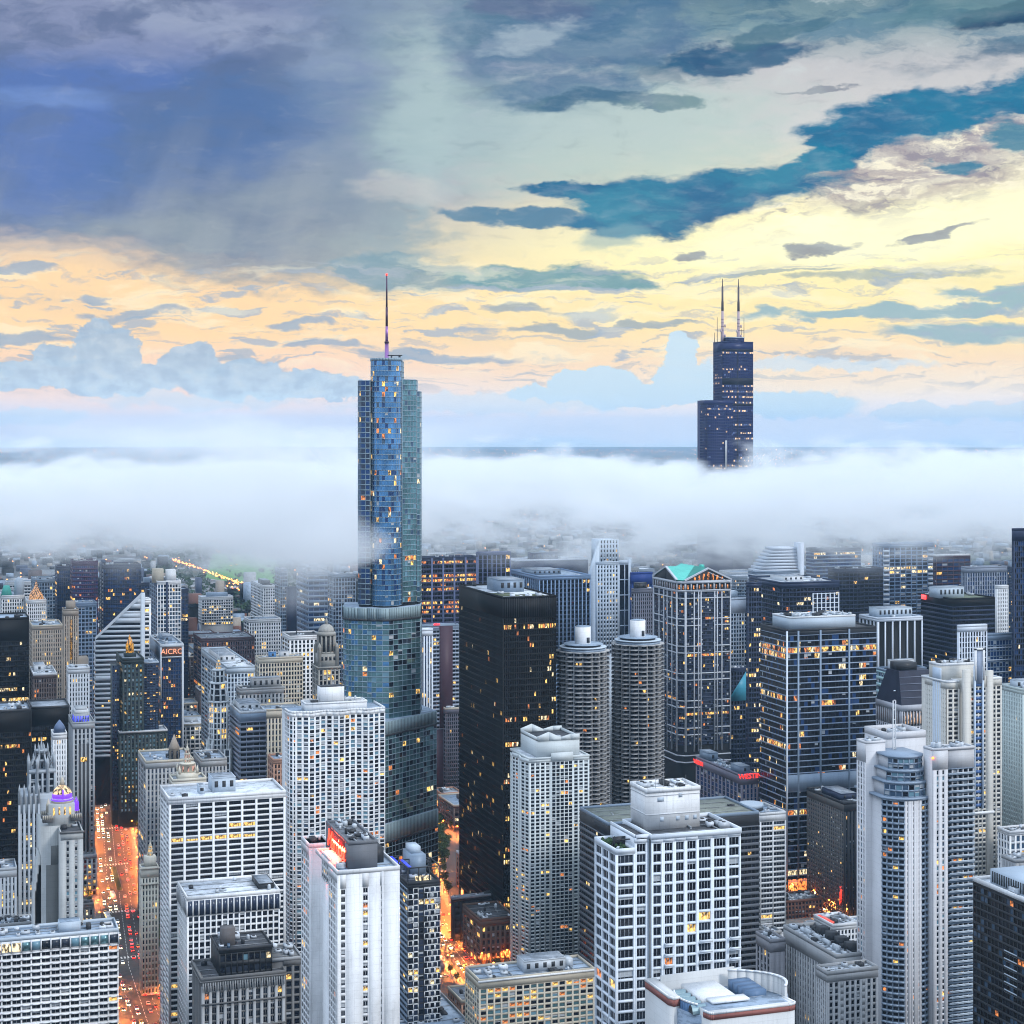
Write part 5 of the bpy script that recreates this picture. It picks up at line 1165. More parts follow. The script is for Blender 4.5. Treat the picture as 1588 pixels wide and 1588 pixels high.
def pediment_tower():
    D = 1420; c, w, dep = place(1054, D, 1133, 1014); H = Zof(902, D)
    b = Bld('office_tower', 'classical grid tower with green copper pediment roof and lit colonnade at its top', 'building', c)
    MG = wall('pale granite grid', (.50, .53, .58), .6, .2); x_ = S(wm=MG, theme=[(G_LAV, .5), (G_DARK, .5)], lm=(L_ORG, L_WARM), lit=.05)
    zb = 60; ch = 5.0                                      # chamfered corner
    # bays: strips of fine glazing between heavy white members
    TH = 22.0                                            # module height
    nm = int((H - zb) / TH) + 1
    def wallgrid(O, u, L, cols):
        f = fr((O[0], O[1], 0), u); mb, ms, key = b.part('granite_frame'); k = b.mat(key, MG)
        b.face(O, u, L, max(zb, H - nm*TH), H - 8, max(1, int(L/1.7)), int((H - 8 - max(zb, H - nm*TH))/2.9), pier=.16, sp=1.0, pd=.2, sd=.12, wm=M_CHAR, sm=M_NAVY, theme=[(G_LAV, .5), (G_DARK, .5)], lit=.04, litrow=.05, lm=(L_ORG, L_WARM), minpx=30)
        for cx in cols: mb.box(cx*L - .42, cx*L + .42, -.2, .7, zb - 5, H - 8, k, f)
        for i in range(nm):
            z = H - 8 - i*TH
            for z_ in (z - .8, z - 6.2): 
                segs = [(0, 1)] if i % 3 == 0 else [(0, cols[len(cols)//2 - 1]), (cols[len(cols)//2], 1)] if len(cols) > 4 else [(0, 1)]
                for a, e in segs: mb.box(a*L, e*L, -.2, .62, z_, z_ + .9, k, f)
        # lit colonnade
        mb2, ms, key2 = b.part('colonnade'); k2 = b.mat(key2, MG); mb2.box(-.3, L + .3, -.3, .9, H - 8, H - 7, k2, f); mb2.box(-.4, L + .4, -.3, 1.2, H - 1.8, H, k2, f)
        n = max(2, int(L/4.6))
        for i in range(n + 1): mb2.box(i*L/n - .5, i*L/n + .5, -.1, .8, H - 7, H - 1.8, k2, f)
        kl = b.mat(key2, litm('colonnade glow', (255, 160, 80), .8)); mb2.box(.1, L - .1, -.8, -.3, H - 7, H - 1.8, b.mat(key2, M_CHAR), f)
        for i in range(n): mb2.box((i+.5)*L/n - .5, (i+.5)*L/n + .5, -.3, -.22, H - 6.4, H - 3.2, kl, f)
    wallgrid((ch, 0), (1, 0), w - ch, [0.01, .19, .285, .34, .64, .70, .80, .99])
    wallgrid((0, dep), (0, -1), dep - ch, [.01, .25, .45, .6, .8, .99])
    wallgrid((0, ch), (.7071, -.7071), ch*1.414, [.0, 1.0])
    mb, ms, key = b.part('wall'); mb.prism([(1, ch + 1), (ch + 1, 1), (w, 1), (w, dep), (1, dep)], 0, H - .5, b.mat(key, M_CHAR))
    # pediments and copper roof
    rz = 9.5; o = .8
    mbp, ms, key = b.part('pediment', own=True); k = b.mat(key, MG); kd = b.mat(key, M_CHAR)
    xa, xb = ch - 1, w + o; ym = dep/2; xm = (xa + xb)/2
    mbp.prism([(xa, -o), (xb, -o), (xb, .6), (xa, .6)], H, H + .5, k)
    for (x0, x1, z0_, z1_) in ((xa, xm, 0, rz), (xm, xb, rz, 0)):
        mbp.prism([(x0, -.6), (x1, -.6), (x1, -.1), (x0, -.1)], H + .2, 0, kd, z1s=[H + z0_, H + z1_, H + z1_, H + z0_])
        for off, hh in ((0, 1.3), (2.6, .5)):
            v = [(x0, -o - .5), (x1, -o - .5), (x1, .4), (x0, .4)]
            mbp.prism(v, 0, 0, k, z1s=[0]*4) if False else None
            for zz in (off,):
                P = [[x0, -o-.5, H + z0_ - zz], [x1, -o-.5, H + z1_ - zz], [x1, -o-.5, H + z1_ - zz + hh], [x0, -o-.5, H + z0_ - zz + hh]]
                if z0_ - zz < -1: continue
                mbp.quads(P, k); mbp.quads([[P[3][0], .5, P[3][2]], P[3], P[2], [P[2][0], .5, P[2][2]]], k); mbp.quads([P[0], [P[0][0], .5, P[0][2]], [P[1][0], .5, P[1][2]], P[1]], k)
    for (y0, y1, z0_, z1_) in ((ch - 1, ym, 0, rz), (ym, dep + o, rz, 0)):
        mbp.prism([(-.1, y0), (.4, y0), (.4, y1), (-.1, y1)][::1], H + .2, 0, kd, z1s=[H + z0_, H + z0_, H + z1_, H + z1_])
        P = [[-o-.5, y0, H + z0_], [-o-.5, y1, H + z1_], [-o-.5, y1, H + z1_ + 1.3], [-o-.5, y0, H + z0_ + 1.3]]
        mbp.quads(P, k); mbp.quads([P[3], P[2], [.5, P[2][1], P[2][2]], [.5, P[3][1], P[3][2]]], k)
    g = wall('lit pediment tracery', (.3, .22, .14), .7, .3); LT = litm('pediment glow', (255, 150, 60), .9)
    for i in range(7):
        xx = xm - 12 + i*4; hh = rz*(1 - abs(xx - xm)/(xm - xa))*.75
        if hh > 1: mbp.box(xx - .8, xx + .8, -.72, -.62, H + .8, H + hh, b.mat(key, LT))
    rf, ms, key = b.part('copper_roof', own=True); k = b.mat(key, M_COPPER)
    zt = H + rz + .9; ze = H + .9
    A = [(xa, -.5), (xb, -.5), (xb, dep), (-.5, dep), (-.5, ch)]
    C = (xm, ym)
    rf.quads([[xa, -.4, ze], [xm, -.4, zt], [xm, ym, zt], [C[0], C[1], zt]], k)
    rf.poly([(xa, -.4, ze), (xm, -.4, zt), (xm, ym, zt)], k); rf.poly([(xa, -.4, ze), (xm, ym, zt), (-.4, ym, zt), (-.4, ch - 1, ze)], k)
    rf.poly([(xm, -.4, zt), (xb, -.4, ze), (xb, ch, ze), (xm, ym, zt)], k); rf.poly([(xb, ch, ze), (xb, dep - ch, ze), (xm, ym, zt)], k) ; rf.poly([(xm, ym, zt), (xb, dep - ch, ze), (xb, dep + .4, ze), (xm, dep + .4, zt)], k)
    rf.poly([(-.4, ym, zt), (xm, ym, zt), (xa, dep + .4, ze), (-.4, dep + .4, ze)], k); rf.poly([(xm, ym, zt), (xm, dep + .4, zt), (xa, dep + .4, ze)], k)
    for px_ in (xm + 5,): b.B('roof_vent', px_, px_ + 3, ym - 2, ym + 2, H + rz - 1, H + rz + 1.6, M_COPPER, own=True)
    for p in ((0, 0), (w, dep)): b.bb.append((p[0], p[0] + .1, p[1], p[1] + .1, H))
    b.maxz = H + rz
def twin_antenna_tower():
    D = 2441; k = D / F; c, w, dep = place(1120, D, 1168, 1106); H = Zof(531, D)
    b = Bld('skyscraper', 'very tall black stepped tower with two pale antennas standing above the cloud', 'skyscraper', c)
    MB_ = wall('blue black aluminium', (.012, .02, .085), .4, .2); th = [(glassm('blue black glass', (.01, .018, .09), spec=.3), 1.0)]
    L1 = litm('far lit pale', (255, 214, 170), 1.0); L2 = litm('far lit blue', (120, 150, 225), .35)
    st = dict(blind=0.0, pier=.5, sp=1.6, pd=.5, sd=.35, wm=MB_, theme=th, lm=(L1, L2), minpx=50)
    z0 = 170
    b.face((0, 0), (1, 0), w, z0, H, 17, int((H-z0)/4.0), lit=.05, litrow=.36, top=12, rowfill=.85, **st)
    b.face((0, dep), (0, -1), dep, z0, H, 14, int((H-z0)/4.0), lit=.03, litrow=.12, top=12, **st)
    b.core(0, w, 0, dep, 0, H, MB_)
    # lower shoulder to the east
    x0 = (W(1082.5, D + 12) - c)[0]; xs = (W(1095, D - 20) - c)[0]; Hs = Zof(621, D)
    b.face((xs, -14), (1, 0), -xs + 10, z0, Hs, 14, int((Hs-z0)/4.0), lit=.10, litrow=.3, top=6, **st)
    b.face((xs, -14 + 23), (0, -1), 23, z0, Hs, 8, int((Hs-z0)/4.0), lit=.02, top=6, **st)
    b.B('wall', xs + 1.3, 10 - .2, -12.6, 20, 0, Hs - .2, MB_); 
    mb, ms, key = b.part('dark_band', own=True); kk = b.mat(key, wall('louvre black', (.006, .008, .02), .6, .2))
    for z_, h_ in ((H - 58, 9), (H - 12, 3.2), (Hs - 7, 3)): mb.box(-.1, w + .1, -.1, -.045, z_, z_ + h_, kk)
    mb.box(w*.5 - .5, w*.5 + .5, -.12, -.02, z0, H - 13, kk)
    b.roof(-.1, w + .1, -.1, dep, H, M_ROOFD, 1.5, MB_, 4)
    b.B('penthouse', w*.26, w*.76, 6, dep - 10, H, H + 7, MB_, own=True); b.B('penthouse_rim', w*.24, w*.78, 5.5, dep - 9.5, H + 7, H + 8.2, M_UNIT, own=True)
    PK = wall('pale pink antenna steel', (.45, .34, .37), .5, .2); DK = wall('dark antenna steel', (.08, .06, .07), .5, .2)
    for i, px_ in enumerate((1121.5, 1150.5)):
        x = (W(px_, D + 20) - c)[0]; y = 20; zt = Zof(432, D + 20); zz = zt - H
        m, ms, key = b.part('antenna', own=True); p, d = b.mat(key, PK), b.mat(key, DK)
        m.cone((x, y), [(2.8, H), (2.5, H + zz*.15), (1.8, H + zz*.2), (1.7, H + zz*.5)], 10, p); m.cone((x, y), [(1.8, H + zz*.5), (1.7, H + zz*.64), (1.4, H + zz*.66), (1.3, H + zz*.88)], 10, d); m.cone((x, y), [(.7, H + zz*.88), (.5, zt)], 8, d)
        for q in range(7): m.cone((x, y), [(2.1, H + 3 + q*5), (2.1, H + 3.6 + q*5)], 10, d)
        for dx, hh in (((-8, .40) if i == 0 else (8.5, .40)), ((-12, .16) if i == 0 else (5, .22))):
            m2, ms, key2 = b.part('short_antenna', own=True); m2.cone((x + dx, y), [(.5, H), (.35, H + zz*hh)], 6, b.mat(key2, DK)); m2.box(min(x, x+dx), max(x, x+dx), y - .25, y + .25, H + zz*.2, H + zz*.2 + .5, b.mat(key2, DK))
        for q in range(3):
            m3, ms, key3 = b.part('antenna_drum', own=True); m3.cone((x + (-3 if q % 2 else 3), y - 2), [(1.2, H + 8 + q*7), (1.2, H + 12 + q*7)], 8, b.mat(key3, PK))
    xa = (W(1133, D - 30) - c)[0]
    m, ms, key = b.part('side_mast', own=True); m.box(xa - .35, xa + .35, -16, -15, 262, Zof(683, D - 30), b.mat(key, M_WHITE)); m.box(xa + 1.2, xa + 1.8, -16, -15, 262, Zof(683, D - 30), b.mat(key, M_WHITE))
    return b
def diamond_tower():
    D = 1480; k = D/F
    b = Bld('slanted_tower', 'white and black banded tower with a sheer slanting diamond top', 'building', W(148, D), -math.degrees(PSI))
    def X(px): return (px - 148)*k
    MW = wall('bright band', (.62, .67, .72), .5, .15); A, B_, C, E = (X(140), 14), (0, 0), (X(215.5), 6), (X(208), 40)
    z = dict(B=Zof(988, D), C=Zof(922, D), A=Zof(1000, D)); z0 = 40
    GD = glassm('black ribbon glass', (.01, .012, .02), spec=.5)
    mb, ms, key = b.part('wall'); kd = b.mat(key, GD)
    mb.prism([A, B_, C, E], 0, 0, kd, z1s=[z['A'], z['B'], z['C'], z['C'] - 6], top=b.mat(key, MW))
    fh = 4.0; kw = b.mat(key, MW); r = random.Random(5)
    for (p, q, zp, zq) in ((A, B_, z['A'], z['B']), (B_, C, z['B'], z['C'])):
        p, q = np.array(p), np.array(q); L = np.linalg.norm(q-p); u = (q-p)/L; f = fr((p[0], p[1], 0), u)
        n = int((max(zp, zq) - z0)/fh)
        for i in range(n + 1):
            z_ = z0 + i*fh; 
            x0 = 0 if z_ + 2 < zp else L*min(1, (z_ + 2.0 - zp)/(zq - zp)); 
            if x0 >= L - .6: break
            solid = 18 <= (n - i) <= 19 or (n - i) <= 7 
            if solid and (n-i) in (0, 1, 2, 3, 5, 6, 18): h = fh - .02
            else: h = 2.0
            x1 = 0 if z_ + h < zp else L*min(1, (z_ + h - zp)/max(.1, zq - zp)); xs = max(x0, x1)
            mbb, ms2, keyb = b.part('white_band', own=True); mbb.box(xs, L, -.2, .25, z_, z_ + h, b.mat(keyb, MW), f)
            if r.random() < .3 and not solid: mbb2, ms3, kk = b.part('lit_window', own=True); xx = r.uniform(xs, L - 2); mbb2.box(xx, xx + 1.8, .0, .08, z_ + h + .2, z_ + h + 1.6, b.mat(kk, L_WARM), f)
    p, q = np.array(B_), np.array(C); L = np.linalg.norm(q-p); u = (q-p)/L
    m, ms, key = b.part('edge_trim', own=True); kk = b.mat(key, MW)
    m.prism([tuple(C), (C[0] + 3.2, C[1] + .6), (C[0] + 3.2, C[1] + 3), (C[0], C[1] + 3)], 0, z['C'] + .8, kk)
    n_ = np.array([u[1], -u[0]]); a3 = [B_[0], B_[1], z['B']]; c3 = [C[0], C[1], z['C']]
    m.quads([[B_[0] + n_[0]*.4, B_[1] + n_[1]*.4, z['B'] - 2.2], [C[0] + n_[0]*.4, C[1] + n_[1]*.4, z['C'] - 3.4], [C[0] + n_[0]*.4, C[1] + n_[1]*.4, z['C'] + .4], [B_[0] + n_[0]*.4, B_[1] + n_[1]*.4, z['B'] + .3]], kk)
    for p in (A, B_, C, E): b.bb.append((p[0], p[0] + .1, p[1], p[1] + .1, z['C']))
    b.maxz = z['C']
def lantern(b, x, y, z, s=1.0, m=None, glow=None, n=8, name='lantern'):
    m = m or M_CREAM
    for j, (r0, h0, h1) in enumerate(((3.2, 0, 3.5), (2.5, 3.5, 8), (1.7, 8, 11.5))):
        mb, ms, key = b.part(name, own=True); k = b.mat(key, m)
        mb.cone((x, y), [(r0*s, z + h0*s), (r0*s, z + (h0+.6)*s), (r0*.8*s, z + (h0+.62)*s), (r0*.8*s, z + (h1 - .6)*s), (r0*s, z + (h1-.58)*s), (r0*s, z + h1*s)], n, k)
        for i in range(n):
            a = (i + .5)/n*2*math.pi; mb.cone((x + r0*.95*s*math.cos(a), y + r0*.95*s*math.sin(a)), [(.25*s, z + h0*s), (.22*s, z + h1*s), (.02, z + (h1 + 1.4)*s)], 4, k)
        if glow: kg = b.mat(key, glow); [mb.box(x + r0*.8*s*math.cos(a) - .3*s, x + r0*.8*s*math.cos(a) + .3*s, y + r0*.8*s*math.sin(a) - .3*s, y + r0*.8*s*math.sin(a) + .3*s, z + (h0 + .9)*s, z + (h1 - 1)*s, kg) for a in [(i)/n*2*math.pi for i in range(n)]]
    mb, ms, key = b.part('finial', own=True); mb.cone((x, y), [(1.3*s, z + 11.5*s), (1.0*s, z + 13.5*s), (.25*s, z + 15.5*s), (.08*s, z + 21*s)], 8, b.mat(key, m))
    b.maxz = max(b.maxz, z + 12*s)
def gothic_slender():
    D = 1240; c = W(339, D)
    b = Bld('gothic_tower', 'very slender white octagonal gothic tower with lit lantern crown', 'building', c, rot=-math.degrees(PSI))
    MW = wall('white terracotta', (.62, .66, .68), .6, .3); k = D/F
    def octo(r, z0, z1, lit, nc=1, fh=3.6, inset=.35):
        for i in range(8):
            a0, a1 = math.radians(22.5 + 45*i), math.radians(67.5 + 45*i); p = np.array((r*math.cos(a0), r*math.sin(a0))); q = np.array((r*math.cos(a1), r*math.sin(a1)))
            if (p + q)[1] > .5: continue
            L = np.linalg.norm(q - p); b.face(p, (q-p)/L, L, z0, z1, nc, max(1, int((z1-z0)/fh)), pier=inset*2, sp=.9, pd=.4, sd=.2, wm=MW, theme=T_DARK, lit=lit, lm=(L_WARM,), minpx=30)
        mb, ms, key = b.part('wall'); mb.cone((0, 0), [(r - 1, 0), (r - 1, z1)], 8, b.mat(key, MW), ph=math.radians(22.5)); mb.cone((0, 0), [(r + .3, z1 - .8), (r + .3, z1 + .3)], 8, b.mat(key, MW), ph=math.radians(22.5))
    zt = Zof(1060, D); octo(7.0, 60, zt - 12, .22, 2); octo(6.0, zt - 12, zt + 1, .05, 1); octo(4.4, zt + 1, zt + 10, .0, 1)
    b.face((-9.5, -7.5), (1, 0), 19, 30, Zof(1160, D), 5, 13, pier=1.0, sp=1.0, pd=.5, sd=.2, wm=MW, theme=T_DARK, lit=.1, minpx=30); b.B('wall', -9.4, 9.4, -6.8, 16, 0, Zof(1160, D), MW)
    b.face((-9.5, 16), (0, -1), 23.4, 30, Zof(1160, D), 6, 13, pier=1.0, sp=1.0, pd=.5, sd=.2, wm=MW, theme=T_DARK, lit=.1, minpx=30)
    lantern(b, 0, 0, zt + 10, .62, MW, L_WARM)
    for i in range(8): m, ms, key = b.part('pinnacle', own=True); a = math.radians(45*i + 22.5); m.cone((6.6*math.cos(a), 6.6*math.sin(a)), [(.7, zt - 14), (.6, zt - 8), (.05, zt - 4)], 4, b.mat(key, MW))
    for i in range(8): m, ms, key = b.part('pinnacle', own=True); a = math.radians(45*i + 22.5); m.cone((8.2*math.cos(a), 7.6*math.sin(a)), [(.9, Zof(1160, D) - 4), (.8, Zof(1160, D) + 3), (.05, Zof(1160, D) + 8)], 4, b.mat(key, MW))
def domed_tower():
    D = 1380; c, w, dep = place(494, D, 527, 484); H = Zof(1036, D)
    b = Bld('domed_tower', 'beige stone tower with columned drum and large round dome', 'building', c); MS = wall('warm grey stone', (.34, .33, .30), .8, .4)
    st = dict(pier=1.1, sp=1.1, pd=.6, sd=.4, wm=MS, theme=T_DARK, lit=.12, lm=(L_WARM,), minpx=30)
    b.face((-.02, 0), (1, 0), w + .02, 40, H, 5, int((H-40)/4.2), top=1.5, **st); b.face((0, dep), (0, -1), dep - .02, 40, H, 4, int((H-40)/4.2), top=1.5, **st); b.core(0, w, 0, dep, 0, H, MS); b.roof(-.8, w + .8, -.8, dep + .8, H, M_ROOF, .8, MS)
    x, y = w*.52, dep*.5; r = w*.43
    b.B('plinth', x - r*1.05, x + r*1.05, y - r, y + r, H, H + 10, MS, own=True)
    for i in range(4): b.B('plinth_window', x - r*.8 + i*r*.45, x - r*.8 + i*r*.45 + 1.8, y - r - .1, y - r + .1, H + 5, H + 8, G_DARK, own=True)
    m, ms, key = b.part('drum', own=True); m.cone((x, y), [(r*.84, H + 10), (r*.84, H + 27)], 24, b.mat(key, M_CHAR)); k = b.mat(key, MS); m.cone((x, y), [(r, H + 10), (r, H + 11.5)], 24, k); m.cone((x, y), [(r*1.03, H + 24), (r*1.03, H + 26), (r*.9, H + 27)], 24, k)
    for i in range(12):
        a = (i + .5)/12*2*math.pi; mc, ms2, kc = b.part('column', own=True); mc.cone((x + r*.93*math.cos(a), y + r*.93*math.sin(a)), [(.85, H + 11.5), (.75, H + 24)], 8, b.mat(kc, MS))
    m, ms, key = b.part('dome', own=True); k = b.mat(key, wall('dome stone', (.42, .41, .38), .7, .4)); R = r*.86
    m.cone((x, y), [(R*math.cos(t), H + 27 + R*.95*math.sin(t)) for t in np.linspace(0, 1.5, 9)], 24, k)
    for i in range(12):
        a = i/12*2*math.pi; P = [(x + (R+.25)*math.cos(t)*math.cos(a), y + (R+.25)*math.cos(t)*math.sin(a), H + 27 + (R*.95+.25)*math.sin(t)) for t in np.linspace(0, 1.45, 7)]
        for j in range(6): p, q = P[j], P[j+1]; d = (-math.sin(a)*.3, math.cos(a)*.3); m.quads([[p[0]-d[0], p[1]-d[1], p[2]], [p[0]+d[0], p[1]+d[1], p[2]], [q[0]+d[0], q[1]+d[1], q[2]], [q[0]-d[0], q[1]-d[1], q[2]]], k)
    m, ms, key = b.part('finial', own=True); m.cone((x, y), [(1.2, H + 27 + R*.94), (1, H + 30 + R*.94), (.1, H + 32 + R*.94)], 8, b.mat(key, MS))
    for i in range(4):
        xx, yy = x + (1 if i % 2 else -1)*r*.95, y + (1 if i > 1 else -1)*r*.9; m, ms, key = b.part('corner_turret', own=True); m.cone((xx, yy), [(1.6, H), (1.6, H + 15), (1.8, H + 15.5), (.1, H + 19)], 8, b.mat(key, MS))
def gold_top_tower():
    D = 1400; MG = wall('dark green terracotta', (.035, .05, .05), .5, .4)
    b = std('office_tower', 'dark green stone tower with a gold leaf capped turret on top', 190, D, 1024, 223, 180, fh=3.7, nc=5, ne=6, st=S(pier=1.6, sp=1.7, pd=.4, sd=.3, wm=MG, theme=[(G_CYAN, .5), (G_GREY, .5)], lit=.12, top=3, lm=(L_PALE, L_WARM), minpx=30), units=0, par=1.6, z0=10)
    w, dp, H = b.W, b.Dp, b.H
    # lower wide base
    x0 = -3; zb = Zof(1138, D - 10)
    b.face((x0, -5), (1, 0), w + 21, 12, zb, 13, int((zb-12)/3.7), pier=1.6, sp=1.7, pd=.4, sd=.3, wm=MG, theme=[(G_CYAN, .5), (G_GREY, .5)], lit=.1, minpx=30, top=2); b.B('wall', x0 + .3, w + 18, -4.4, 18, 0, zb - .3, MG); b.roof(x0 - .1, w + 18.1, -5.1, 18, zb, M_ROOF, .8, M_OFFW, 0, avoid=[(0, w, 0, dp)])
    b.face((w + .4, 2), (1, 0), 11.6, zb - 1, Zof(1030, D), 5, 26, pier=.4, sp=1.3, pd=.4, sd=.2, wm=M_NAVY, theme=T_BLUE, lit=.1, lm=(L_WARM,), minpx=30); b.B('wall', w + .5, w + 11.8, 2.8, 20, 0, Zof(1030, D) - .3, MG)
    b.face((-7.5, 5), (1, 0), 5.6, 12, Zof(1033, D), 3, 40, pier=.6, sp=1.3, pd=.4, sd=.2, wm=M_NAVY, theme=T_BLUE, lit=.1, lm=(L_WARM,), minpx=30); b.B('wall', -7.3, -1.2, 5.8, 20, 0, Zof(1033, D) - .3, MG)
    b.roof(w + .3, w + 12.1, 1.9, 20, Zof(1030, D), M_ROOFB, .8, M_PALEB, 1)
    # gold turret
    cx, cy = w*.5, dp*.5; zt = H
    b.B('turret_base', cx - 4.5, cx + 4.5, cy - 4.5, cy + 4.5, zt, zt + 3.2, MG, own=True)
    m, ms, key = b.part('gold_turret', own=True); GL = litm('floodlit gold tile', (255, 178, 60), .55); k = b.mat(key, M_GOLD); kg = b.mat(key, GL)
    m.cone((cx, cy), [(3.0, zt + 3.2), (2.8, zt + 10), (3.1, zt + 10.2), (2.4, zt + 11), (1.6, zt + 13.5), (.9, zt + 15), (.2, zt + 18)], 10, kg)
    for i in range(6): a = i/6*6.283; m.box(cx + 3.0*math.cos(a) - .22, cx + 3.0*math.cos(a) + .22, cy + 3.0*math.sin(a) - .22, cy + 3.0*math.sin(a) + .22, zt + 3.3, zt + 10, k)
def sign_tower():
    D = 1490; MW = wall('white frame', (.6, .64, .68), .5, .2)
    b = std('office_tower', 'dark blue glass tower framed in white with an illuminated sign band under its roof', 249, D, 1001, 284.5, 232, fh=3.6, nc=9, ne=8, st=S(pier=.5, sp=1.2, pd=.4, sd=.2, wm=M_NAVY, theme=T_NAVY, lit=.14, top=11, lm=(L_WARM, L_ORG), minpx=30), est=S(pier=.25, sp=.8, wm=M_STEEL, theme=T_NAVY), rf=M_ROOFB, units=5, z0=20, pen=[(.3, .7, .4, .8, 4, M_STEEL)], pm=MW)
    w, H = b.W, b.H
    for a in ((-.3, w + .3, -.5, -.05, H - 1.6, H + .4), (w - 1.5, w + .2, -.6, -.07, 0, H - 1.6), (-.3, .9, -.5, -.06, H - 45, H - 1.6), (.9, w - 1.5, -.5, -.06, H - 10.6, H - 9.6)): b.B('white_frame', *a, MW, own=True)
    b.B('sign_panel', 1.0, w - 1.6, -.3, -.05, H - 9.4, H - 1.8, wall('sign brown', (.16, .08, .06), .6, .2), own=True)
    cu = bpy.data.curves.new('sign_lettering', 'FONT'); cu.body = 'AICRO'; cu.size = 6.2; cu.extrude = .12; cu.align_x = 'CENTER'; cu.align_y = 'CENTER'; cu.materials.append(litm('peach sign letters', (255, 170, 130), 1.1, False))
    t = bpy.data.objects.new('sign_lettering', cu); COL.objects.link(t); t.parent = b.root; t.location = (w/2, -.45, H - 5.6); t.rotation_euler = (math.pi/2, 0, 0)
def deco_slim():
    D = 1190; MS = wall('grey art deco limestone', (.36, .38, .40), .8, .35)
    b = std('deco_tower', 'slim limestone tower with dark vertical strips and blue lit crown beside the avenue', 113, D, 1122, 147, 106, fh=3.5, nc=5, ne=7, st=S(pier=1.3, sp=1.0, pd=.6, sd=.1, wm=MS, theme=T_DARK, lit=.03, top=4, minpx=30), units=0, z0=14, par=.8)
    w, dp, H = b.W, b.Dp, b.H; k = D/F
    BL = litm('blue crown light', (70, 80, 255), 1.1); m, ms, key = b.part('lit_crown', own=True)
    m.box(1, w - 3.4, 1.5, dp*.6, H, H + 6, b.mat(key, MS))
    for i in range(6): x = 1.4 + i*(w - 6)/5; m.box(x, x + .9, 1.3, 1.45, H + .8, H + 4.6, b.mat(key, BL))
    for i in range(4): m.box(.8, .95, 2 + i*3, 3 + i*3, H + .8, H + 4.6, b.mat(key, BL))
    m.box(1.6, w - 4, 2.2, dp*.55, H + 6, H + 8.4, b.mat(key, M_OFFW)); m.box(2.4, w - 5, 3, dp*.5, H + 8.4, H + 9.4, b.mat(key, MS))
    for i, x in enumerate((w*.32, w*.5, w*.68)): b.B('dark_strip', x - .75, x + .75, -.12, .0, 30, H - 14, M_CHAR, own=True); 
    b.B('lit_window', w*.36, w*.64, -.2, -.05, H - 26, H - 23, L_WARM, own=True)
    zb = 34
    b.face((-3, -2.5), (1, 0), w + 4.5, 0, zb - 6, 6, 7, pier=1.2, sp=1.2, pd=.6, sd=.3, wm=MS, theme=T_DARK, lit=.4, lm=(L_WARM, L_ORG), top=3, minpx=30); b.B('wall', -2.9, w + 1.4, -1.8, dp, 0, zb - 6.3, MS)
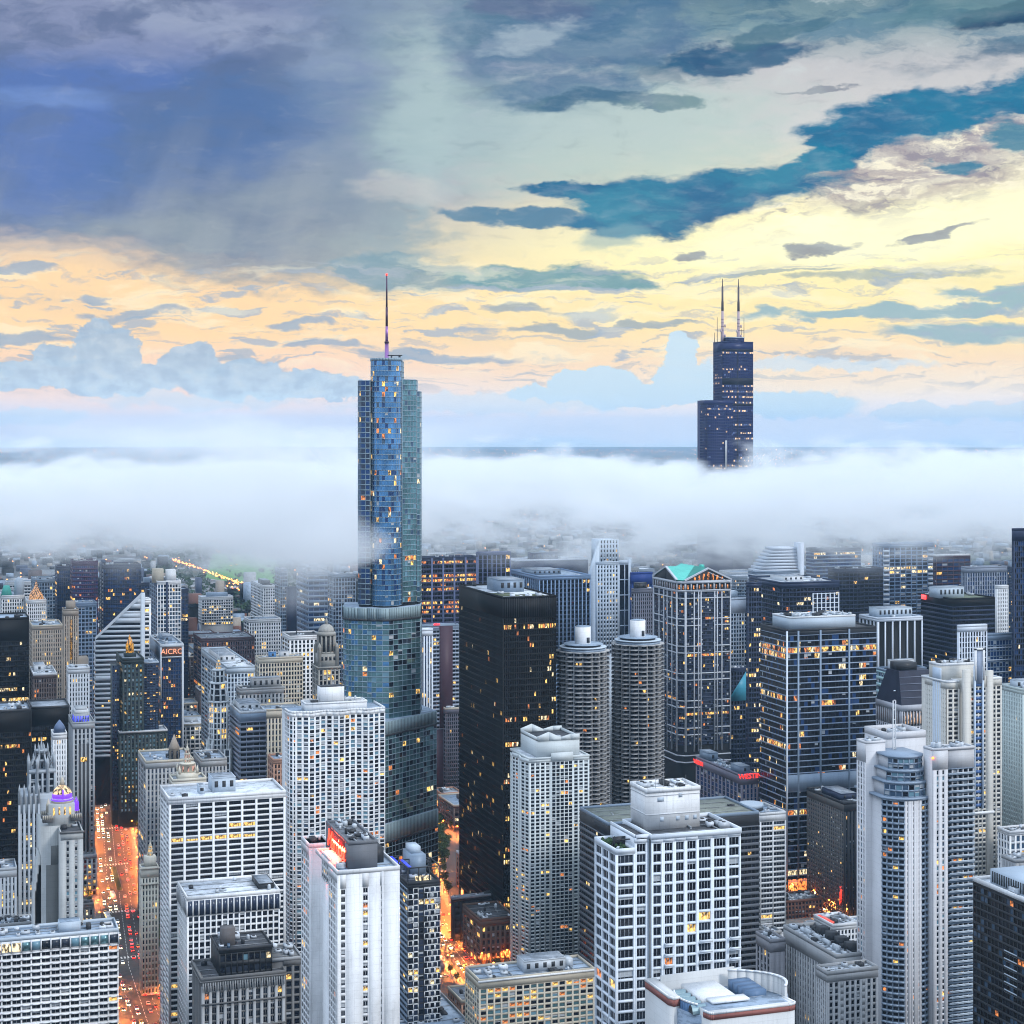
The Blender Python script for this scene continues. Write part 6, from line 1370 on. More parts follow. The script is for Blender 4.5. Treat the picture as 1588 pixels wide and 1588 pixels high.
def concave_hotel():
    # hotel with blank stepped wall, windowed wing and a purple and gold lit dome
    D = 830; MS = wall('pale mottled limestone', (.42, .44, .44), .85, .55); MDK = wall('darker repaired render', (.16, .165, .16), .9, .35)
    c, w, dep = place(64, D, 94, 60); H = Zof(1283, D)
    b = Bld('domed_hotel', 'old limestone hotel with blank grey side wall and a small dome lit purple and gold', 'building', c)
    b.B('wall', 0, w, 0, 30, 0, H, MS); b.B('wall', w*.25, w - .6, -.14, .0, 0, H - 18, MDK); b.B('wall', w*.5, w - .6, -.12, .0, H - 17.98, H - 9, MDK)
    # stepped buttress left
    for i in range(5): b.B('buttress', -3.2 + i*.5, -.01, 1, 20, 0, H - 30 + i*4, MS, own=True)
    c2 = W(94, D - 9) - c; x1 = c2[0]; w2 = (W(129, D-9) - W(94, D-9)); w2 = solve(W(94, D-9), (1, 0), 129); y1 = c2[1]; H2 = Zof(1293, D - 9); zb = zvis(930)
    n = int((H2 - zb)/2.95)
    b.face((x1, y1), (1, 0), w2, zb, H2, 2, n, pier=2.6, sp=1.35, pd=.35, sd=.31, wm=MS, theme=T_CY if False else [(G_DARK, .5), (G_CYAN, .3), (G_GREY, .2)], lit=.0, top=3.2, minpx=4, blind=.3, sill=1)
    b.B('wall', x1 + .2, x1 + w2 - .1, y1 + .8, y1 + 24, 0, H2 - .2, MS); b.B('wall', x1 - .02, x1 + .2, y1 - .02, y1 + 24, 0, H2, MS)
    m, ms, key = b.part('cornice', own=True); k = b.mat(key, M_STONE); m.box(x1 - .5, x1 + w2 + .5, y1 - .6, y1 + .3, H2, H2 + .8, k); m.box(x1 - .4, x1 + w2 + .4, y1 - .5, y1 + .0, H2 - 52, H2 - 51, k)
    b.roof(x1 - .1, x1 + w2 + .1, y1 + .3, y1 + 24, H2, M_ROOFD, .6, MS, 2)
    # corner pavilion and dome
    xm, ym = w + 1.2, 6.5; z = H
    b.B('pavilion', xm - 6.5, xm + 5.4, ym - 5.4, ym + 6, z - 3, z + 10, MS, own=True)
    for i, (xx, yy) in enumerate(((-7, -5), (6, -5), (-7, 5), (6, 5))):
        b.B('corner_terrace', xm + xx - 2.4, xm + xx + 2.4, ym + yy - 2, ym + yy + 2, z + 2, z + 5, M_STONE, own=True)
        m, ms, key = b.part('balustrade', own=True)
        for q in range(6): m.box(xm + xx - 2.3 + q*.85, xm + xx - 1.9 + q*.85, ym + yy - 2.25, ym + yy - 2.02, z + 3.5, z + 5.4, b.mat(key, M_CREAM))
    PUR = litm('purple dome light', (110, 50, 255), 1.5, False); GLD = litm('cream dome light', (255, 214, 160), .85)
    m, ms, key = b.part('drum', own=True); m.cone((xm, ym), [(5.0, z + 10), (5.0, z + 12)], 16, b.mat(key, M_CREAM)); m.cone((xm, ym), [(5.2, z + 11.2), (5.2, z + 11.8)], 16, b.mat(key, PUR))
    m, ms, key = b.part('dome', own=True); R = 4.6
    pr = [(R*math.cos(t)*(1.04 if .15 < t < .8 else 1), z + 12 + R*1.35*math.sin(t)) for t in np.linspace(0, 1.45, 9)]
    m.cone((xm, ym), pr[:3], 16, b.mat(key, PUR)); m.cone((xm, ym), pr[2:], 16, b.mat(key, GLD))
    m.cone((xm, ym), [(1.1, z + 18), (.9, z + 20), (.1, z + 22)], 8, b.mat(key, M_CREAM)); 
    m.box(xm - .35, xm + .35, ym - 4.9, ym - 4.3, z + 12, z + 16.5, b.mat(key, PUR))
    for i in range(4): b.B('lit_window', xm - 4.6 + i*2.5, xm - 3.8 + i*2.5, ym - 5.5, ym - 5.38, z + 5, z + 8.6, L_WARM, own=True)
    for i in (-1, 1): m, ms, key = b.part('purple_turret', own=True); m.cone((xm + i*6.4, ym - 2), [(1.3, z + 6), (1.2, z + 9), (1.3, z + 9.2), (.1, z + 12.4)], 8, b.mat(key, PUR if i > 0 else M_CREAM))
    for p in ((-3, 0), (x1 + w2, 30)): b.bb.append((p[0], p[0] + .1, p[1], p[1] + .1, H))
def gothic_big():
    D = 950; MS = wall('blue grey gothic limestone', (.36, .40, .44), .85, .4); c, w, dep = place(30, D, 60, 24)
    H = Zof(1236, D); b = Bld('gothic_tower', 'grey gothic tower with flying buttress crown and tall lit windows, left of the domed hotel', 'building', c)
    zb = zvis(1020); n = int((H - zb)/4.1)
    b.face((0, 0), (1, 0), w, zb, H, 4, n, pier=1.3, sp=1.2, pd=1.0, sd=.15, wm=MS, theme=T_DARK, lit=.30, lm=(L_WARM, L_PALE), top=9, minpx=5)
    b.core(0, w + 12, 0, 26, 0, H, MS, 1.4); b.B('wall', w + .02, w + 13, .2, 26, 0, H - 2, MS); b.face((0, 12), (0, -1), 11.98, zb, H, 3, n, pier=1.3, sp=1.2, pd=.8, sd=.15, wm=MS, theme=T_DARK, lit=.1, top=9, minpx=5)
    m, ms, key = b.part('buttress', own=True); k = b.mat(key, MS)
    for i in range(5): x = i*w/4; m.box(x - .55, x + .55, -.9, 0, zb, H - 4, k); m.cone((x, -.4), [(.8, H - 4), (.7, H + 3), (.9, H + 3.3), (.05, H + 7)], 4, k, ph=.785)
    # crown tower behind with pinnacles
    x0, x1 = w*.55, w + 9.5; zc = Zof(1195, D + 10)
    b.face((x0, 7), (1, 0), x1 - x0, H - 4, zc, 4, 4, pier=1.0, sp=.8, pd=1.0, sd=.2, wm=MS, theme=T_DARK, top=1.5, minpx=5); b.B('crown', x0 + .1, x1 - .1, 8.2, 22, H - 4, zc - .1, MS)
    m, ms, key = b.part('pinnacle', own=True); k = b.mat(key, MS)
    cx, cy = (x0 + x1)/2, 15
    for i in range(8):
        a = i/8*6.283 + .39; rx, ry = (x1-x0)*.52, 8.6; px_, py_ = cx + rx*math.cos(a), cy + ry*math.sin(a)
        m.cone((px_, py_), [(1.1, H - 8), (1.0, zc + 3), (1.2, zc + 3.4), (.06, zc + 8)], 4, k, ph=.785)
        p, q = np.array((px_, py_)), np.array((cx + rx*.45*math.cos(a), cy + ry*.45*math.sin(a)))
        d = (q-p)/np.linalg.norm(q-p); s_ = np.array((-d[1], d[0]))*.35
        m.quads([[*(p - s_), zc + 1], [*(p + s_), zc + 1], [*(q + s_), zc + 8], [*(q - s_), zc + 8]], k); m.quads([[*(p - s_), zc - 1], [*(q - s_), zc + 6.5], [*(q - s_), zc + 8], [*(p - s_), zc + 1]], k)
    for z_, r_ in ((zc, 4.6), (zc + 5, 3.6)):
        m, ms, key = b.part('crown_lantern', own=True); m.cone((cx, cy), [(r_, z_ - .5), (r_, z_ + 4.4), (r_ + .3, z_ + 4.6), (r_ + .3, z_ + 5)], 8, b.mat(key, MS))
        for i in range(8): a = i/8*6.283; m.box(cx + r_*.93*math.cos(a) - .5, cx + r_*.93*math.cos(a) + .5, cy + r_*.93*math.sin(a) - .5, cy + r_*.93*math.sin(a) + .5, z_ + .5, z_ + 3.8, b.mat(key, G_DARK))
        for i in range(8): a = i/8*6.283 + .39; m.cone((cx + r_*math.cos(a), cy + r_*math.sin(a)), [(.45, z_), (.4, z_ + 6), (.04, z_ + 8.4)], 4, b.mat(key, MS))
    m, ms, key = b.part('finial', own=True); m.cone((cx, cy), [(1, zc + 9), (.6, zc + 12), (.06, zc + 17)], 6, b.mat(key, MS))
    b.maxz = H
def cake_towers():
    MW = wall('glazed cream terracotta', (.66, .62, .52), .6, .3)
    b = std('clock_tower', 'slim cream white terracotta tower with small spire at the edge of the avenue', 219, 980, 1348, 246, 216, fh=3.4, nc=5, ne=2, st=S(pier=1.0, sp=1.2, pd=.4, sd=.3, wm=MW, theme=T_DARK, lit=.06, top=5, lm=(L_WARM,), minpx=30), units=0, par=1.0, z0=0)
    w, H = b.W, b.H; x, y = w*.62, 5
    b.B('belfry', x - 3.6, x + 2.6, y - 3, y + 3, H, H + 6, MW, own=True); lantern(b, x - .4, y, H + 6, .5, MW, L_WARM)
    m, ms, key = b.part('cornice', own=True); m.box(-.7, w + .6, -.7, -.1, H - .2, H + .6, b.mat(key, MW)); m.box(-.5, w + .4, -.5, -.04, H - 9, H - 8.2, b.mat(key, MW))
    b = std('clock_tower', 'ornate white wedding cake tower top lit warm pink, rising behind the grid office tower', 268, 1080, 1212, 320, 262, fh=3.6, nc=7, ne=3, st=S(pier=1.4, sp=1.3, pd=.5, sd=.3, wm=MW, theme=T_DARK, lit=.1, top=4, minpx=30), units=0, par=1.4, z0=90)
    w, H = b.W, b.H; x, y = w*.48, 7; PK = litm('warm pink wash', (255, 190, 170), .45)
    b.B('belfry', x - 6, x + 6, y - 5.5, y + 5.5, H, H + 4, MW, own=True); m, ms, key = b.part('lit_storey', own=True)
    m.cone((x, y), [(4.6, H + 4), (4.6, H + 9), (5.0, H + 9.2), (5, H + 9.8)], 8, b.mat(key, MW)); 
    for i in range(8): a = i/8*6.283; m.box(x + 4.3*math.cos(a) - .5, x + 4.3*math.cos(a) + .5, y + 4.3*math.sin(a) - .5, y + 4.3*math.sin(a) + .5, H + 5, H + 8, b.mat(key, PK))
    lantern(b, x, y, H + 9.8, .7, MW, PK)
    for i in (-1, 1):
        for j in (-1, 1): m, ms, key = b.part('pinnacle', own=True); m.cone((x + i*5.4, y + j*5), [(.9, H + 4), (.8, H + 6.5), (.05, H + 9)], 6, b.mat(key, MW))
def mansard_tower():
    D = 1150; MS = wall('pale mauve stone', (.42, .43, .47), .75, .3)
    c, w, dep = place(1398, D, 1436, 1358.5); He = Zof(1094, D)
    b = Bld('office_tower', 'stone office tower with tall dark mansard glass roof and lit columns under the eaves', 'building', c)
    zb = 60; n = int((He - 14 - zb)/3.2); zb = He - 14 - n*3.2
    for (O, u, L, nc) in (((-.02, 0), (1, 0), w + .02, 8), ((0, dep), (0, -1), dep - .02, 12)):
        b.face(O, u, L, zb, He - 14, nc, n, pier=1.0, sp=1.3, pd=.4, sd=.35, wm=MS, theme=T_DARK, lit=.03, minpx=30)
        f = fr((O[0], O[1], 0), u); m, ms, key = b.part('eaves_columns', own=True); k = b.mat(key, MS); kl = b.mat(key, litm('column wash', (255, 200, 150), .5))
        m.box(0, L, -1.2, -.9, He - 14, He - 4, b.mat(key, M_CHAR), f)
        for i in range(nc + 1): m.box(i*L/nc - .45, i*L/nc + .45, -.9, 0, He - 14, He - 4, k, f)
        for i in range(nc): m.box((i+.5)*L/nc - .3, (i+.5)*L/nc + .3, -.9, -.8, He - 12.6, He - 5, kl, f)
        m.box(-.1, L + .1, -.9, .3, He - 4, He, k, f)
    b.core(0, w, 0, dep, 0, He - .1, MS)
    m, ms, key = b.part('mansard_roof', own=True); k = b.mat(key, glassm('slate blue glass', (.03, .035, .06), spec=.12, rough=.5)); z1 = He + 21; a, e = w*.12, dep*.42
    lo = [(0, 0), (w + 8, 0), (w + 8, dep), (0, dep)]; hi = [(3.5, dep*.28), (w + 8, dep*.28), (w + 8, dep*.75), (3.5, dep*.75)]
    for i in range(4):
        j = (i+1) % 4; m.quads([[*lo[i], He], [*lo[j], He], [*hi[j], z1], [*hi[i], z1]], k)
    m.poly([(*p, z1) for p in hi], k); kb = b.mat(key, wall('roof seam', (.16, .18, .24), .5, .2))
    for q in range(1, 5):
        t = q/5; y = dep*.28*t; z = He + 21*t; m.box(3.5*t, w + 8, y - .25, y + .02, z - .1, z + .5, kb)
    b.B('roof_block', 5, w, dep*.35, dep*.7, z1, z1 + 5, M_CHAR, own=True)
def postmodern_tower():
    D = 1000; MS = wall('cream white precast', (.62, .60, .55), .7, .25); MB_ = wall('blue white rib', (.55, .64, .75), .5, .15)
    c = W(1494, D); b = Bld('apartment_tower', 'tall cream postmodern tower with blue ribs and arched white crest, right side', 'building', c)
    H = Zof(1050, D); w = solve(c, (1, 0), 1539); zb = 40; fh = 2.68; n = int((H - 6 - zb)/fh); zb = H - 6 - n*fh
    s_ = dict(sp=1.15, pd=.4, sd=.34, theme=T_DARK, lit=.04, lm=(L_ORG, L_WARM), minpx=30)
    # front: solid pilasters either side of a central dark strip
    for (a, e, nc, pr, th, wm) in ((0, .22, 1, 9.9, None, MS), (.22, .80, 4, .8, T_NAVY, MS), (.80, 1.0, 1, 9.9, None, MS)):
        if th is None: b.B('wall', a*w + (-.02 if a == 0 else 0), e*w, -1.0, 1.4, zb, H + (3 if a else 4), wm)
        else: b.face((a*w, -.3), (1, 0), (e-a)*w, zb, H, nc, n, pier=pr, wm=wm, **{**s_, 'top': 6})
    for x in (w*.36, w*.64): b.B('rib', x - .5, x + .5, -1.3, -.3, H - 75, H + 6, MB_, own=True)
    for q in range(20): b.B('blue_panel', w*.37, w*.63, -.42, -.28, H - 74 + q*3.8, H - 72.2 + q*3.8, wall('blue glass panel', (.08, .16, .36), .3, .2), own=True)
    b.B('belt_course', -.3, w + .3, -1.5, -1.02, H - 78, H - 76.6, M_WHITE, own=True)
    m, ms, key = b.part('arched_crest', own=True); k = b.mat(key, M_WHITE)
    for x in (w*.34, w*.62): m.box(x, x + 1.2, -1.6, -.6, H - 2, H + 16, k)
    m.box(w*.34, w*.62 + 1.2, -1.6, -.6, H + 15, H + 16.2, k); b.B('crest_glass', w*.34 + 1.2, w*.62, -1.0, -.8, H - 4, H + 15, wall('crest screen', (.28, .34, .45), .5, .2), own=True)
    # left-hand stepped wings (north-east faces)
    s1 = solve(c, (0, 1), 1469); steps = [(0, 7.5, H + 1), ]
    b.face((-8.6, 3.5), (1, 0), 8.5, zb, H - 3, 2, n, pier=1.1, wm=MS, **{**s_, 'top': 4}); b.B('wall', -8.4, .3, 4.6, 30, 0, H - 3.2, MS); b.roof(-8.7, 0, 3.4, 30, H - 3, M_ROOFW, .7, M_WHITE, 0)
    d1 = solve(c + np.array([-8.6, 3.5, 0]), (0, 1), 1434)
    b.face((-8.6, 3.5 + d1), (0, -1), d1*.36, zb, H - 3, 4, n, pier=1.1, wm=MS, **{**s_, 'top': 4})
    b.face((-8.6, 3.5 + d1*.64), (0, -1), d1*.36, zb, H + 4, 4, n, pier=1.0, wm=MB_, **{**s_, 'sp': .5, 'sd': .1, 'top': 8, 'theme': T_NAVY})
    b.face((-8.6, 3.5 + d1*.28), (0, -1), d1*.28 - .05, zb, H - 3, 3, n, pier=1.1, wm=MS, **{**s_, 'top': 4})
    b.B('wall', -7.4, 8, 5, 3 + d1, 0, H - 3.4, MS); b.B('upper_block', -7.5, w, 12, 3 + d1*.9, H - 4, H + 5.5, MS, own=True); b.roof(-7.6, w + .1, 11.9, 3 + d1*.9, H + 5.5, M_CHAR, .9, M_WHITE, 7)
    # right wing
    w2 = solve(c + np.array([w, 2, 0]), (1, 0), 1553)
    b.face((w, 1.6), (1, 0), w2, zb, H - 2, 2, n, pier=1.0, wm=MS, **{**s_, 'top': 4}); b.core(0, w + w2, 1.3, 30, 0, H - 2.1, MS, 1.3); b.roof(w*.8, w + w2 + .1, 1.5, 12, H - 2, M_ROOFW, .7, M_WHITE, 1)
    m, ms, key = b.part('base_arcade', own=True); k = b.mat(key, M_WHITE)
    b.bb.append((-9, w + w2, 0, 30, H)); b.maxz = H
# ================================================================= THE REST OF THE NAMED BUILDINGS
def sign(b, text, loc, size, rotz, rgb, e=3.0, italic=0):
    e = e * .6
    cu = bpy.data.curves.new('sign_lettering', 'FONT'); cu.body = text; cu.size = size; cu.extrude = .12; cu.align_x = 'CENTER'; cu.align_y = 'CENTER'; cu.shear = italic
    cu.materials.append(litm('sign ' + text.lower(), rgb, e, False)); t = bpy.data.objects.new('sign_lettering', cu); COL.objects.link(t); t.parent = b.root; t.location = loc; t.rotation_euler = (math.pi/2, 0, rotz)
def rest():
    RB = wall('steel blue band', (.22, .30, .42), .5, .25); RIBW = wall('white rib', (.66, .72, .80), .5, .2); BLUEP = wall('blue pier', (.20, .30, .46), .5, .25)
    MAR = wall('dark maroon granite', (.07, .035, .05), .5, .3); BLK = [(G_BLACK, .6), (G_DARK, .4)]
    # --- right half
    b = std('office_tower', 'broad blue glass tower with bright horizontal bands and white roof screen', 1220, 1190, 979, 1359, 1179, fh=4.05, nc=26, ne=30,
            st=S(pier=.12, sp=.75, pd=.12, sd=.5, wm=M_CHAR, sm=wall('bright steel band', (.27, .34, .45), .45, .2), blind=.04, theme=[(G_DARK, .62), (G_DEEP, .13), (G_BLACK, .25)], lit=.035, litrow=.09, top=3, lm=(L_WARM, L_PALE, L_ORG), minpx=30), rf=M_ROOFD, units=0, z0=8)
    for x in (.125, .37, .69): b.B('vertical_rib', b.W*x - .6, b.W*x + .6, -.75, -.05, 12, b.H, M_STEEL, own=True)
    b.B('vertical_rib', -.5, .5, -.8, .02, 12, b.H, RIBW, own=True)
    b.B('roof_screen', b.W*.10, b.W*.83, 8, 34, b.H, b.H + 8, M_PALEB, own=True); b.roof(b.W*.10 - .1, b.W*.83 + .1, 7.9, 34.1, b.H + 8, M_ROOFB, .6, M_WHITE, 14)
    b.B('lit_lobby', b.W*.02, b.W*.3, -.3, .4, 1, 11, litm('orange lobby', (255, 130, 60), 1.3), own=True)
    b.B('dark_louvre_band', -.1, b.W + .1, -.62, -.05, b.H - 108, b.H - 97, M_STEEL, own=True)
    b = std('hotel_tower', 'dark brown hotel slab with fine vertical ribs and small windows, beside the pale apartment tower', 1309, 1135, 1247, 1345, 1251, fh=2.7, nc=6, ne=20,
            st=S(pier=1.6, sp=.5, pd=.8, sd=.1, wm=M_CHAR, theme=T_LAV, top=5, minpx=30), est=S(pier=1.2, sp=1.5, pd=.2, sd=.17, wm=wall('grey brown concrete', (.12, .115, .11), .8, .4), theme=T_LAV, lit=.05, lm=(L_WARM, L_PALE)), rf=M_ROOFD, z0=0, units=4, pen=[(.2, .9, .2, .7, 4, M_NAVY)])
    b.B('sign_blade', -1.4, -.1, b.Dp*.05, b.Dp*.05 + 1, 8, 20, litm('red sign blade', (255, 60, 40), 1.2), own=True)
    b = std('hotel_block', 'mauve stone hotel block with red lit name on its rounded corner roof', 1150, 1230, 1204, 1176, 1079, fh=3.2, nc=4, ne=12,
            st=S(pier=1.4, sp=.5, pd=.6, sd=.1, wm=wall('mauve stone', (.22, .21, .26), .8, .3), theme=T_NAVY, top=6, lit=.02, minpx=30), rf=M_ROOFB, z0=0, units=6, pen=[(.2, .8, .1, .3, 5, M_STEEL), (.1, .7, .75, .95, 6, M_STEEL)])
    sign(b, 'WESTIN', (b.W*.5, -.5, b.H - .2), 5.0, 0, (255, 50, 40), 3.5); sign(b, 'WESTIN', (-.5, b.Dp*.93, b.H - 3), 4.4, -math.pi/2, (255, 50, 40), 3.5)
    b = std('office_block', 'white grid office block with teal lower windows behind the condominium tower', 1179, 1060, 1264, 1219, 1146, fh=3.1, nc=2, ne=5,
            st=S(pier=.7, sp=1.1, pd=.5, sd=.4, wm=M_WHITE, theme=T_DARK, top=4, lit=.05, lm=(L_WARM,), mull=3, minpx=8), rf=M_ROOFB, z0=10, units=3)
    m, ms, key = b.part('round_roof_fan', own=True); m.cone((b.W*.1, b.Dp*.55), [(7.5, b.H + 2), (7.5, b.H + 4), (6.4, b.H + 4.05)], 24, b.mat(key, M_PALEB)); m.cone((b.W*.1, b.Dp*.55), [(7.4, b.H + .1), (7.4, b.H + 2)], 24, b.mat(key, M_CHAR))
    b = std('office_block', 'wide slate grey office block with strip windows and green grey roof behind the condominium tower', 943, 930, 1279, 1177, 899, fh=3.35, nc=40, ne=14,
            st=S(pier=.2, sp=1.5, pd=.3, sd=.5, wm=M_CHAR, sm=wall('slate spandrel', (.13, .145, .17), .6, .3), theme=BLK, top=6.5, lit=.025, lm=(L_WARM, L_PALE), minpx=30), rf=wall('green grey roof', (.22, .24, .21), .9, .5, 2, streak=0), units=3, pm=M_STEEL)
    b = std('parking_block', 'low red brown brick garage with parked cars on its roof deck', 1200, 1130, 1420, 1276, 1178, fh=3.0, nc=14, ne=4, st=S(pier=.9, sp=1.1, pd=.4, sd=.3, wm=M_BRICK, theme=T_DARK, lit=.02, minpx=30), rf=M_ROOF, z0=0, units=22, H=11)
    b = std('low_block', 'low blue roofed annex beside the brick garage, partly behind the stone block', 1190, 1010, 1448, 1212, 1176, fh=3.4, nc=4, ne=4, st=S(pier=1, sp=1.4, wm=M_LIME, theme=T_DARK, minpx=30), rf=M_ROOFB, z0=0, units=3)
    b = std('office_block', 'low white grid block with red lit awning, left of the pale apartment tower', 1292, 900, 1437, 1332, 1262, fh=3.0, nc=7, ne=7, st=S(pier=.8, sp=1.1, wm=M_OFFW, theme=T_DARK, lit=.05, top=2, minpx=30), rf=M_ROOF, units=5)
    b.B('red_awning', 1, 3, b.Dp*.2, b.Dp*.9, b.H + .2, b.H + 1.2, litm('red awning light', (255, 90, 70), .8, False), own=True)
    b = std('apartment_block', 'pale green grey tower with dense small windows at the right edge of the view', 1586, 1050, 1071, 1640, 1553, fh=2.75, nc=12, ne=12,
            st=S(pier=1.1, sp=1.1, pd=.35, sd=.3, wm=wall('pale green precast', (.50, .58, .57), .7, .2), theme=T_DARK, top=2.4, lit=.03, minpx=30), rf=M_ROOF, units=6, z0=60, pen=[(.0, .5, .3, .6, 5, M_PALEB)])
    b = std('low_block', 'low white grid block with dark roof behind the glazed block, right edge', 1566, 980, 1292, 1640, 1547, fh=4.2, nc=9, ne=4, st=S(pier=1.0, sp=1.2, wm=M_WHITE, theme=T_BLUE, top=1.5, minpx=8), rf=M_ROOFD, units=4)
    b = std('plain_block', 'plain light grey windowless roof block, right edge behind the glazed block', 1575, 900, 1337, 1640, 1553, fh=4, nc=4, ne=4, st=S(pier=2, sp=2, wm=M_LIME, theme=T_DARK, skip=lambda c, r: True, minpx=30), rf=M_ROOF, units=3)
    b = std('glass_block', 'low teal glass block with bright horizontal stripes, left of the cream postmodern tower', 1372, 1330, 1040, 1437, 1358, fh=5.2, nc=14, ne=6, st=S(pier=.2, sp=2.3, pd=.3, sd=.6, wm=M_STEEL, sm=wall('pale teal stripe', (.42, .62, .64), .5, .2), theme=T_TEAL, top=1, minpx=30), rf=M_ROOFB, z0=80, units=2, pen=[(.2, .75, .2, .6, 7, M_OFFW)])
    b = std('office_tower', 'black tower with bright white vertical columns and boxy pale plant room', 1361, 1480, 960, 1431, 1332, fh=4, nc=6, ne=5, st=S(pier=1.0, sp=.9, pd=1.4, sd=.1, wm=RIBW, sm=M_BLACK, theme=BLK, top=2.5, minpx=30), rf=M_ROOFB, z0=100, units=2, pen=[(.1, .85, .2, .7, 8, M_PALEB)], core=M_BLACK)
    b = std('office_tower', 'broad black slab tower with pale plant box and small red roof sign', 1478, 1520, 930, 1543, 1428, fh=4, nc=20, ne=16, st=S(pier=.2, sp=1.6, pd=.3, sd=.5, wm=M_BLACK, sm=M_NAVY, theme=BLK, top=6, lit=.015, minpx=30), rf=wall('mossy roof', (.14, .17, .12), .9, .4, streak=0), z0=60, units=2, pen=[(-.1, .5, .3, .6, 9, M_PALEB)], pm=M_BLACK)
    b.B('red_logo', -.9, -.1, b.Dp - 9, b.Dp - 2, b.H - 3.6, b.H + .2, litm('red roof sign', (255, 60, 60), 3, False), own=True)
    b = std('office_tower', 'white framed office block with tight window grid, above the postmodern tower', 1487, 1300, 972, 1531, 1484, fh=3.9, nc=10, ne=2, st=S(pier=.8, sp=.6, pd=.6, sd=.5, wm=RIBW, theme=T_DARK, top=4, lit=.02, minpx=30), rf=M_ROOF, z0=80, units=2)
    b = std('office_tower', 'dark blue stepped tower with bright strips and a red lit floor, upper right', 1531, 1310, 985, 1569, 1529, fh=4, nc=8, ne=1, st=S(pier=.2, sp=.7, pd=.3, sd=.4, wm=M_STEEL, theme=T_NAVY, top=4, lit=.05, minpx=30), rf=M_ROOFD, z0=80, units=2)
    for q in range(4): b.B('bright_strip', 0, b.W, -.7, -.4, b.H - 10 - q*9, b.H - 9.2 - q*9, RIBW, own=True)
    b.B('red_strip', 1, b.W - 2, -.5, -.3, b.H - 40, b.H - 37, litm('dim red strip', (220, 110, 90), .6), own=True)
    b = std('office_tower', 'very tall dark navy slab rising at the right edge of the view', 1573, 1300, 822, 1640, 1569, fh=4, nc=22, ne=3, st=S(pier=.3, sp=1.3, pd=.4, sd=.3, wm=M_NAVY, theme=[(G_BLACK, .5), (G_DEEP, .5)], top=8, lit=.025, lm=(L_PALE,), minpx=30), rf=M_ROOFD, z0=60, units=2)
    b = std('office_tower', 'tall blue grid tower with striped white corners fading into the cloud, right background', 1370, 1900, 845, 1448, 1353, fh=4.1, nc=9, ne=7, st=S(pier=.9, sp=1.3, pd=.6, sd=.4, wm=BLUEP, theme=T_LAV, top=3, lit=.10, litrow=.1, lm=(L_PALE, L_WARM), minpx=30), rf=M_ROOF, z0=100, units=2)
    for q in range(18): b.B('corner_stripe', -.6, 7, -.8, -.1, b.H - 8 - q*5.2, b.H - 5.6 - q*5.2, RIBW, own=True); b.B('corner_stripe', b.W - 7, b.W + .2, -.8, -.1, b.H - 8 - q*5.2, b.H - 5.6 - q*5.2, RIBW, own=True)
    b = std('office_tower', 'maroon navy tower with a bright white flat roof edge, right of the blue grid tower', 1452, 1850, 862, 1505, 1447, fh=4.4, nc=6, ne=2, st=S(pier=.6, sp=1.7, pd=.4, sd=.3, wm=MAR, theme=T_NAVY, top=3, lit=.06, minpx=30), rf=M_ROOFW, pm=M_WHITE, z0=100, units=1)
    b = std('office_tower', 'grey ribbed tower with uneven vertical fins, far right background', 1500, 1800, 881, 1562, 1490, fh=4.4, nc=16, ne=4, st=S(pier=.9, sp=.9, pd=.8, sd=.2, wm=wall('grey blue rib', (.30, .34, .42), .6, .3), theme=T_NAVY, top=5, lit=.03, minpx=30), rf=M_ROOF, z0=100, units=2)
    b = std('apartment_tower', 'small white punched window tower in front of the grey ribbed tower', 1546, 1600, 910, 1564, 1543, fh=3.5, nc=6, ne=2, st=S(pier=1, sp=1.5, wm=M_WHITE, theme=T_DARK, top=2, minpx=30), rf=M_ROOF, z0=100)
    b = std('office_tower', 'dark tower with orange specks and white latticed lower part, left of the columned tower', 1213, 1500, 905, 1302, 1162, fh=3.9, nc=16, ne=14, st=S(pier=.3, sp=1.4, pd=.3, sd=.3, wm=M_NAVY, theme=BLK, top=4, lit=.10, lm=(L_ORG, L_PALE), minpx=30), rf=M_ROOFW, z0=80, units=3, pen=[(.2, .55, .3, .7, 4, M_OFFW)])
    for i in range(7): b.B('lattice_bar', b.W*.52 + i*b.W*.075, b.W*.52 + i*b.W*.075 + .8, -.9, -.1, 100, b.H - 9, RIBW, own=True)
    for i in range(8): b.B('lattice_bar', b.W*.52, b.W*.97 + .8, -.85, -.1, b.H - 10 - i*4, b.H - 9.2 - i*4, RIBW, own=True)
    b = std('office_tower', 'blue white striped tower with slanting stepped top and white edge fin, in the cloud', 1172, 1720, 888, 1240, 1160, fh=4.4, nc=2, ne=1, st=S(pier=.3, sp=2.2, pd=.3, sd=.9, wm=M_STEEL, sm=RIBW, theme=T_NAVY, top=2, minpx=30), rf=M_ROOFW, z0=100, units=1)
    for q in range(8): b.B('stepped_storey', 5 + q*2.6, b.W - .2, 2 + q*.6, 26, b.H + q*3.0, b.H + q*3.0 + 2.3, RIBW, own=True)
    b.B('edge_fin', b.W, b.W + 4.5, -1, 12, 0, b.H + 28, RIBW, own=True)
    b = std('office_tower', 'navy office tower with lit rows half lost in cloud, behind the striped slanting tower', 1262, 1950, 852, 1335, 1250, fh=4.1, nc=16, ne=2, st=S(pier=.3, sp=1.6, pd=.3, sd=.5, wm=M_NAVY, sm=RB, theme=T_NAVY, top=3, lit=.12, litrow=.1, lm=(L_PALE, L_WARM), minpx=30), rf=M_ROOF, z0=100)
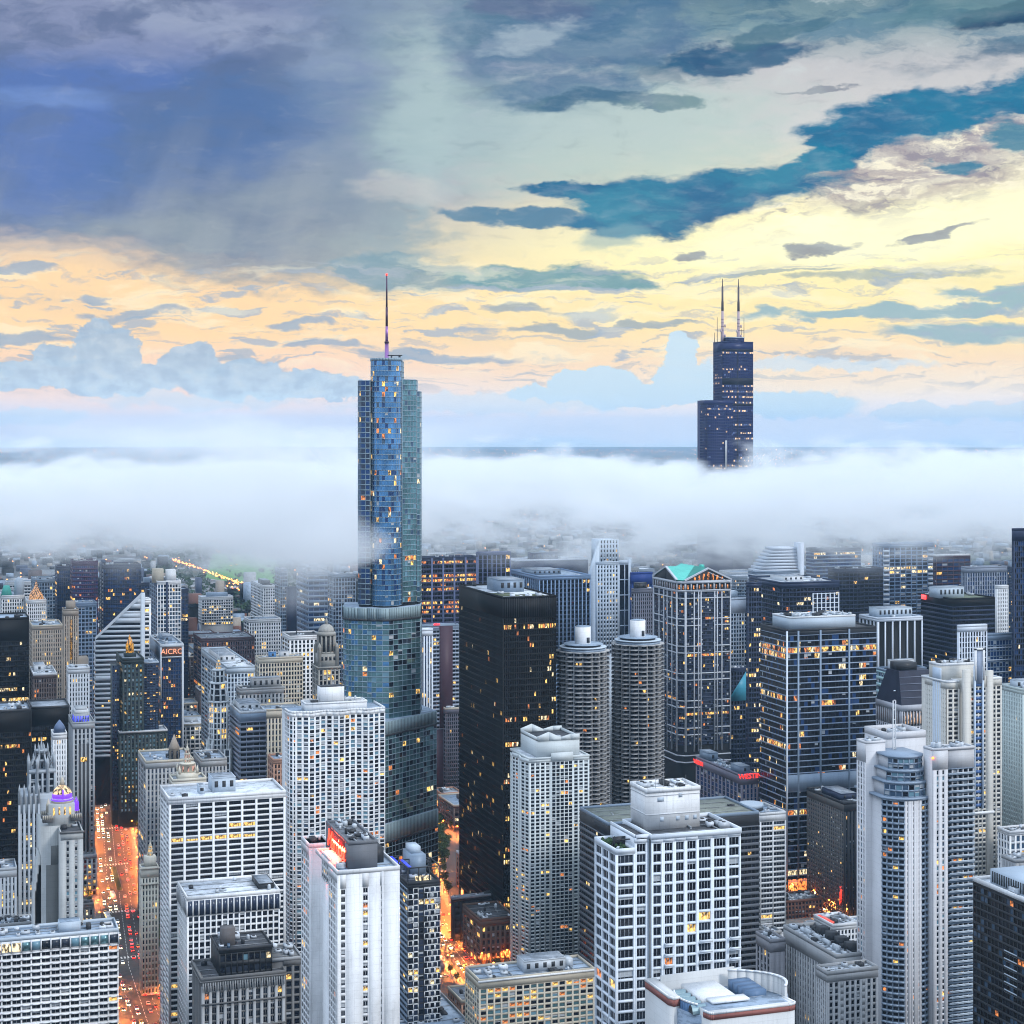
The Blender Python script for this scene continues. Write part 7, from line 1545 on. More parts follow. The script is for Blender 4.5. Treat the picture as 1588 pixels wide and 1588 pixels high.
    b = std('office_tower', 'plain dark navy tower below the lit rows, left of the blue grid tower', 1300, 1800, 884, 1370, 1284, fh=4.1, nc=12, ne=2, st=S(pier=.4, sp=1.4, pd=.3, sd=.3, wm=M_NAVY, theme=BLK, top=3, lit=.05, minpx=30), rf=M_ROOFD, z0=100)
    b = std('office_tower', 'narrow dark slab between the pediment tower and the broad banded tower', 1161, 1370, 905, 1181, 1157, fh=3.9, nc=5, ne=2, st=S(pier=.4, sp=1.4, pd=.3, sd=.2, wm=M_NAVY, theme=BLK, top=3, lit=.10, lm=(L_WARM, L_PALE), minpx=30), rf=M_ROOFD, z0=0)
    b = std('office_block', 'light grid block with curved glass top just right of the pediment tower', 1133, 1560, 930, 1159, 1128, fh=3.6, nc=6, ne=2, st=S(pier=.7, sp=1.2, pd=.5, sd=.4, wm=RIBW, theme=T_BLUE, top=12, minpx=30), rf=M_ROOFB, z0=80)
    b.B('plant_room', 0, b.W*.6, 6, 14, b.H, b.H + 7, M_PALEB, own=True)
    b = std('theatre_block', 'dark low block with turquoise sloping glass side right of the pediment tower', 1133, 1450, 1038, 1157, 1128, fh=4, nc=5, ne=2, st=S(pier=.6, sp=1.2, wm=M_NAVY, theme=BLK, lit=.1, top=2, minpx=30), rf=M_ROOFD, z0=0)
    m, ms, key = b.part('turquoise_slope', own=True); k = b.mat(key, wall('turquoise panel', (.06, .30, .42), .4, .2)); m.prism([(0, -.4), (b.W, -.4), (b.W, -.05), (0, -.05)], b.H - 26, 0, k, z1s=[b.H - 22, b.H - 2, b.H - 2, b.H - 22])
    # --- centre
    b = std('office_tower', 'pale white tower pierced by a grid of small square windows, with slanted cloud wrapped shoulder', 925, 1700, 873, 960, 916, fh=4.1, nc=7, ne=2, st=S(pier=1.6, sp=1.9, pd=.5, sd=.45, wm=wall('pearl white stone', (.60, .68, .76), .6, .15), theme=T_DARK, lit=.08, lm=(L_PALE, L_WARM), top=2, minpx=30), rf=M_ROOFW, z0=100)
    w1 = b.W; MP = wall('pearl white stone', (.60, .68, .76), .6, .15)
    b.face((w1, 0), (1, 0), 12, 110, b.H + 2, 2, 5, pier=.8, sp=1.0, pd=.5, sd=.4, wm=MP, theme=T_DARK, minpx=30, top=4); b.B('wall', w1 + .1, w1 + 11.8, .9, 26, 0, b.H, MP); b.B('edge_fin', w1 + 9.6, w1 + 12.2, -.5, -.05, 0, b.H + 3, MP, own=True)
    b.face((4, 3), (1, 0), w1 - 3, b.H, b.H + 22, 6, 5, pier=1.6, sp=1.9, pd=.5, sd=.45, wm=MP, theme=T_DARK, lit=.05, minpx=30); b.B('upper_block', 4.2, w1 + .8, 4, 24, b.H, b.H + 21.8, MP, own=True)
    m, ms, key = b.part('slanted_shoulder', own=True); m.prism([(-6, 0), (4, 2.5), (4, 8), (-6, 8)], 0, 0, b.mat(key, MP), z1s=[b.H - 12, b.H + 20, b.H + 20, b.H - 12])
    b = std('office_tower', 'broad blue piered tower with stepped flat roof behind the black tower', 836, 1600, 895, 916, 792, fh=4, nc=13, ne=14, st=S(pier=1.0, sp=1.4, pd=.7, sd=.2, wm=BLUEP, sm=M_NAVY, theme=BLK, top=3, lit=.02, minpx=30), rf=M_ROOFB, z0=100, units=2, pen=[(.05, .6, .3, .7, 4, M_STEEL)])
    b = std('office_tower', 'wide dark navy tower with pale roof line, in cloud behind the blue piered tower', 800, 1800, 870, 912, 786, fh=4.2, nc=16, ne=2, st=S(pier=.5, sp=1.4, pd=.3, sd=.2, wm=M_NAVY, theme=T_NAVY, top=18, lit=.02, minpx=30), rf=M_ROOFW, pm=RIBW, z0=100, pen=[(.25, .62, .3, .7, 7, M_NAVY)])
    b = std('office_tower', 'charcoal blue tower with rows of amber lit windows right of the glass tower', 652, 1650, 866, 739, 646, fh=4.2, nc=20, ne=2, st=S(pier=.3, sp=1.8, pd=.3, sd=.4, wm=M_NAVY, sm=wall('dusk spandrel', (.07, .08, .15), .5, .2), theme=BLK, top=2, lit=.07, litrow=.32, lm=(L_ORG, L_WARM), minpx=30), rf=M_ROOF, z0=100)
    for i in range(6): b.B('pier', b.W*i/5 - .9, b.W*i/5 + .9, -.9, -.3, 100, b.H, wall('dusk pier', (.12, .15, .27), .5, .2), own=True)
    b = std('office_tower', 'dark ribbed tower dissolving in the cloud right of the amber lit tower', 741, 1700, 858, 792, 738, fh=4.2, nc=7, ne=1, st=S(pier=1.0, sp=.6, pd=.8, sd=.1, wm=wall('dusk rib', (.10, .13, .24), .5, .2), theme=BLK, top=2, minpx=30), rf=M_ROOF, z0=120)
    b = std('office_tower', 'brown red tower with blank centre panel and red lights on its roof edge', 651, 1500, 972, 712, 646, fh=3.4, nc=12, ne=1, st=S(pier=.3, sp=1.5, pd=.3, sd=.5, wm=M_STEEL, sm=wall('pale blue strip', (.34, .40, .50), .6, .2), theme=BLK, top=3, lit=.05, minpx=30, skip=lambda c, r: 6 <= c <= 9), rf=M_ROOFB, z0=60, units=1, core=MAR)
    b.B('blank_panel', b.W*.5, b.W*.83, -.7, -.05, 60, b.H, MAR, own=True); b.B('red_roof_light', b.W*.35, b.W*.5, -.8, -.3, b.H + 1, b.H + 2.2, litm('red roof light', (255, 40, 50), 3, False), own=True)
    b = std('ribbed_tower', 'slim white tower of continuous vertical fins right beside the glass tower', 648.5, 1250, 978, 671.5, 645, fh=4, nc=5, ne=2, st=S(pier=1.0, sp=.7, pd=.9, sd=.1, wm=RIBW, sm=M_NAVY, theme=T_NAVY, top=4, minpx=30), rf=M_ROOFW, z0=30, units=1)
    b = std('office_block', 'brown masonry block between the finned tower and the black tower', 672, 1570, 1062, 713, 668, fh=3.6, nc=9, ne=1, st=S(pier=1.2, sp=1.5, wm=M_BROWN, theme=T_BRN, top=3, lit=.02, minpx=30), rf=M_ROOFB, z0=0, units=5)
    b = std('office_block', 'dark blue grey ribbed block with pale cornice tucked against the black tower', 691, 1500, 1100, 716, 684, fh=3.3, nc=8, ne=2, st=S(pier=.5, sp=1.1, pd=.5, sd=.3, wm=wall('dusk masonry', (.11, .11, .14), .7, .3), theme=BLK, top=4, lit=.02, minpx=30), rf=M_ROOFB, z0=0, units=3, pm=M_CREAM)
    b = std('round_corner_block', 'old brown block with small round roof dome left of the ribbed block', 674, 1520, 1132, 690, 668, fh=3.5, nc=5, ne=1, st=S(pier=1, sp=1.3, wm=wall('old brown stone', (.17, .15, .14), .8, .4), theme=T_DARK, lit=.08, top=2, minpx=30), rf=M_ROOFD, z0=0)
    m, ms, key = b.part('small_dome', own=True); m.cone((b.W*.35, 5), [(4.5, b.H), (4.4, b.H + 5), (3.2, b.H + 8.4), (.3, b.H + 9.6)], 14, b.mat(key, M_CHAR))
    m, ms, key = b.part('disc_roof', own=True); m.cone((b.W*.55, 14), [(1, b.H), (1, b.H + 12), (5, b.H + 13), (5, b.H + 14.5), (1, b.H + 16)], 14, b.mat(key, M_PALEB))
    b = std('merchandise_block', 'low salmon brick block lit orange from the street, left of the black tower base', 684, 1450, 1232, 716, 672, fh=4.2, nc=8, ne=3, st=S(pier=.9, sp=1.6, wm=M_TERRA, theme=T_BRN, lit=.35, lm=(L_ORG, L_WARM), top=2, minpx=30), rf=M_ROOF, z0=0)
    b = std('low_block', 'low black walled block with glowing roof lamp at the foot of the black tower', 702, 1085, 1394, 792, 699, fh=4, nc=8, ne=2, st=S(pier=1.5, sp=1.5, wm=wall('matt black wall', (.02, .02, .024), .8, .3), theme=T_BLACK, top=2, minpx=30, skip=lambda c, r: True), rf=M_ROOFW, pm=M_ROOF, z0=0, units=6)
    b.B('roof_lamp', b.W*.2, b.W*.23, 6, 7, b.H, b.H + 3, litm('orange roof lamp', (255, 130, 60), 6, False), own=True)
    b = std('brick_block', 'brown brick corner block with flat dark roof beside the orange lit junction', 745, 1035, 1428, 800, 717.5, fh=4, nc=7, ne=5, st=S(pier=1.4, sp=1.5, pd=.4, sd=.3, wm=wall('brown brick', (.14, .09, .07), .85, .4), theme=T_BRN, lit=.08, top=3.5, minpx=8), rf=M_ROOFD, z0=0, units=7)
    b = std('station_roof_block', 'low blue grey roof with parked cars and vents, bottom centre', 600, 880, 1610, 735, dep=80, fh=4, nc=8, ne=2, H=11, st=S(pier=1, sp=1.5, wm=M_LIME, theme=T_DARK, minpx=30), rf=M_ROOFB, units=18, z0=0)
    b = std('market_hall', 'low pinkish wall hall lit by street lamps beside the honeycomb hotel', 612, 1015, 1516, 690, dep=22, fh=4.5, nc=9, ne=3, st=S(pier=1.6, sp=1.8, wm=wall('pink grey render', (.42, .36, .36), .8, .3), theme=T_DARK, minpx=30, skip=lambda c, r: True), rf=M_ROOF, units=4, z0=0, H=6)
    b = std('office_block', 'dark masonry block with mottled wall between the white pierced tower and the pediment tower', 983, 1560, 915, 1013, 979, fh=3.6, nc=9, ne=1, st=S(pier=1.0, sp=1.3, wm=wall('speckled dark stone', (.14, .15, .19), .8, .5), theme=BLK, top=3, lit=.02, minpx=30), rf=M_ROOFD, z0=60, units=2, pen=[(.1, .7, .3, .8, 6, M_CHAR)])
    b = std('office_tower', 'bright blue trimmed tower top just above the speckled dark block', 980, 1700, 890, 1012, 977, fh=4, nc=7, ne=1, st=S(pier=.5, sp=1, wm=wall('royal blue panel', (.03, .07, .28), .5, .2), theme=T_NAVY, top=10, minpx=30), rf=M_ROOFB, z0=100)
    # --- left half
    b = std('office_tower', 'black tower with lit golden floor bands at the left edge', -40, 1350, 962, 45, dep=40, fh=3.9, nc=24, ne=1, st=S(pier=.25, sp=1.5, pd=.3, sd=.3, wm=M_BLACK, theme=BLK, top=17, lit=.06, litrow=.2, lm=(L_WARM, L_PALE), minpx=30), rf=M_ROOFB, z0=40, units=2, east=False)
    b = std('office_tower', 'nearer black slab tower with skylit roof at the left edge, below the golden banded one', -40, 1180, 1106, 48, dep=38, fh=3.8, nc=26, ne=1, st=S(pier=.25, sp=1.4, pd=.3, sd=.3, wm=M_BLACK, theme=BLK, top=14, lit=.05, litrow=.12, lm=(L_WARM, L_ORG), minpx=30), rf=M_ROOFB, z0=20, units=12, east=False, pm=M_CHAR)
    b = std('office_tower', 'flat topped black tower with one lit row, right of the skylit slab', 49, 1225, 1099, 108, dep=34, fh=3.8, nc=18, ne=1, st=S(pier=.25, sp=1.4, pd=.3, sd=.3, wm=M_BLACK, theme=BLK, top=12, lit=.03, litrow=.12, lm=(L_WARM,), minpx=30), rf=M_ROOF, z0=20, units=0, east=False, pm=M_CHAR)
    b = std('ornate_tower', 'small ornate grey tower with blue cupola in front of the flat topped black tower', 82, 1130, 1140, 104, 79, fh=3.4, nc=5, ne=2, st=S(pier=1.1, sp=1.3, wm=M_OFFW, theme=T_DARK, lit=.05, top=3, minpx=30), rf=M_ROOFB, z0=60)
    m, ms, key = b.part('cupola', own=True); m.cone((b.W*.5, 4), [(3.6, b.H), (3.6, b.H + 3), (3.9, b.H + 3.2), (2.6, b.H + 6), (.2, b.H + 9)], 8, b.mat(key, wall('blue slate', (.12, .17, .28), .5, .3)))
    b = std('low_gothic_wing', 'low grey wing with lit tall windows at the left edge below the gothic tower', -30, 930, 1352, 26, dep=20, fh=4.0, nc=9, ne=1, st=S(pier=1.2, sp=1.2, pd=.6, sd=.2, wm=wall('blue grey gothic limestone', (.36, .40, .44), .85, .4), theme=T_DARK, lit=.25, lm=(L_WARM,), top=4, minpx=6), rf=M_ROOFB, units=3, east=False)
    b = std('low_block', 'grey roofed low block crowded with ducts behind the scalloped hotel', -40, 860, 1440, 66, dep=14, fh=3.4, nc=12, ne=1, st=S(pier=1, sp=1.2, wm=M_LIME, theme=T_DARK, top=2, minpx=30), rf=M_ROOFB, units=16, east=False)
    b = std('office_block', 'white office block with paired square windows left of the banded slanted tower', 106, 1330, 1038, 139, 103, fh=3.5, nc=7, ne=2, st=S(pier=1.2, sp=1.3, wm=M_OFFW, theme=T_DARK, top=3.5, minpx=30), rf=M_ROOFW, z0=0, units=2)
    b = std('deco_tower', 'beige stepped tower with lit central strip, behind the white paired window block', 99, 1620, 947, 122, 96, fh=3.8, nc=6, ne=2, st=S(pier=1.3, sp=.8, pd=.8, sd=.1, wm=M_TAN, theme=T_BRN, lit=.05, top=5, minpx=30), rf=M_ROOFD, z0=0)
    b.B('upper_block', b.W*.2, b.W*.8, 2, 12, b.H, b.H + 8, M_TAN, own=True); b.B('shoulder_block', -8, b.W + 9, 1, 20, 0, Zof(1022, 1620), M_TAN, own=True); b.B('lit_strip', b.W*.44, b.W*.56, -.2, -.05, b.H - 45, b.H - 8, litm('faint lit strip', (255, 190, 90), .35), own=True)
    b = std('office_block', 'cream cornice block around a dark court, left background', 50, 1500, 972, 97, 45, fh=3.8, nc=13, ne=3, st=S(pier=1.1, sp=1.5, wm=M_TAN, theme=T_DARK, top=3, lit=.06, minpx=30), rf=M_ROOFB, z0=0, units=6, pm=M_CREAM)
    b = std('office_block', 'dark tower with pale roof terrace and small penthouse, left of the white office block', 52, 1330, 1047, 88, 46, fh=3.6, nc=9, ne=2, st=S(pier=.8, sp=1.3, wm=M_BROWN, theme=T_BRN, top=3, lit=.05, lm=(L_ORG,), minpx=30), rf=M_ROOFW, z0=0, units=5, pm=M_OFFW, pen=[(.1, .55, .4, .8, 5, M_OFFW)])
    b = std('classic_block', 'white classical block topped by a lit golden pyramid, far left', 42, 1850, 932, 72, 38, fh=3.9, nc=9, ne=2, st=S(pier=1, sp=1.3, wm=M_WHITE, theme=T_DARK, top=3, minpx=30), rf=M_ROOFW, z0=60)
    m, ms, key = b.part('golden_pyramid', own=True); m.cone((b.W*.5, 8), [(10.5, b.H), (9, b.H + 6), (2.5, b.H + 14), (.3, b.H + 21)], 4, b.mat(key, litm('lit gold pyramid', (255, 190, 130), .55)), ph=.785)
    b = std('classic_block', 'white gabled block with turquoise pyramid roof at the far left edge', 3, 1880, 925, 38, -2, fh=3.9, nc=9, ne=2, st=S(pier=1, sp=1.3, wm=M_WHITE, theme=T_DARK, top=3, minpx=30), rf=M_ROOFB, z0=60)
    m, ms, key = b.part('turquoise_roof', own=True); m.cone((b.W*.22, 8), [(8, b.H), (5, b.H + 9), (4, b.H + 11)], 4, b.mat(key, M_COPPER), ph=.785); m, ms, key = b.part('arched_gable', own=True); m.cone((b.W*.78, 8), [(5, b.H), (5, b.H + 14), (3.6, b.H + 18), (.5, b.H + 20)], 12, b.mat(key, M_PALEB))
    b = std('office_tower', 'blue grey tower behind the golden pyramid block, far left', 52, 1950, 900, 86, 48, fh=4, nc=8, ne=2, st=S(pier=.7, sp=1.3, wm=M_STEEL, theme=T_BLUE, top=3, minpx=30), rf=M_ROOFB, z0=60)
    b = std('office_tower', 'dark purple tower half hidden by cloud, left background', 113, 1850, 872, 152, 109, fh=4.2, nc=12, ne=2, st=S(pier=.4, sp=1.8, pd=.3, sd=.4, wm=wall('plum cladding', (.07, .03, .08), .5, .2), theme=T_NAVY, top=3, lit=.05, lm=(L_ORG, L_WARM), minpx=30), rf=M_ROOFD, z0=60)
    b = std('office_tower', 'navy tower under cloud left of the dark purple one', 88, 1900, 880, 112, 85, fh=4.2, nc=7, ne=1, st=S(pier=.5, sp=1.5, wm=M_NAVY, theme=T_NAVY, top=3, minpx=30), rf=M_ROOFD, z0=60)
    b = std('office_tower', 'wide navy blue tower with scattered lights between the plum tower and the slanted one', 160, 1880, 878, 219, 154, fh=4.2, nc=16, ne=2, st=S(pier=.4, sp=1.5, wm=M_NAVY, theme=T_NAVY, top=3, lit=.08, lm=(L_WARM, L_ORG), minpx=30), rf=M_ROOFD, z0=60)
    b = std('office_block', 'blue white grid block below the plum tower', 114, 1780, 937, 150, 110, fh=4, nc=6, ne=2, st=S(pier=.8, sp=1.5, wm=RB, theme=T_BLUE, top=3, minpx=30), rf=M_ROOFB, z0=0)
    b = std('apartment_tower', 'narrow white strip tower with a single column of windows beside the slanted tower', 221, 1570, 931, 234, 217, fh=4, nc=1, ne=2, st=S(pier=1.6, sp=1.8, wm=M_WHITE, theme=T_DARK, top=3, minpx=30), rf=M_ROOF, z0=60)
    b = std('apartment_tower', 'tall white gridded twin slab tower with cream lit block on top, left background', 244, 1650, 903, 281, 232, fh=3.7, nc=8, ne=4, st=S(pier=.6, sp=1.0, pd=.5, sd=.4, wm=M_WHITE, theme=T_BLUE, top=2, lit=.04, minpx=30, pier_every=1), est=S(wm=M_STEEL), rf=M_ROOFB, z0=60)
    b.B('upper_slab', b.W*.42, b.W*.8, 3, 14, b.H, b.H + 11, M_WHITE, own=True); b.B('cream_block', -3, b.W*.3, 6, 16, b.H - 1, b.H + 12, M_CREAM, own=True); b.B('dark_slot', b.W*.36, b.W*.44, -.6, -.05, 60, b.H, M_NAVY, own=True)
    b = std('brown_slab', 'narrow brown windowless slab rising from the orange avenue', 153, 1640, 1107, 166, 151, fh=4, nc=2, ne=2, st=S(pier=2, sp=2, wm=wall('brown slab', (.13, .10, .09), .8, .3), theme=T_BRN, skip=lambda c, r: True, minpx=30), rf=M_ROOF, z0=0)
    b = std('office_tower', 'grey banded office block with chamfered corner and white roof, right of the slender gothic tower', 372, 1215, 1106, 413, 356, fh=3.5, nc=4, ne=1, st=S(pier=.3, sp=1.6, pd=.3, sd=.7, wm=M_STEEL, sm=wall('blue grey spandrel', (.24, .27, .34), .6, .2), theme=BLK, top=6, minpx=30), est=S(lit=.0), rf=M_ROOFW, z0=0, units=4, pen=[(.1, .9, .3, .9, 4, M_OFFW)], pm=M_OFFW)
    b.B('lit_terrace', -.3, 6, 4, 16, b.H - 16, b.H - 12, litm('amber terrace', (255, 160, 80), .7), own=True)
    b = std('classic_block', 'long cream stone block with tall lit windows behind the wavy white tower', 398, 1330, 1103, 470, 388, fh=4.4, nc=13, ne=3, st=S(pier=1.4, sp=1.2, pd=.6, sd=.3, wm=M_CREAM, theme=T_LAV, top=6, lit=.10, lm=(L_WARM, L_ORG), minpx=30), rf=M_ROOFB, z0=0, units=3)
    b = std('office_block', 'grey stepped stone block with penthouse storeys, left of the domed tower', 372, 1430, 1070, 440, 366, fh=4, nc=11, ne=2, st=S(pier=1.8, sp=1.6, wm=M_LIME, theme=T_DARK, top=4, minpx=30), rf=M_ROOFD, z0=0, units=4, pen=[(.3, .95, .2, .8, 8, M_LIME)])
    b = std('office_block', 'cream grid office block with strips of square windows, left of the domed tower', 402, 1560, 1022, 470, 396, fh=4, nc=15, ne=2, st=S(pier=.9, sp=1.4, wm=M_CREAM, theme=T_DARK, top=4, lit=.04, minpx=30), rf=M_ROOFW, z0=0, units=3, pen=[(.25, .4, .2, .5, 5, wall('blue plant', (.1, .25, .5), .5, .2)), (.5, .7, .2, .6, 5, M_OFFW)])
    b = std('office_block', 'white block with colonnaded centre behind the slender gothic tower', 352, 1520, 1036, 395, 312, fh=4, nc=8, ne=8, st=S(pier=1.0, sp=1.5, wm=M_PALEB, theme=T_LAV, top=5, minpx=30), rf=M_ROOFW, z0=0, units=5, pen=[(0, .6, .3, .7, 5, M_OFFW)])
    b = std('apartment_block', 'white building with checkered dark balconies behind the domed tower', 449, 1640, 988, 500, 437, fh=4, nc=8, ne=3, st=S(pier=1.6, sp=1.3, wm=M_WHITE, theme=BLK, top=3, minpx=30), rf=M_ROOFD, z0=0, units=3)
    b = std('museum_block', 'long brown arcaded block with lit arches in the left middle distance', 312, 1900, 992, 395, 300, fh=5, nc=22, ne=2, st=S(pier=1.3, sp=1.8, wm=wall('plum brick', (.13, .09, .10), .8, .4), theme=T_DARK, lit=.14, lm=(L_ORG, L_WARM), top=3, minpx=30), rf=M_ROOF, z0=0, units=6)
    b = std('office_block', 'white punched window block in the left middle distance, left of the navy slab', 386, 2000, 962, 436, 378, fh=4.4, nc=13, ne=2, st=S(pier=1.2, sp=1.8, wm=M_WHITE, theme=T_DARK, top=3, minpx=30), rf=M_ROOFB, z0=0, units=4)
    b = std('office_tower', 'grey white office block with flat white roof beside the park', 408, 2450, 909, 427, 389, fh=4.2, nc=5, ne=9, st=S(pier=1.2, sp=1.8, wm=M_OFFW, theme=T_DARK, top=3, lit=.03, minpx=30), rf=M_ROOFW, z0=0, units=2, pen=[(.2, .8, .2, .6, 6, M_CHAR)])
    b = std('glass_tower', 'blue glass tower with dark flank left of the stepped navy tower', 434, 2100, 884, 446, 426, fh=4.2, nc=3, ne=3, st=S(pier=.3, sp=1.2, wm=M_STEEL, theme=T_BLUE, top=3, minpx=30), rf=M_ROOFB, z0=0)
    b = std('office_tower', 'plain midnight slab tower right of the blue glass tower', 446, 1850, 912, 460, 444, fh=4.2, nc=4, ne=1, st=S(pier=.4, sp=1.4, wm=M_NAVY, theme=BLK, top=60, minpx=30), rf=M_ROOFD, z0=0)
    b = std('office_tower', 'slate tower with bright lower bands dissolving into cloud left of the glass tower', 478, 1850, 888, 512, 460, fh=5.5, nc=4, ne=8, st=S(pier=.3, sp=2.6, pd=.3, sd=.8, wm=M_STEEL, sm=RB, theme=T_NAVY, top=3, lit=.08, lm=(L_PALE,), minpx=30), rf=M_ROOF, z0=0)
    b = std('office_tower', 'faint grey blue tower veiled by cloud immediately left of the glass tower', 516, 1780, 892, 552, 508, fh=4.2, nc=8, ne=3, st=S(pier=.6, sp=1.4, wm=M_STEEL, theme=T_LAV, top=3, lit=.07, minpx=30), rf=M_ROOF, z0=0)
    b = std('classic_block', 'long pale grey block with small cupola and iron roof beside the orange avenue', 226, 1120, 1183, 300, 214, fh=3.6, nc=12, ne=3, st=S(pier=1.3, sp=1.2, pd=.5, sd=.2, wm=M_LIME, theme=T_LAV, top=4, lit=.02, minpx=30), rf=M_ROOFB, z0=0, units=5, pm=M_CREAM)
    m, ms, key = b.part('cupola', own=True); m.cone((b.W*.62, 6), [(3.4, b.H), (3.4, b.H + 7), (3.8, b.H + 7.3), (2.2, b.H + 11), (.2, b.H + 16)], 8, b.mat(key, M_TAN))
    for i in range(6): a = i/6*6.283; m.box(b.W*.62 + 3.2*math.cos(a) - .5, b.W*.62 + 3.2*math.cos(a) + .5, 6 + 3.2*math.sin(a) - .5, 6 + 3.2*math.sin(a) + .5, b.H + 1, b.H + 6, b.mat(key, G_DARK))
    b = std('classic_block', 'tall arcaded stone block between the cupola block and the grey banded block', 312, 1150, 1180, 352, 300, fh=3.6, nc=7, ne=3, st=S(pier=1.3, sp=1.2, pd=.5, sd=.2, wm=M_LIME, theme=T_LAV, top=4, minpx=30), rf=M_ROOFB, z0=0, units=6)
    b = std('brick_block', 'salmon brick block with pale window bands left of the wavy white tower', 424, 1120, 1180, 452, 415, fh=3.6, nc=5, ne=3, st=S(pier=.9, sp=1.5, wm=M_TERRA, theme=T_BRN, lit=.05, top=2, minpx=30), rf=M_ROOFB, z0=0, units=2)
    b = std('entrance_block', 'low dark entrance block with lit shop windows at the foot of the slim deco tower', 118, 1000, 1405, 146, 116, fh=5, nc=4, ne=1, st=S(pier=1, sp=1.6, wm=M_STONE, theme=T_DARK, lit=.6, lm=(L_WARM, L_PALE), top=2, minpx=8), rf=M_ROOFD, z0=0, units=2)
ALL = [hotel_left, marriott, grid_office, grid_office_low, stone_hotel, wavy_tower, hex_tower, peaked_tower, condo, inn_block, crescent_block, grey_blocks, plaza_tower, right_edge,
       glass_tower, black_tower, pediment_tower, twin_antenna_tower, diamond_tower, gothic_slender, domed_tower, gold_top_tower, sign_tower, deco_slim, concave_hotel, gothic_big, cake_towers,
       mansard_tower, postmodern_tower, rest]
for fn in ALL: fn()
corncob(904, 1009, 1100, 'round concrete tower of petal balconies, the left one of the pair', 17.0, 0)
corncob(989, 998, 1128, 'round concrete tower of petal balconies, the right one of the pair', 17.2, 0)

# ================================================================= STREETS
AVE = [(112, 600), (118, 860), (122, 1052), (140, 1284), (161, 1530), (182, 1720), (205, 1900), (230, 2100)]
SIDE = [(306, 930), (315, 1058), (337, 1174), (380, 1330), (426, 1476), (440, 1640)]
def along(P, step, off=0.0, y0=0, y1=9e9):
    out = []
    for (a, b) in zip(P[:-1], P[1:]):
        a, b = np.array(a, float), np.array(b, float); L = np.linalg.norm(b - a); u = (b-a)/L; n = np.array([u[1], -u[0]])
        for t in np.arange(0, L, step):
            p = a + u*t + n*off
            if y0 <= p[1] <= y1: out.append((p[0], p[1], math.atan2(-u[0], u[1])))
    return out
def near_poly(x, y, P, d):
    for (a, b) in zip(P[:-1], P[1:]):
        a, b = np.array(a, float), np.array(b, float); L = np.linalg.norm(b-a); u = (b-a)/L; t = min(L, max(0, (np.array((x, y)) - a) @ u))
        if np.linalg.norm(np.array((x, y)) - a - u*t) < d: return True
    return False
def ground_mat():
    m = bpy.data.materials.new('city ground'); m.use_nodes = True; w = NT(m.node_tree)
    b = w.node('ShaderNodeBsdfPrincipled'); out = w.node('ShaderNodeOutputMaterial'); w.l.new(b.outputs[0], out.inputs[0])
    P = w.node('ShaderNodeTexCoord').outputs['Object']
    v = w.node('ShaderNodeTexVoronoi'); v.feature = 'F1'; v.inputs['Scale'].default_value = 1/46.; w.l.new(P, v.inputs['Vector'])
    r, g, bl = w.sep(v.outputs['Color'])
    roofs = w.ramp(r, [(0, (.05, .055, .06)), (.3, (.09, .095, .10)), (.5, (.16, .17, .18)), (.7, (.08, .06, .05)), (.85, (.3, .31, .33)), (1, (.12, .13, .15))], 'CONSTANT')
    park = w.ss(w.noise(w.vm('MULTIPLY', P, (1/700, 1/900, 1)), 1.0, 4, .6), .5, .6)
    far = w.mix(park, roofs, w.mix(w.noise(P, .02, 4, .6), (.02, .035, .02), (.045, .06, .03)))
    d = w.vm('LENGTH', P); asph = w.mix(w.noise(P, .12, 4, .6), (.035, .035, .038), (.065, .063, .062))
    w.l.new(w.mix(w.ss(d, 1900, 2300), asph, far), b.inputs['Base Color']); b.inputs['Roughness'].default_value = .85
    return m
gm = bpy.data.meshes.new('ground'); N_ = 128
gm.from_pydata([(33000*math.cos(2*math.pi*i/N_), 33000*math.sin(2*math.pi*i/N_), 0) for i in range(N_)], [], [list(range(N_))])
go = bpy.data.objects.new('ground', gm); COL.objects.link(go); gm.materials.append(ground_mat()); go['kind'] = 'structure'
M_ASPH = wall('street asphalt', (.055, .052, .05), .8, .4, 2, streak=0); M_PAVE = wall('pavement slabs', (.17, .165, .16), .85, .4, 3, streak=0); M_LINE = wall('road paint', (.55, .55, .52), .7, .3, streak=0)
def ribbon(P, hw, z, mb, k, o=0.0):
    for (a, b_) in zip(P[:-1], P[1:]):
        a, b_ = np.array(a, float), np.array(b_, float); u = (b_-a)/np.linalg.norm(b_-a); n = np.array([u[1], -u[0]])
        q = [a + n*(o - hw), a + n*(o + hw), b_ + n*(o + hw), b_ + n*(o - hw)]; mb.quads([[*p, z] for p in q], k)
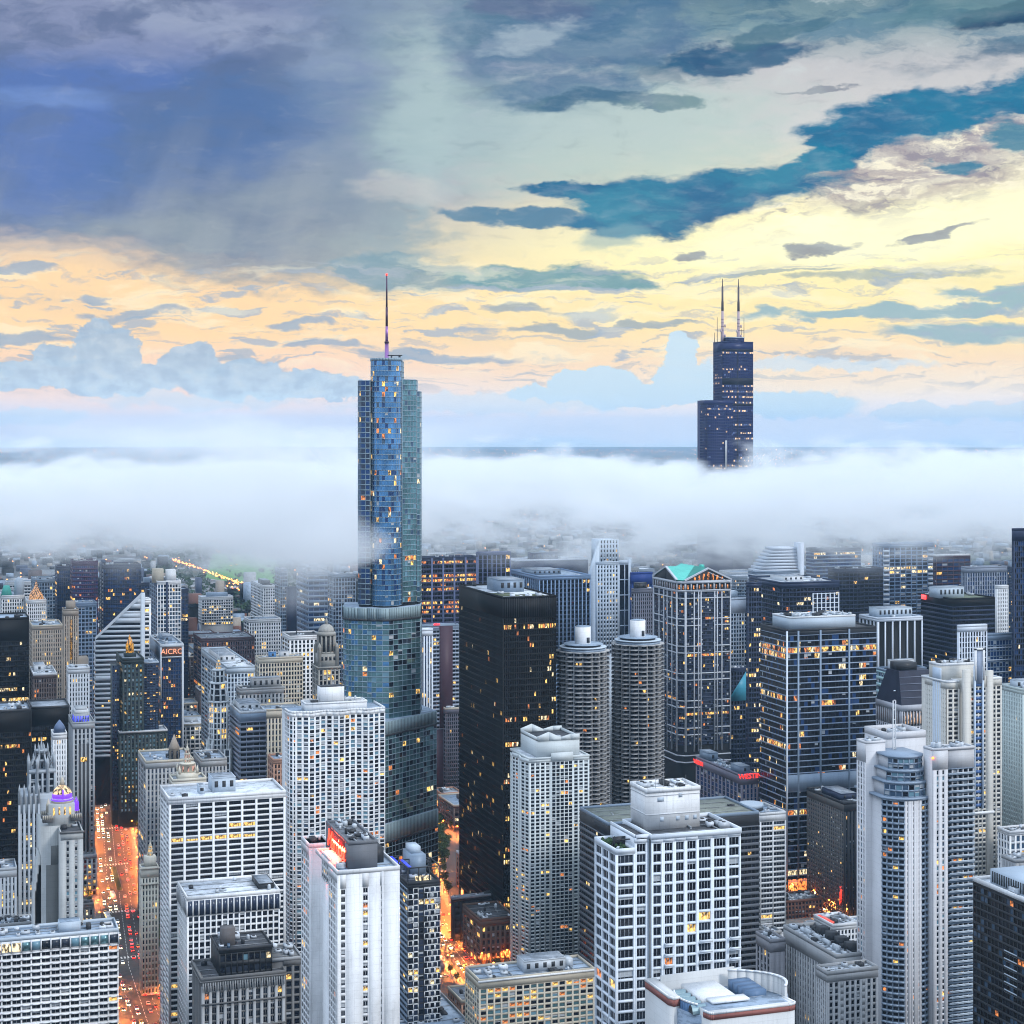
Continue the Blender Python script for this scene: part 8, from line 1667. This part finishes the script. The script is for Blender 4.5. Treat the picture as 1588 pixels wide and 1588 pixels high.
for nm, P, hw in (('avenue', AVE, 13.5), ('side_street', SIDE, 9)):
    mb = MB(); ribbon(P, hw, .012, mb, 0); o = mb.build(nm, [M_ASPH]); o['kind'] = 'structure'
    mb = MB()
    for off in (-hw*.5, 0, hw*.5):
        for x, y, a in along(P, 9 if off else 6, off): c_, s_ = math.cos(a), math.sin(a); q = [(-.12, 0), (.12, 0), (.12, 4), (-.12, 4)]; mb.quads([[x + px_*c_ - py_*s_, y + px_*s_ + py_*c_, .02] for px_, py_ in q], 0)
    for cy_ in (1068, 1170, 1300, 1420) if nm == 'avenue' else (1075, 1190):
        pt = min(along(P, 4), key=lambda t: abs(t[1] - cy_))
        for i in range(-int(hw*.8), int(hw*.8), 2): mb.quads([[pt[0] + i + a_, pt[1] + b2, .024] for a_, b2 in ((0, 0), (1, 0), (1, 4), (0, 4))], 0)
    o = mb.build('road_markings', [M_LINE]); o['kind'] = 'structure'
    for sgn in (-1, 1):
        mb = MB()
        for (a, b_) in zip(P[:-1], P[1:]):
            a, b_ = np.array(a, float), np.array(b_, float); L = np.linalg.norm(b_-a); u = (b_-a)/L; f = fr((a[0], a[1], 0), u); y0, y1 = (hw, hw + 6) if sgn > 0 else (-hw - 6, -hw)
            mb.box(-.0, L, y0, y1, -.2, .13, 0, f)
        o = mb.build('pavement', [M_PAVE]); o['kind'] = 'structure'
XS = [-340, -230, -115, 5] + [235, 345, 460, 580, 700, 820, 940, 1060, 1180]
YS = [760, 880, 985, 1085, 1180, 1310, 1425, 1560, 1690, 1820, 1950, 2080, 2210, 2340, 2480]
mb = MB(); 
for i in range(len(XS) - 1):
    for j in range(len(YS) - 1):
        x0, x1, y0, y1 = XS[i] + 8, XS[i+1] - 8, YS[j] + 8, YS[j+1] - 8
        if XS[i] == 5: x1 = 96; 
        if any(near_poly(x, y, P, d) for P, d in ((SIDE, 17), (AVE, 22)) for x in np.linspace(x0, x1, 4) for y in np.linspace(y0, y1, 4)): continue
        mb.box(x0, x1, y0, y1, -.2, .12, 0)
o = mb.build('pavement', [M_PAVE]); o['kind'] = 'structure'

# ---- street lamps
PLM = [(960, 'level with the scalloped hotel'), (1030, 'level with the slim white clock tower'), (1120, 'beyond the domed hotel'), (1230, 'beside the slim deco tower'), (1330, 'beside the gold capped tower'), (1450, 'beside the brown windowless slab'), (9e9, 'in the far canyon below the slanted tower')]
PLS = [(1000, 'near the cream hotel block'), (1075, 'beside the brown brick corner block'), (1150, 'beside the low black walled block'), (1330, 'at the foot of the black tower'), (9e9, 'beyond the black tower')]
def where(y, T, off): return next(t for m_, t in T if y < m_) + (', left kerb' if off < 0 else ', right kerb')
LAMP = litm('sodium lamp', (255, 105, 30), 38, False); LAMPW = litm('white lamp', (255, 226, 190), 20, False)
def lamp_meshes():
    a = MB(); a.cone((0, 0), [(.22, 0), (.12, 1), (.09, 9)], 6, 0); a.box(-.06, .06, 0, 2.2, 8.9, 9.05, 0); po = a.build('pole', [M_CHAR])
    h = MB(); h.cone((0, 2.2), [(.28, 8.45), (.5, 8.6), (.42, 8.95), (.1, 9.1)], 8, 0); ho = h.build('lamp_head', [LAMP])
    r_ = po.data, ho.data; bpy.data.objects.remove(po); bpy.data.objects.remove(ho); return r_
pole_me, head_me = lamp_meshes()
lamp_light = bpy.data.lights.new('lamp_light', 'SPOT'); lamp_light.spot_size = math.radians(164); lamp_light.spot_blend = .5; lamp_light.energy = LAMP_W; lamp_light.color = (1.0, .25, .045); lamp_light.shadow_soft_size = .5
NL = 0
def lamp(x, y, a, lab, grp, light=True, big=1.0):
    global NL
    r_ = bpy.data.objects.new('street_lamp', None); r_.location = (x, y, .1); r_.rotation_euler = (0, 0, a); r_['label'] = lab; r_['category'] = 'street lamp'; r_['group'] = grp; COL.objects.link(r_)
    for nm, me in (('pole', pole_me), ('lamp_head', head_me)):
        o = bpy.data.objects.new(nm, me); o.parent = r_; COL.objects.link(o)
    if light:
        o = bpy.data.objects.new('lamp_light', lamp_light); o.location = (0, 2.2, 8.2); o.parent = r_; COL.objects.link(o); NL += 1
def gp(px, py): D = F*CAM_Z/(py - EYE); return W(px, D)
for sgn in (-1, 1):
    for x, y, a in along(AVE, 30, sgn*17, 900, 2100): lamp(x, y, a + (math.pi/2 if sgn > 0 else -math.pi/2), 'orange street lamp on the avenue ' + where(y, PLM, sgn), 'street lamps along the avenue', light=not 1020 < y < 1190)
    for x, y, a in along(SIDE, 32, sgn*11, 940, 1640): lamp(x, y, a + (math.pi/2 if sgn > 0 else -math.pi/2), 'orange street lamp on the side street ' + where(y, PLS, sgn), 'street lamps along the side street')
for px_, py_ in ((640, 1500), (700, 1505), (730, 1465), (770, 1490), (745, 1500), (790, 1495), (700, 1440), (675, 1500), (1232, 1392), (1262, 1400), (1290, 1418), (1318, 1432), (1205, 1384), (1240, 1375), (690, 1225), (705, 1262), (684, 1290), (708, 1300)):
    x, y, _ = gp(px_, py_); lamp(x, y, random.random()*6, 'orange street lamp at the cross streets beyond the near towers', 'street lamps at the cross streets')

# ---- cars
def car_mesh(col):
    b = MB(); 
    b.prism([(-.9, -2.25), (.9, -2.25), (.95, -1.4), (.95, 1.5), (.85, 2.25), (-.85, 2.25), (-.95, 1.5), (-.95, -1.4)], .3, .95, 0)
    lo = [(-.85, -1.5), (.85, -1.5), (.85, 1.0), (-.85, 1.0)]; hi = [(-.68, -1.0), (.68, -1.0), (.68, .4), (-.68, .4)]
    for i in range(4): j = (i+1) % 4; b.quads([[*lo[i], .95], [*lo[j], .95], [*hi[j], 1.45], [*hi[i], 1.45]], 1)
    b.poly([(*p, 1.46) for p in hi], 0)
    for x in (-.9, .72):
        for y in (-1.4, 1.4): b.boxes([[x, y - .33, 0]], [[x + .18, y + .33, .62]], 2)
    for x in (-.8, .35): b.box(x, x + .45, 2.2, 2.35, .5, .8, 3); b.box(x, x + .45, -2.35, -2.2, .55, .85, 4)
    o = b.build('car', [wall('car paint ' + col[0], col[1], .3, .1, spec=.6), G_DARK, M_FAN, litm('headlight', (255, 225, 180), 22, False), litm('tail light', (255, 30, 20), 22, False)])
    me = o.data; bpy.data.objects.remove(o); return me
CARS = [(n_, car_mesh((n_, c_))) for n_, c_ in (('white', (.6, .6, .6)), ('black', (.02, .02, .02)), ('silver', (.3, .31, .33)), ('red', (.3, .02, .02)), ('yellow', (.5, .32, .03)))]
def car(x, y, a, wh, lit=True):
    n_, me = random.choice(CARS); o = bpy.data.objects.new('car', me); o.location = (x, y, .03); o.rotation_euler = (0, 0, a); COL.objects.link(o)
    o['label'] = f'small {n_} car {wh}'; o['category'] = 'car'; o['group'] = f'{n_} cars {wh}'
for off, dr in ((-10.5, math.pi), (-7, math.pi), (-3.4, math.pi), (3.4, 0), (7, 0), (10.5, 0)):
    for x, y, a in along(AVE, 7.5, off, 900, 1700):
        if random.random() < .34: car(x, y + random.uniform(-1, 1), a + dr, 'on the avenue ' + where(y, PLM, off).replace('kerb', 'lanes'))
for off, dr in ((-5, math.pi), (-2, math.pi), (2, 0), (5, 0)):
    for x, y, a in along(SIDE, 8, off, 950, 1620):
        if random.random() < .33: car(x, y, a + dr, 'on the side street ' + where(y, PLS, off).replace('kerb', 'lanes'))
for px_, py_ in ((1255, 1420), (1270, 1424), (1262, 1407), (1238, 1404), (655, 1508), (668, 1512), (690, 1515), (1283, 1411), (1276, 1404)): x, y, _ = gp(px_, py_); car(x, y, 1.57, 'at the cross streets')

# ---- buses and the planted strip in the middle of the avenue
def bus(x, y, a, lab):
    r_ = bpy.data.objects.new('bus', None); r_.location = (x, y, .03); r_.rotation_euler = (0, 0, a); r_['label'] = lab; r_['category'] = 'bus'; COL.objects.link(r_)
    for nm, args, m_ in (('body', [(-1.3, 1.3, -6, 6, .4, 3.1)], M_WHITE), ('window_band', [(-1.34, 1.34, -5.7, 5.2, 1.5, 2.5)], litm('bus windows', (255, 220, 140), 3.0)), ('roof_unit', [(-.7, .7, -2, 2, 3.1, 3.5)], M_UNIT), ('headlight', [(-1.1, -.6, 6, 6.1, .7, 1.0), (.6, 1.1, 6, 6.1, .7, 1.0)], litm('headlight', (255, 225, 180), 22, False))):
        for g_ in args: b_ = MB(); b_.box(*g_, 0); b_.build(nm, [m_], r_)
    for x_ in (-1.32, 1.06):
        for y_ in (-4, 4): b_ = MB(); b_.box(x_, x_ + .26, y_ - .5, y_ + .5, 0, 1.0, 0); b_.build('wheel', [M_FAN], r_)
for px_, py_, t_ in ((167, 1425, 'white bus with lit windows in the middle of the avenue'), (175, 1392, 'white bus with lit windows just beyond the other one'), (166, 1452, 'nearest white bus with lit windows on the avenue')): x, y, _ = gp(px_, py_); bus(x, y, .02, t_)
mb = MB(); x0_, y0_, _ = gp(186, 1382); x1_, y1_, _ = gp(176, 1346); mb.prism([(x0_ - 2, y0_), (x0_ + 2, y0_), (x1_ + 2, y1_), (x1_ - 2, y1_)], 0, .5, 0); mb.build('kerb', [M_PAVE]); o = bpy.data.objects['kerb']; o.name = 'planted_strip'; o['label'] = 'narrow dark green planted strip in the middle of the avenue'; o['category'] = 'planter'
mb = MB(); mb.prism([(x0_ - 1.6, y0_ + .5), (x0_ + 1.6, y0_ + .5), (x1_ + 1.6, y1_ - .5), (x1_ - 1.6, y1_ - .5)], .45, .9, 0); mb.build('hedge', [wall('dark leaves', (.035, .06, .022), .9, .3, streak=0)], o)
# ---- trees
def crown_mesh(seed, n=110):
    r = np.random.default_rng(seed); b = MB(); C = r.normal(size=(n, 3)); C /= np.linalg.norm(C, axis=1)[:, None]; C *= (r.random((n, 1)) ** .5) * np.array([2.6, 2.6, 2.4]); C[:, 2] += 5.4
    C += r.normal(size=(n, 3))*.3; q = []
    for c in C:
        for _ in range(3):
            u = r.normal(size=3); u /= np.linalg.norm(u); v = np.cross(u, r.normal(size=3)); v /= np.linalg.norm(v); s_ = r.uniform(.35, .8); o_ = r.normal(size=3)*.35
            q.append([c + o_ - u*s_, c + o_ + v*s_*.6, c + o_ + u*s_, c + o_ - v*s_*.6])
    b.quads(np.array(q), r.integers(0, 2, len(q))); o = b.build('crown', [wall('dark leaves', (.035, .06, .022), .9, .3, streak=0), wall('mid leaves', (.06, .095, .03), .9, .3, streak=0)]); me = o.data; bpy.data.objects.remove(o); return me
crowns = [crown_mesh(s_) for s_ in range(4)]
tb = MB(); tb.cone((0, 0), [(.3, 0), (.2, 2.5), (.12, 4.6)], 7, 0); tb.box(-.08, .08, 0, 1.6, 3.6, 3.8, 0); tb.box(-1.4, 0, -.07, .07, 4.0, 4.2, 0); to = tb.build('trunk', [wall('bark', (.06, .045, .035), .95, .3)]); trunk_me = to.data; bpy.data.objects.remove(to)
def tree(x, y, s_, lab, grp):
    r_ = bpy.data.objects.new('street_tree', None); r_.location = (x, y, .1); r_.scale = (s_, s_, s_ * random.uniform(.9, 1.2)); r_.rotation_euler = (0, 0, random.random()*6.28); r_['label'] = lab; r_['category'] = 'tree'; r_['group'] = grp; COL.objects.link(r_)
    for nm, me in (('trunk', trunk_me), ('crown', random.choice(crowns))): o = bpy.data.objects.new(nm, me); o.parent = r_; COL.objects.link(o)
for sgn in (-1, 1):
    for x, y, a in along(AVE, 13, sgn*20, 900, 1450):
        if random.random() < .75: tree(x, y, random.uniform(.7, 1.15), 'small street tree on the avenue ' + where(y, PLM, sgn), 'street trees along the avenue')
    for x, y, a in along(SIDE, 15, sgn*13.5, 960, 1500):
        if random.random() < .7: tree(x, y, random.uniform(.7, 1.1), 'small tree on the side street ' + where(y, PLS, sgn), 'trees along the side street')
for i in range(16): x, y, _ = gp(random.uniform(676, 708), random.uniform(1284, 1345)); tree(x, y, random.uniform(1.0, 1.6), 'dark leafy tree in the plaza left of the black tower', 'plaza trees')

# ================================================================= LESSER CITY BLOCKS
# screen ranges of the named towers, for finding which filler can be seen at all
def screen(c, z):
    P = [proj((x, y, z)) for x, y in c]
    if any(p is None for p in P): return None
    xs = [p[0] for p in P]; ys = [p[1] for p in P]; return min(xs), max(xs), min(ys), max(ys), min(p[2] for p in P)
HERO = []
for b in BLD:
    if not b.bb: continue
    bb = np.array(b.bb); x0, x1, y0, y1 = bb[:, 0].min(), bb[:, 1].max(), bb[:, 2].min(), bb[:, 3].max()
    c = b.world([[x0, y0, 0], [x1, y0, 0], [x1, y1, 0], [x0, y1, 0]])[:, :2]; s_ = screen(c, b.maxz)
    HERO.append((c, s_))
def inside(px, py, c):
    sgn = None
    for i in range(len(c)):
        a, b = c[i], c[(i+1) % len(c)]; cr_ = (b[0]-a[0])*(py-a[1]) - (b[1]-a[1])*(px-a[0])
        if sgn is None: sgn = cr_ > 0
        elif (cr_ > 0) != sgn: return False
    return True
def clash(x0, x1, y0, y1, m=3):
    pts = [(x, y) for x in np.linspace(x0 - m, x1 + m, 5) for y in np.linspace(y0 - m, y1 + m, 5)]
    for c, s_ in HERO:
        if c[:, 0].max() < x0 - m or c[:, 0].min() > x1 + m or c[:, 1].max() < y0 - m or c[:, 1].min() > y1 + m: continue
        if any(inside(px, py, c) for px, py in pts) or any(x0 <= q[0] <= x1 and y0 <= q[1] <= y1 for q in c): return True
    return False
def seen(c, H):
    s_ = screen(c, H)
    if s_ is None or s_[1] < -150 or s_[0] > 1760 or s_[2] > 1588: return False
    n = 0
    for fx in (.03, .25, .5, .75, .97):
        for py in (s_[3] - 1, s_[3] + 9):
            px = s_[0] + fx*(s_[1] - s_[0])
            if not (-160 <= px <= 1770): continue
            hid = any(h is not None and h[4] < s_[4] and h[0] - 1 <= px <= h[1] + 1 and h[3] <= py for _, h in HERO)
            n += not hid
    return n >= 1
LM = [(20, 'golden banded black tower'), (125, 'slim deco tower'), (180, 'banded slanted tower'), (266, 'sign band tower'), (339, 'slender gothic tower'), (430, 'grey banded block'), (506, 'domed tower'), (600, 'glass tower'), (692, 'finned white tower'), (790, 'black tower'),
      (904, 'left balcony tower'), (989, 'right balcony tower'), (1090, 'pediment tower'), (1168, 'narrow dark slab'), (1270, 'broad banded tower'), (1395, 'white columned tower'), (1485, 'postmodern tower'), (1570, 'pale green tower')]
KINDS_ = [('tan stone', M_TAN, T_DARK), ('red brick', M_BRICK, T_BRN), ('pale concrete', M_OFFW, T_DARK), ('grey limestone', M_LIME, T_MIX), ('brown granite', M_BROWN, T_BRN), ('cream', M_CREAM, T_DARK), ('dark steel', M_CHAR, T_LAV), ('blue grey', M_STEEL, T_BLUE), ('weathered stone', M_STONE, T_DARK), ('terracotta', M_TERRA, T_BRN)]
ROOFS = [('pale flat roof', M_ROOFW), ('grey flat roof', M_ROOF), ('blue grey roof', M_ROOFB), ('dark tar roof', M_ROOFD)]
used = set(); NF = 0; rf_ = random.Random(21)
for j in range(len(YS) - 1):
    for i in range(len(XS) - 1):
        nx = rf_.choice([2, 2, 3]); ny = rf_.choice([2, 2, 3])
        bx0, bx1, by0, by1 = XS[i] + 11, XS[i+1] - 11, YS[j] + 11, YS[j+1] - 11
        for a in range(nx):
            for e in range(ny):
                x0 = bx0 + (bx1-bx0)*a/nx + rf_.uniform(0, 2); x1 = bx0 + (bx1-bx0)*(a+1)/nx - rf_.uniform(1, 6); y0 = by0 + (by1-by0)*e/ny + rf_.uniform(0, 2); y1 = by0 + (by1-by0)*(e+1)/ny - rf_.uniform(1, 7)
                ym = (y0+y1)/2; H = rf_.uniform(10, 24) if ym < 1500 else rf_.uniform(16, 44) if ym < 1950 else rf_.uniform(18, 52)
                if ym < 1000: H = min(H, 14)
                if near_poly((x0+x1)/2, ym, AVE, 22 + (x1-x0)/2) or near_poly((x0+x1)/2, ym, SIDE, 14 + (x1-x0)/2): continue
                c = [(x0, y0), (x1, y0), (x1, y1), (x0, y1)]
                if clash(x0, x1, y0, y1) or not seen(c, H): continue
                s_ = screen(c, H); pxm = (s_[0] + s_[1])/2
                cand = sorted(LM, key=lambda t: abs(t[0] - pxm))[:3]; lab = None
                for _ in range(60):
                    kk = rf_.choice(KINDS_); rr = rf_.choice(ROOFS); lm_ = cand[0]
                    size = 'low' if H < 22 else 'mid height' if H < 38 else 'taller'
                    dist = 'near the river, ' if ym < 1300 else '' if ym < 1800 else 'far '
                    rel = ('left of' if pxm < lm_[0] - 14 else 'right of' if pxm > lm_[0] + 14 else 'in line with')
                    lab = f'{size} {kk[0]} block with {rr[0]} {rel} the {lm_[1]}'
                    if lab not in used: break
                used.add(lab); NF += 1
                b = Bld('city_block', lab, 'building', (x0, y0))
                w_, d_ = x1 - x0, y1 - y0; nr = max(1, int(H/4)); lit_ = rf_.choice([.03, .08, .15])
                t_ = dict(pier=rf_.uniform(.8, 1.8), sp=rf_.uniform(1.2, 2), pd=.4, sd=.32, wm=kk[1], theme=kk[2], lit=lit_, lm=(L_WARM, L_ORG, L_PALE), top=1.4, minpx=99)
                b.face((-.02, 0), (1, 0), w_ + .02, 0, H, max(2, int(w_/4)), nr, **t_); b.face((0, d_), (0, -1), d_ - .02, 0, H, max(2, int(d_/4)), nr, **t_)
                b.core(0, w_, 0, d_, 0, H, kk[1]); b.roof(-.06, w_ + .06, -.06, d_ + .06, H, rr[1], 1.0, rf_.choice([kk[1], M_OFFW, M_CREAM]), 0)
                if rf_.random() < .7:
                    px0, py0 = rf_.uniform(.1, .5)*w_, rf_.uniform(.2, .5)*d_; b.B('penthouse', px0, px0 + w_*.3, py0, py0 + d_*.3, H - .02, H + rf_.uniform(2.5, 5), rf_.choice([kk[1], M_UNIT, M_OFFW]), own=True)
                mb, ms, key = b.part('roof_plant')
                for q in range(rf_.randint(3, 8)):
                    ux, uy = rf_.uniform(1, w_ - 4), rf_.uniform(1, d_ - 4); q1 = b.mat(key, rf_.choice([M_UNIT, M_CHAR, M_ROOFW])); mb.box(ux, ux + rf_.uniform(1, 3), uy, uy + rf_.uniform(1, 3), H - .02, H + rf_.uniform(.8, 2), q1)
# far towers standing in the haze under the cloud
rt_ = random.Random(5); HZ = [('navy', M_NAVY, T_NAVY), ('blue steel', M_STEEL, T_BLUE), ('pale', M_OFFW, T_DARK), ('charcoal', M_CHAR, T_LAV), ('grey stone', M_LIME, T_DARK)]
nd = 0
for k in range(150):
    px_ = rt_.uniform(5, 1570); D_ = rt_.uniform(1950, 2650); yt_ = rt_.uniform(878, 915) if px_ > 560 else rt_.uniform(890, 930)
    if 270 < px_ < 440 and yt_ < 925: continue
    H = Zof(yt_, D_)
    w_, d_ = rt_.uniform(22, 46), rt_.uniform(22, 40); p = W(px_, D_)
    if H < 30 or clash(p[0], p[0] + w_, p[1], p[1] + d_, 2) or not seen([(p[0], p[1]), (p[0] + w_, p[1]), (p[0] + w_, p[1] + d_), (p[0], p[1] + d_)], H): continue
    lm_ = min(LM, key=lambda t: abs(t[0] - px_)); lab = None
    for _ in range(40):
        kk = rt_.choice(HZ); feat = rt_.choice(['flat roof', 'small roof box', 'wide roof box', 'pale roof rim']); lab = f"hazy {kk[0]} tower with {feat} far off {'left of' if px_ < lm_[0] else 'right of'} the {lm_[1]}"
        if lab not in used: break
    if lab in used: continue
    used.add(lab); nd += 1; b = Bld('distant_tower', lab, 'building', p[:2], group='hazy towers under the cloud')
    t_ = dict(pier=rt_.choice([.4, 1.0, 1.6]), sp=rt_.uniform(1.2, 2.2), pd=.5, sd=rt_.choice([.3, .7]), wm=kk[1], theme=kk[2], lit=rt_.choice([.04, .1]), litrow=.1, lm=(L_WARM, L_PALE), top=3, minpx=99)
    b.face((-.02, 0), (1, 0), w_ + .02, 40, H, int(w_/3.4), int((H-40)/4), **t_); b.face((0, d_), (0, -1), d_ - .02, 40, H, int(d_/3.4), int((H-40)/4), **t_)
    b.core(0, w_, 0, d_, 0, H, kk[1]); b.roof(-.06, w_ + .06, -.06, d_ + .06, H, rt_.choice([M_ROOFW, M_ROOFB]), 1.2, M_OFFW if feat == 'pale roof rim' else kk[1], 0)
    if 'box' in feat: q_ = .3 if 'small' in feat else .65; b.B('penthouse', w_*.2, w_*(.2 + q_), d_*.2, d_*.7, H - .02, H + rt_.uniform(4, 8), M_STEEL, own=True)
    c_ = b.world([[0, 0, 0], [w_, 0, 0], [w_, d_, 0], [0, d_, 0]])[:, :2]; HERO.append((c_, screen(c_, H)))
for b in BLD: b.finish()
print('DIST', nd)
print('FILL', NF, 'LAMPS', NL, 'SKY')

# ================================================================= FAR CITY
r = np.random.default_rng(4)
mbs = MB(); fm = [M_TAN, M_BRICK, M_STEEL, M_LIME, M_BROWN, M_CHAR, M_ROOFB, M_NAVY]
n = 8200; D = 2450 + (r.random(n) ** 1.6) * 6500; px = r.uniform(-60, 1650, n); P = np.array([W(a, b_) for a, b_ in zip(px, D)])
def park(px_, D_): return (D_ > 3350) & (D_ < 4700) & (px_ > 262) & (px_ < 470)
keep = ~park(px, D); P, D = P[keep], D[keep]; n = len(P); P[:, :2] = np.round(P[:, :2] / 34) * 34
h = r.uniform(6, 16, n) + (r.random(n) < .12) * r.uniform(5, 45, n) * np.clip((5200 - D)/2600, .1, 1); w_ = r.uniform(9, 28, (n, 2)) / 2 * 1.0
for k in range(8): s_ = r.integers(0, 8, n) == k; mbs.boxes(np.c_[P[s_, 0] - w_[s_, 0], P[s_, 1] - w_[s_, 1], np.full(s_.sum(), -.2)], np.c_[P[s_, 0] + w_[s_, 0], P[s_, 1] + w_[s_, 1], h[s_]], k)
o = mbs.build('far_city_blocks', fm); o['kind'] = 'stuff'; o['label'] = 'mass of far low city roofs towards the horizon'
mg = MB(); pts = [(318, 3750), (426, 3500), (440, 4400), (330, 4500)]; mg.poly([(*W(a, b_)[:2], .3) for a, b_ in pts]); o = mg.build('park_lawn', [wall('park lawn', (.09, .25, .06), .95, .5, 3, streak=0)]); o['kind'] = 'structure'
tr = MB(); n = 1500; px = r.uniform(230, 470, n); D = r.uniform(2500, 4900, n); q = []
for a, b_ in zip(px, D):
    if 322 < a < 428 and 3600 < b_ < 4450 and r.random() < .9: continue
    p = W(a, b_); s_ = r.uniform(5, 9)
    for _ in range(6):
        c = p + np.array([*(r.normal(size=2)*s_*.5), r.uniform(3, 9)]); u = r.normal(size=3); u /= np.linalg.norm(u); v = np.cross(u, r.normal(size=3)); v /= np.linalg.norm(v); q.append([c - u*s_*.5, c + v*s_*.4, c + u*s_*.5, c - v*s_*.4])
tr.quads(np.array(q), 0); o = tr.build('far_treetops', [wall('far leaves', (.03, .06, .025), .95, .4, streak=0)]); o['kind'] = 'stuff'; o['label'] = 'far off park trees reading as one green mass'
def octs(pts, s_, mat, name, lab):
    m_ = MB(); pts = np.array(pts); s_ = np.asarray(s_)[:, None]; ex = np.array([1, 0, 0.]); ey = np.array([0, 1., 0]); ez = np.array([0, 0, 1.])
    for sx, sy in ((ex, ey), (ey, ex)): m_.quads(np.stack([pts - sx*s_, pts - ez*s_, pts + sx*s_, pts + ez*s_], 1), 0)
    o = m_.build(name, [mat]); o['kind'] = 'stuff'; o['label'] = lab
hw = []; 
for t in np.linspace(0, 1, 150): D_ = F*CAM_Z/((873 + t*44) - EYE); p = W(268 + t*122 + r.normal()*2.0, D_ + r.normal()*15); hw.append((p[0], p[1], 9))
for _ in range(60): p = W(r.uniform(352, 392), r.uniform(3350, 3560)); hw.append((p[0], p[1], 8))
octs(hw, r.uniform(.8, 1.7, len(hw)), litm('highway lamp', (255, 140, 60), 9, False), 'highway_lamps', 'string of orange lamps on the far highway beside the park')
fl = []; 
for _ in range(2600): D_ = 2300 + (r.random()**1.2)*26000; p = W(r.uniform(-40, 1630), D_); fl.append((p[0], p[1], r.uniform(8, 14)))
fl = np.array(fl); dd = np.hypot(fl[:, 0], fl[:, 1])
octs(fl, r.uniform(.5, 1.0, len(fl)) * (1 + dd/5500), litm('far street lamp', (255, 165, 90), 5, False), 'distant_lamps', 'scattered orange lights of the far city')
print('BUILDINGS', len(BLD), 'OBJS', len(bpy.data.objects), 'TRIS', sum(len(m.loops) - 2*len(m.polygons) for m in bpy.data.meshes))
# lettering becomes ordinary mesh
dg = bpy.context.evaluated_depsgraph_get()
for o in [o for o in bpy.data.objects if o.type == 'FONT']:
    me = bpy.data.meshes.new_from_object(o.evaluated_get(dg)); n_ = bpy.data.objects.new('sign_lettering', me); n_.parent = o.parent; n_.location = o.location; n_.rotation_euler = o.rotation_euler; COL.objects.link(n_)
    if not me.materials: me.materials.append(o.data.materials[0])
    bpy.data.objects.remove(o)
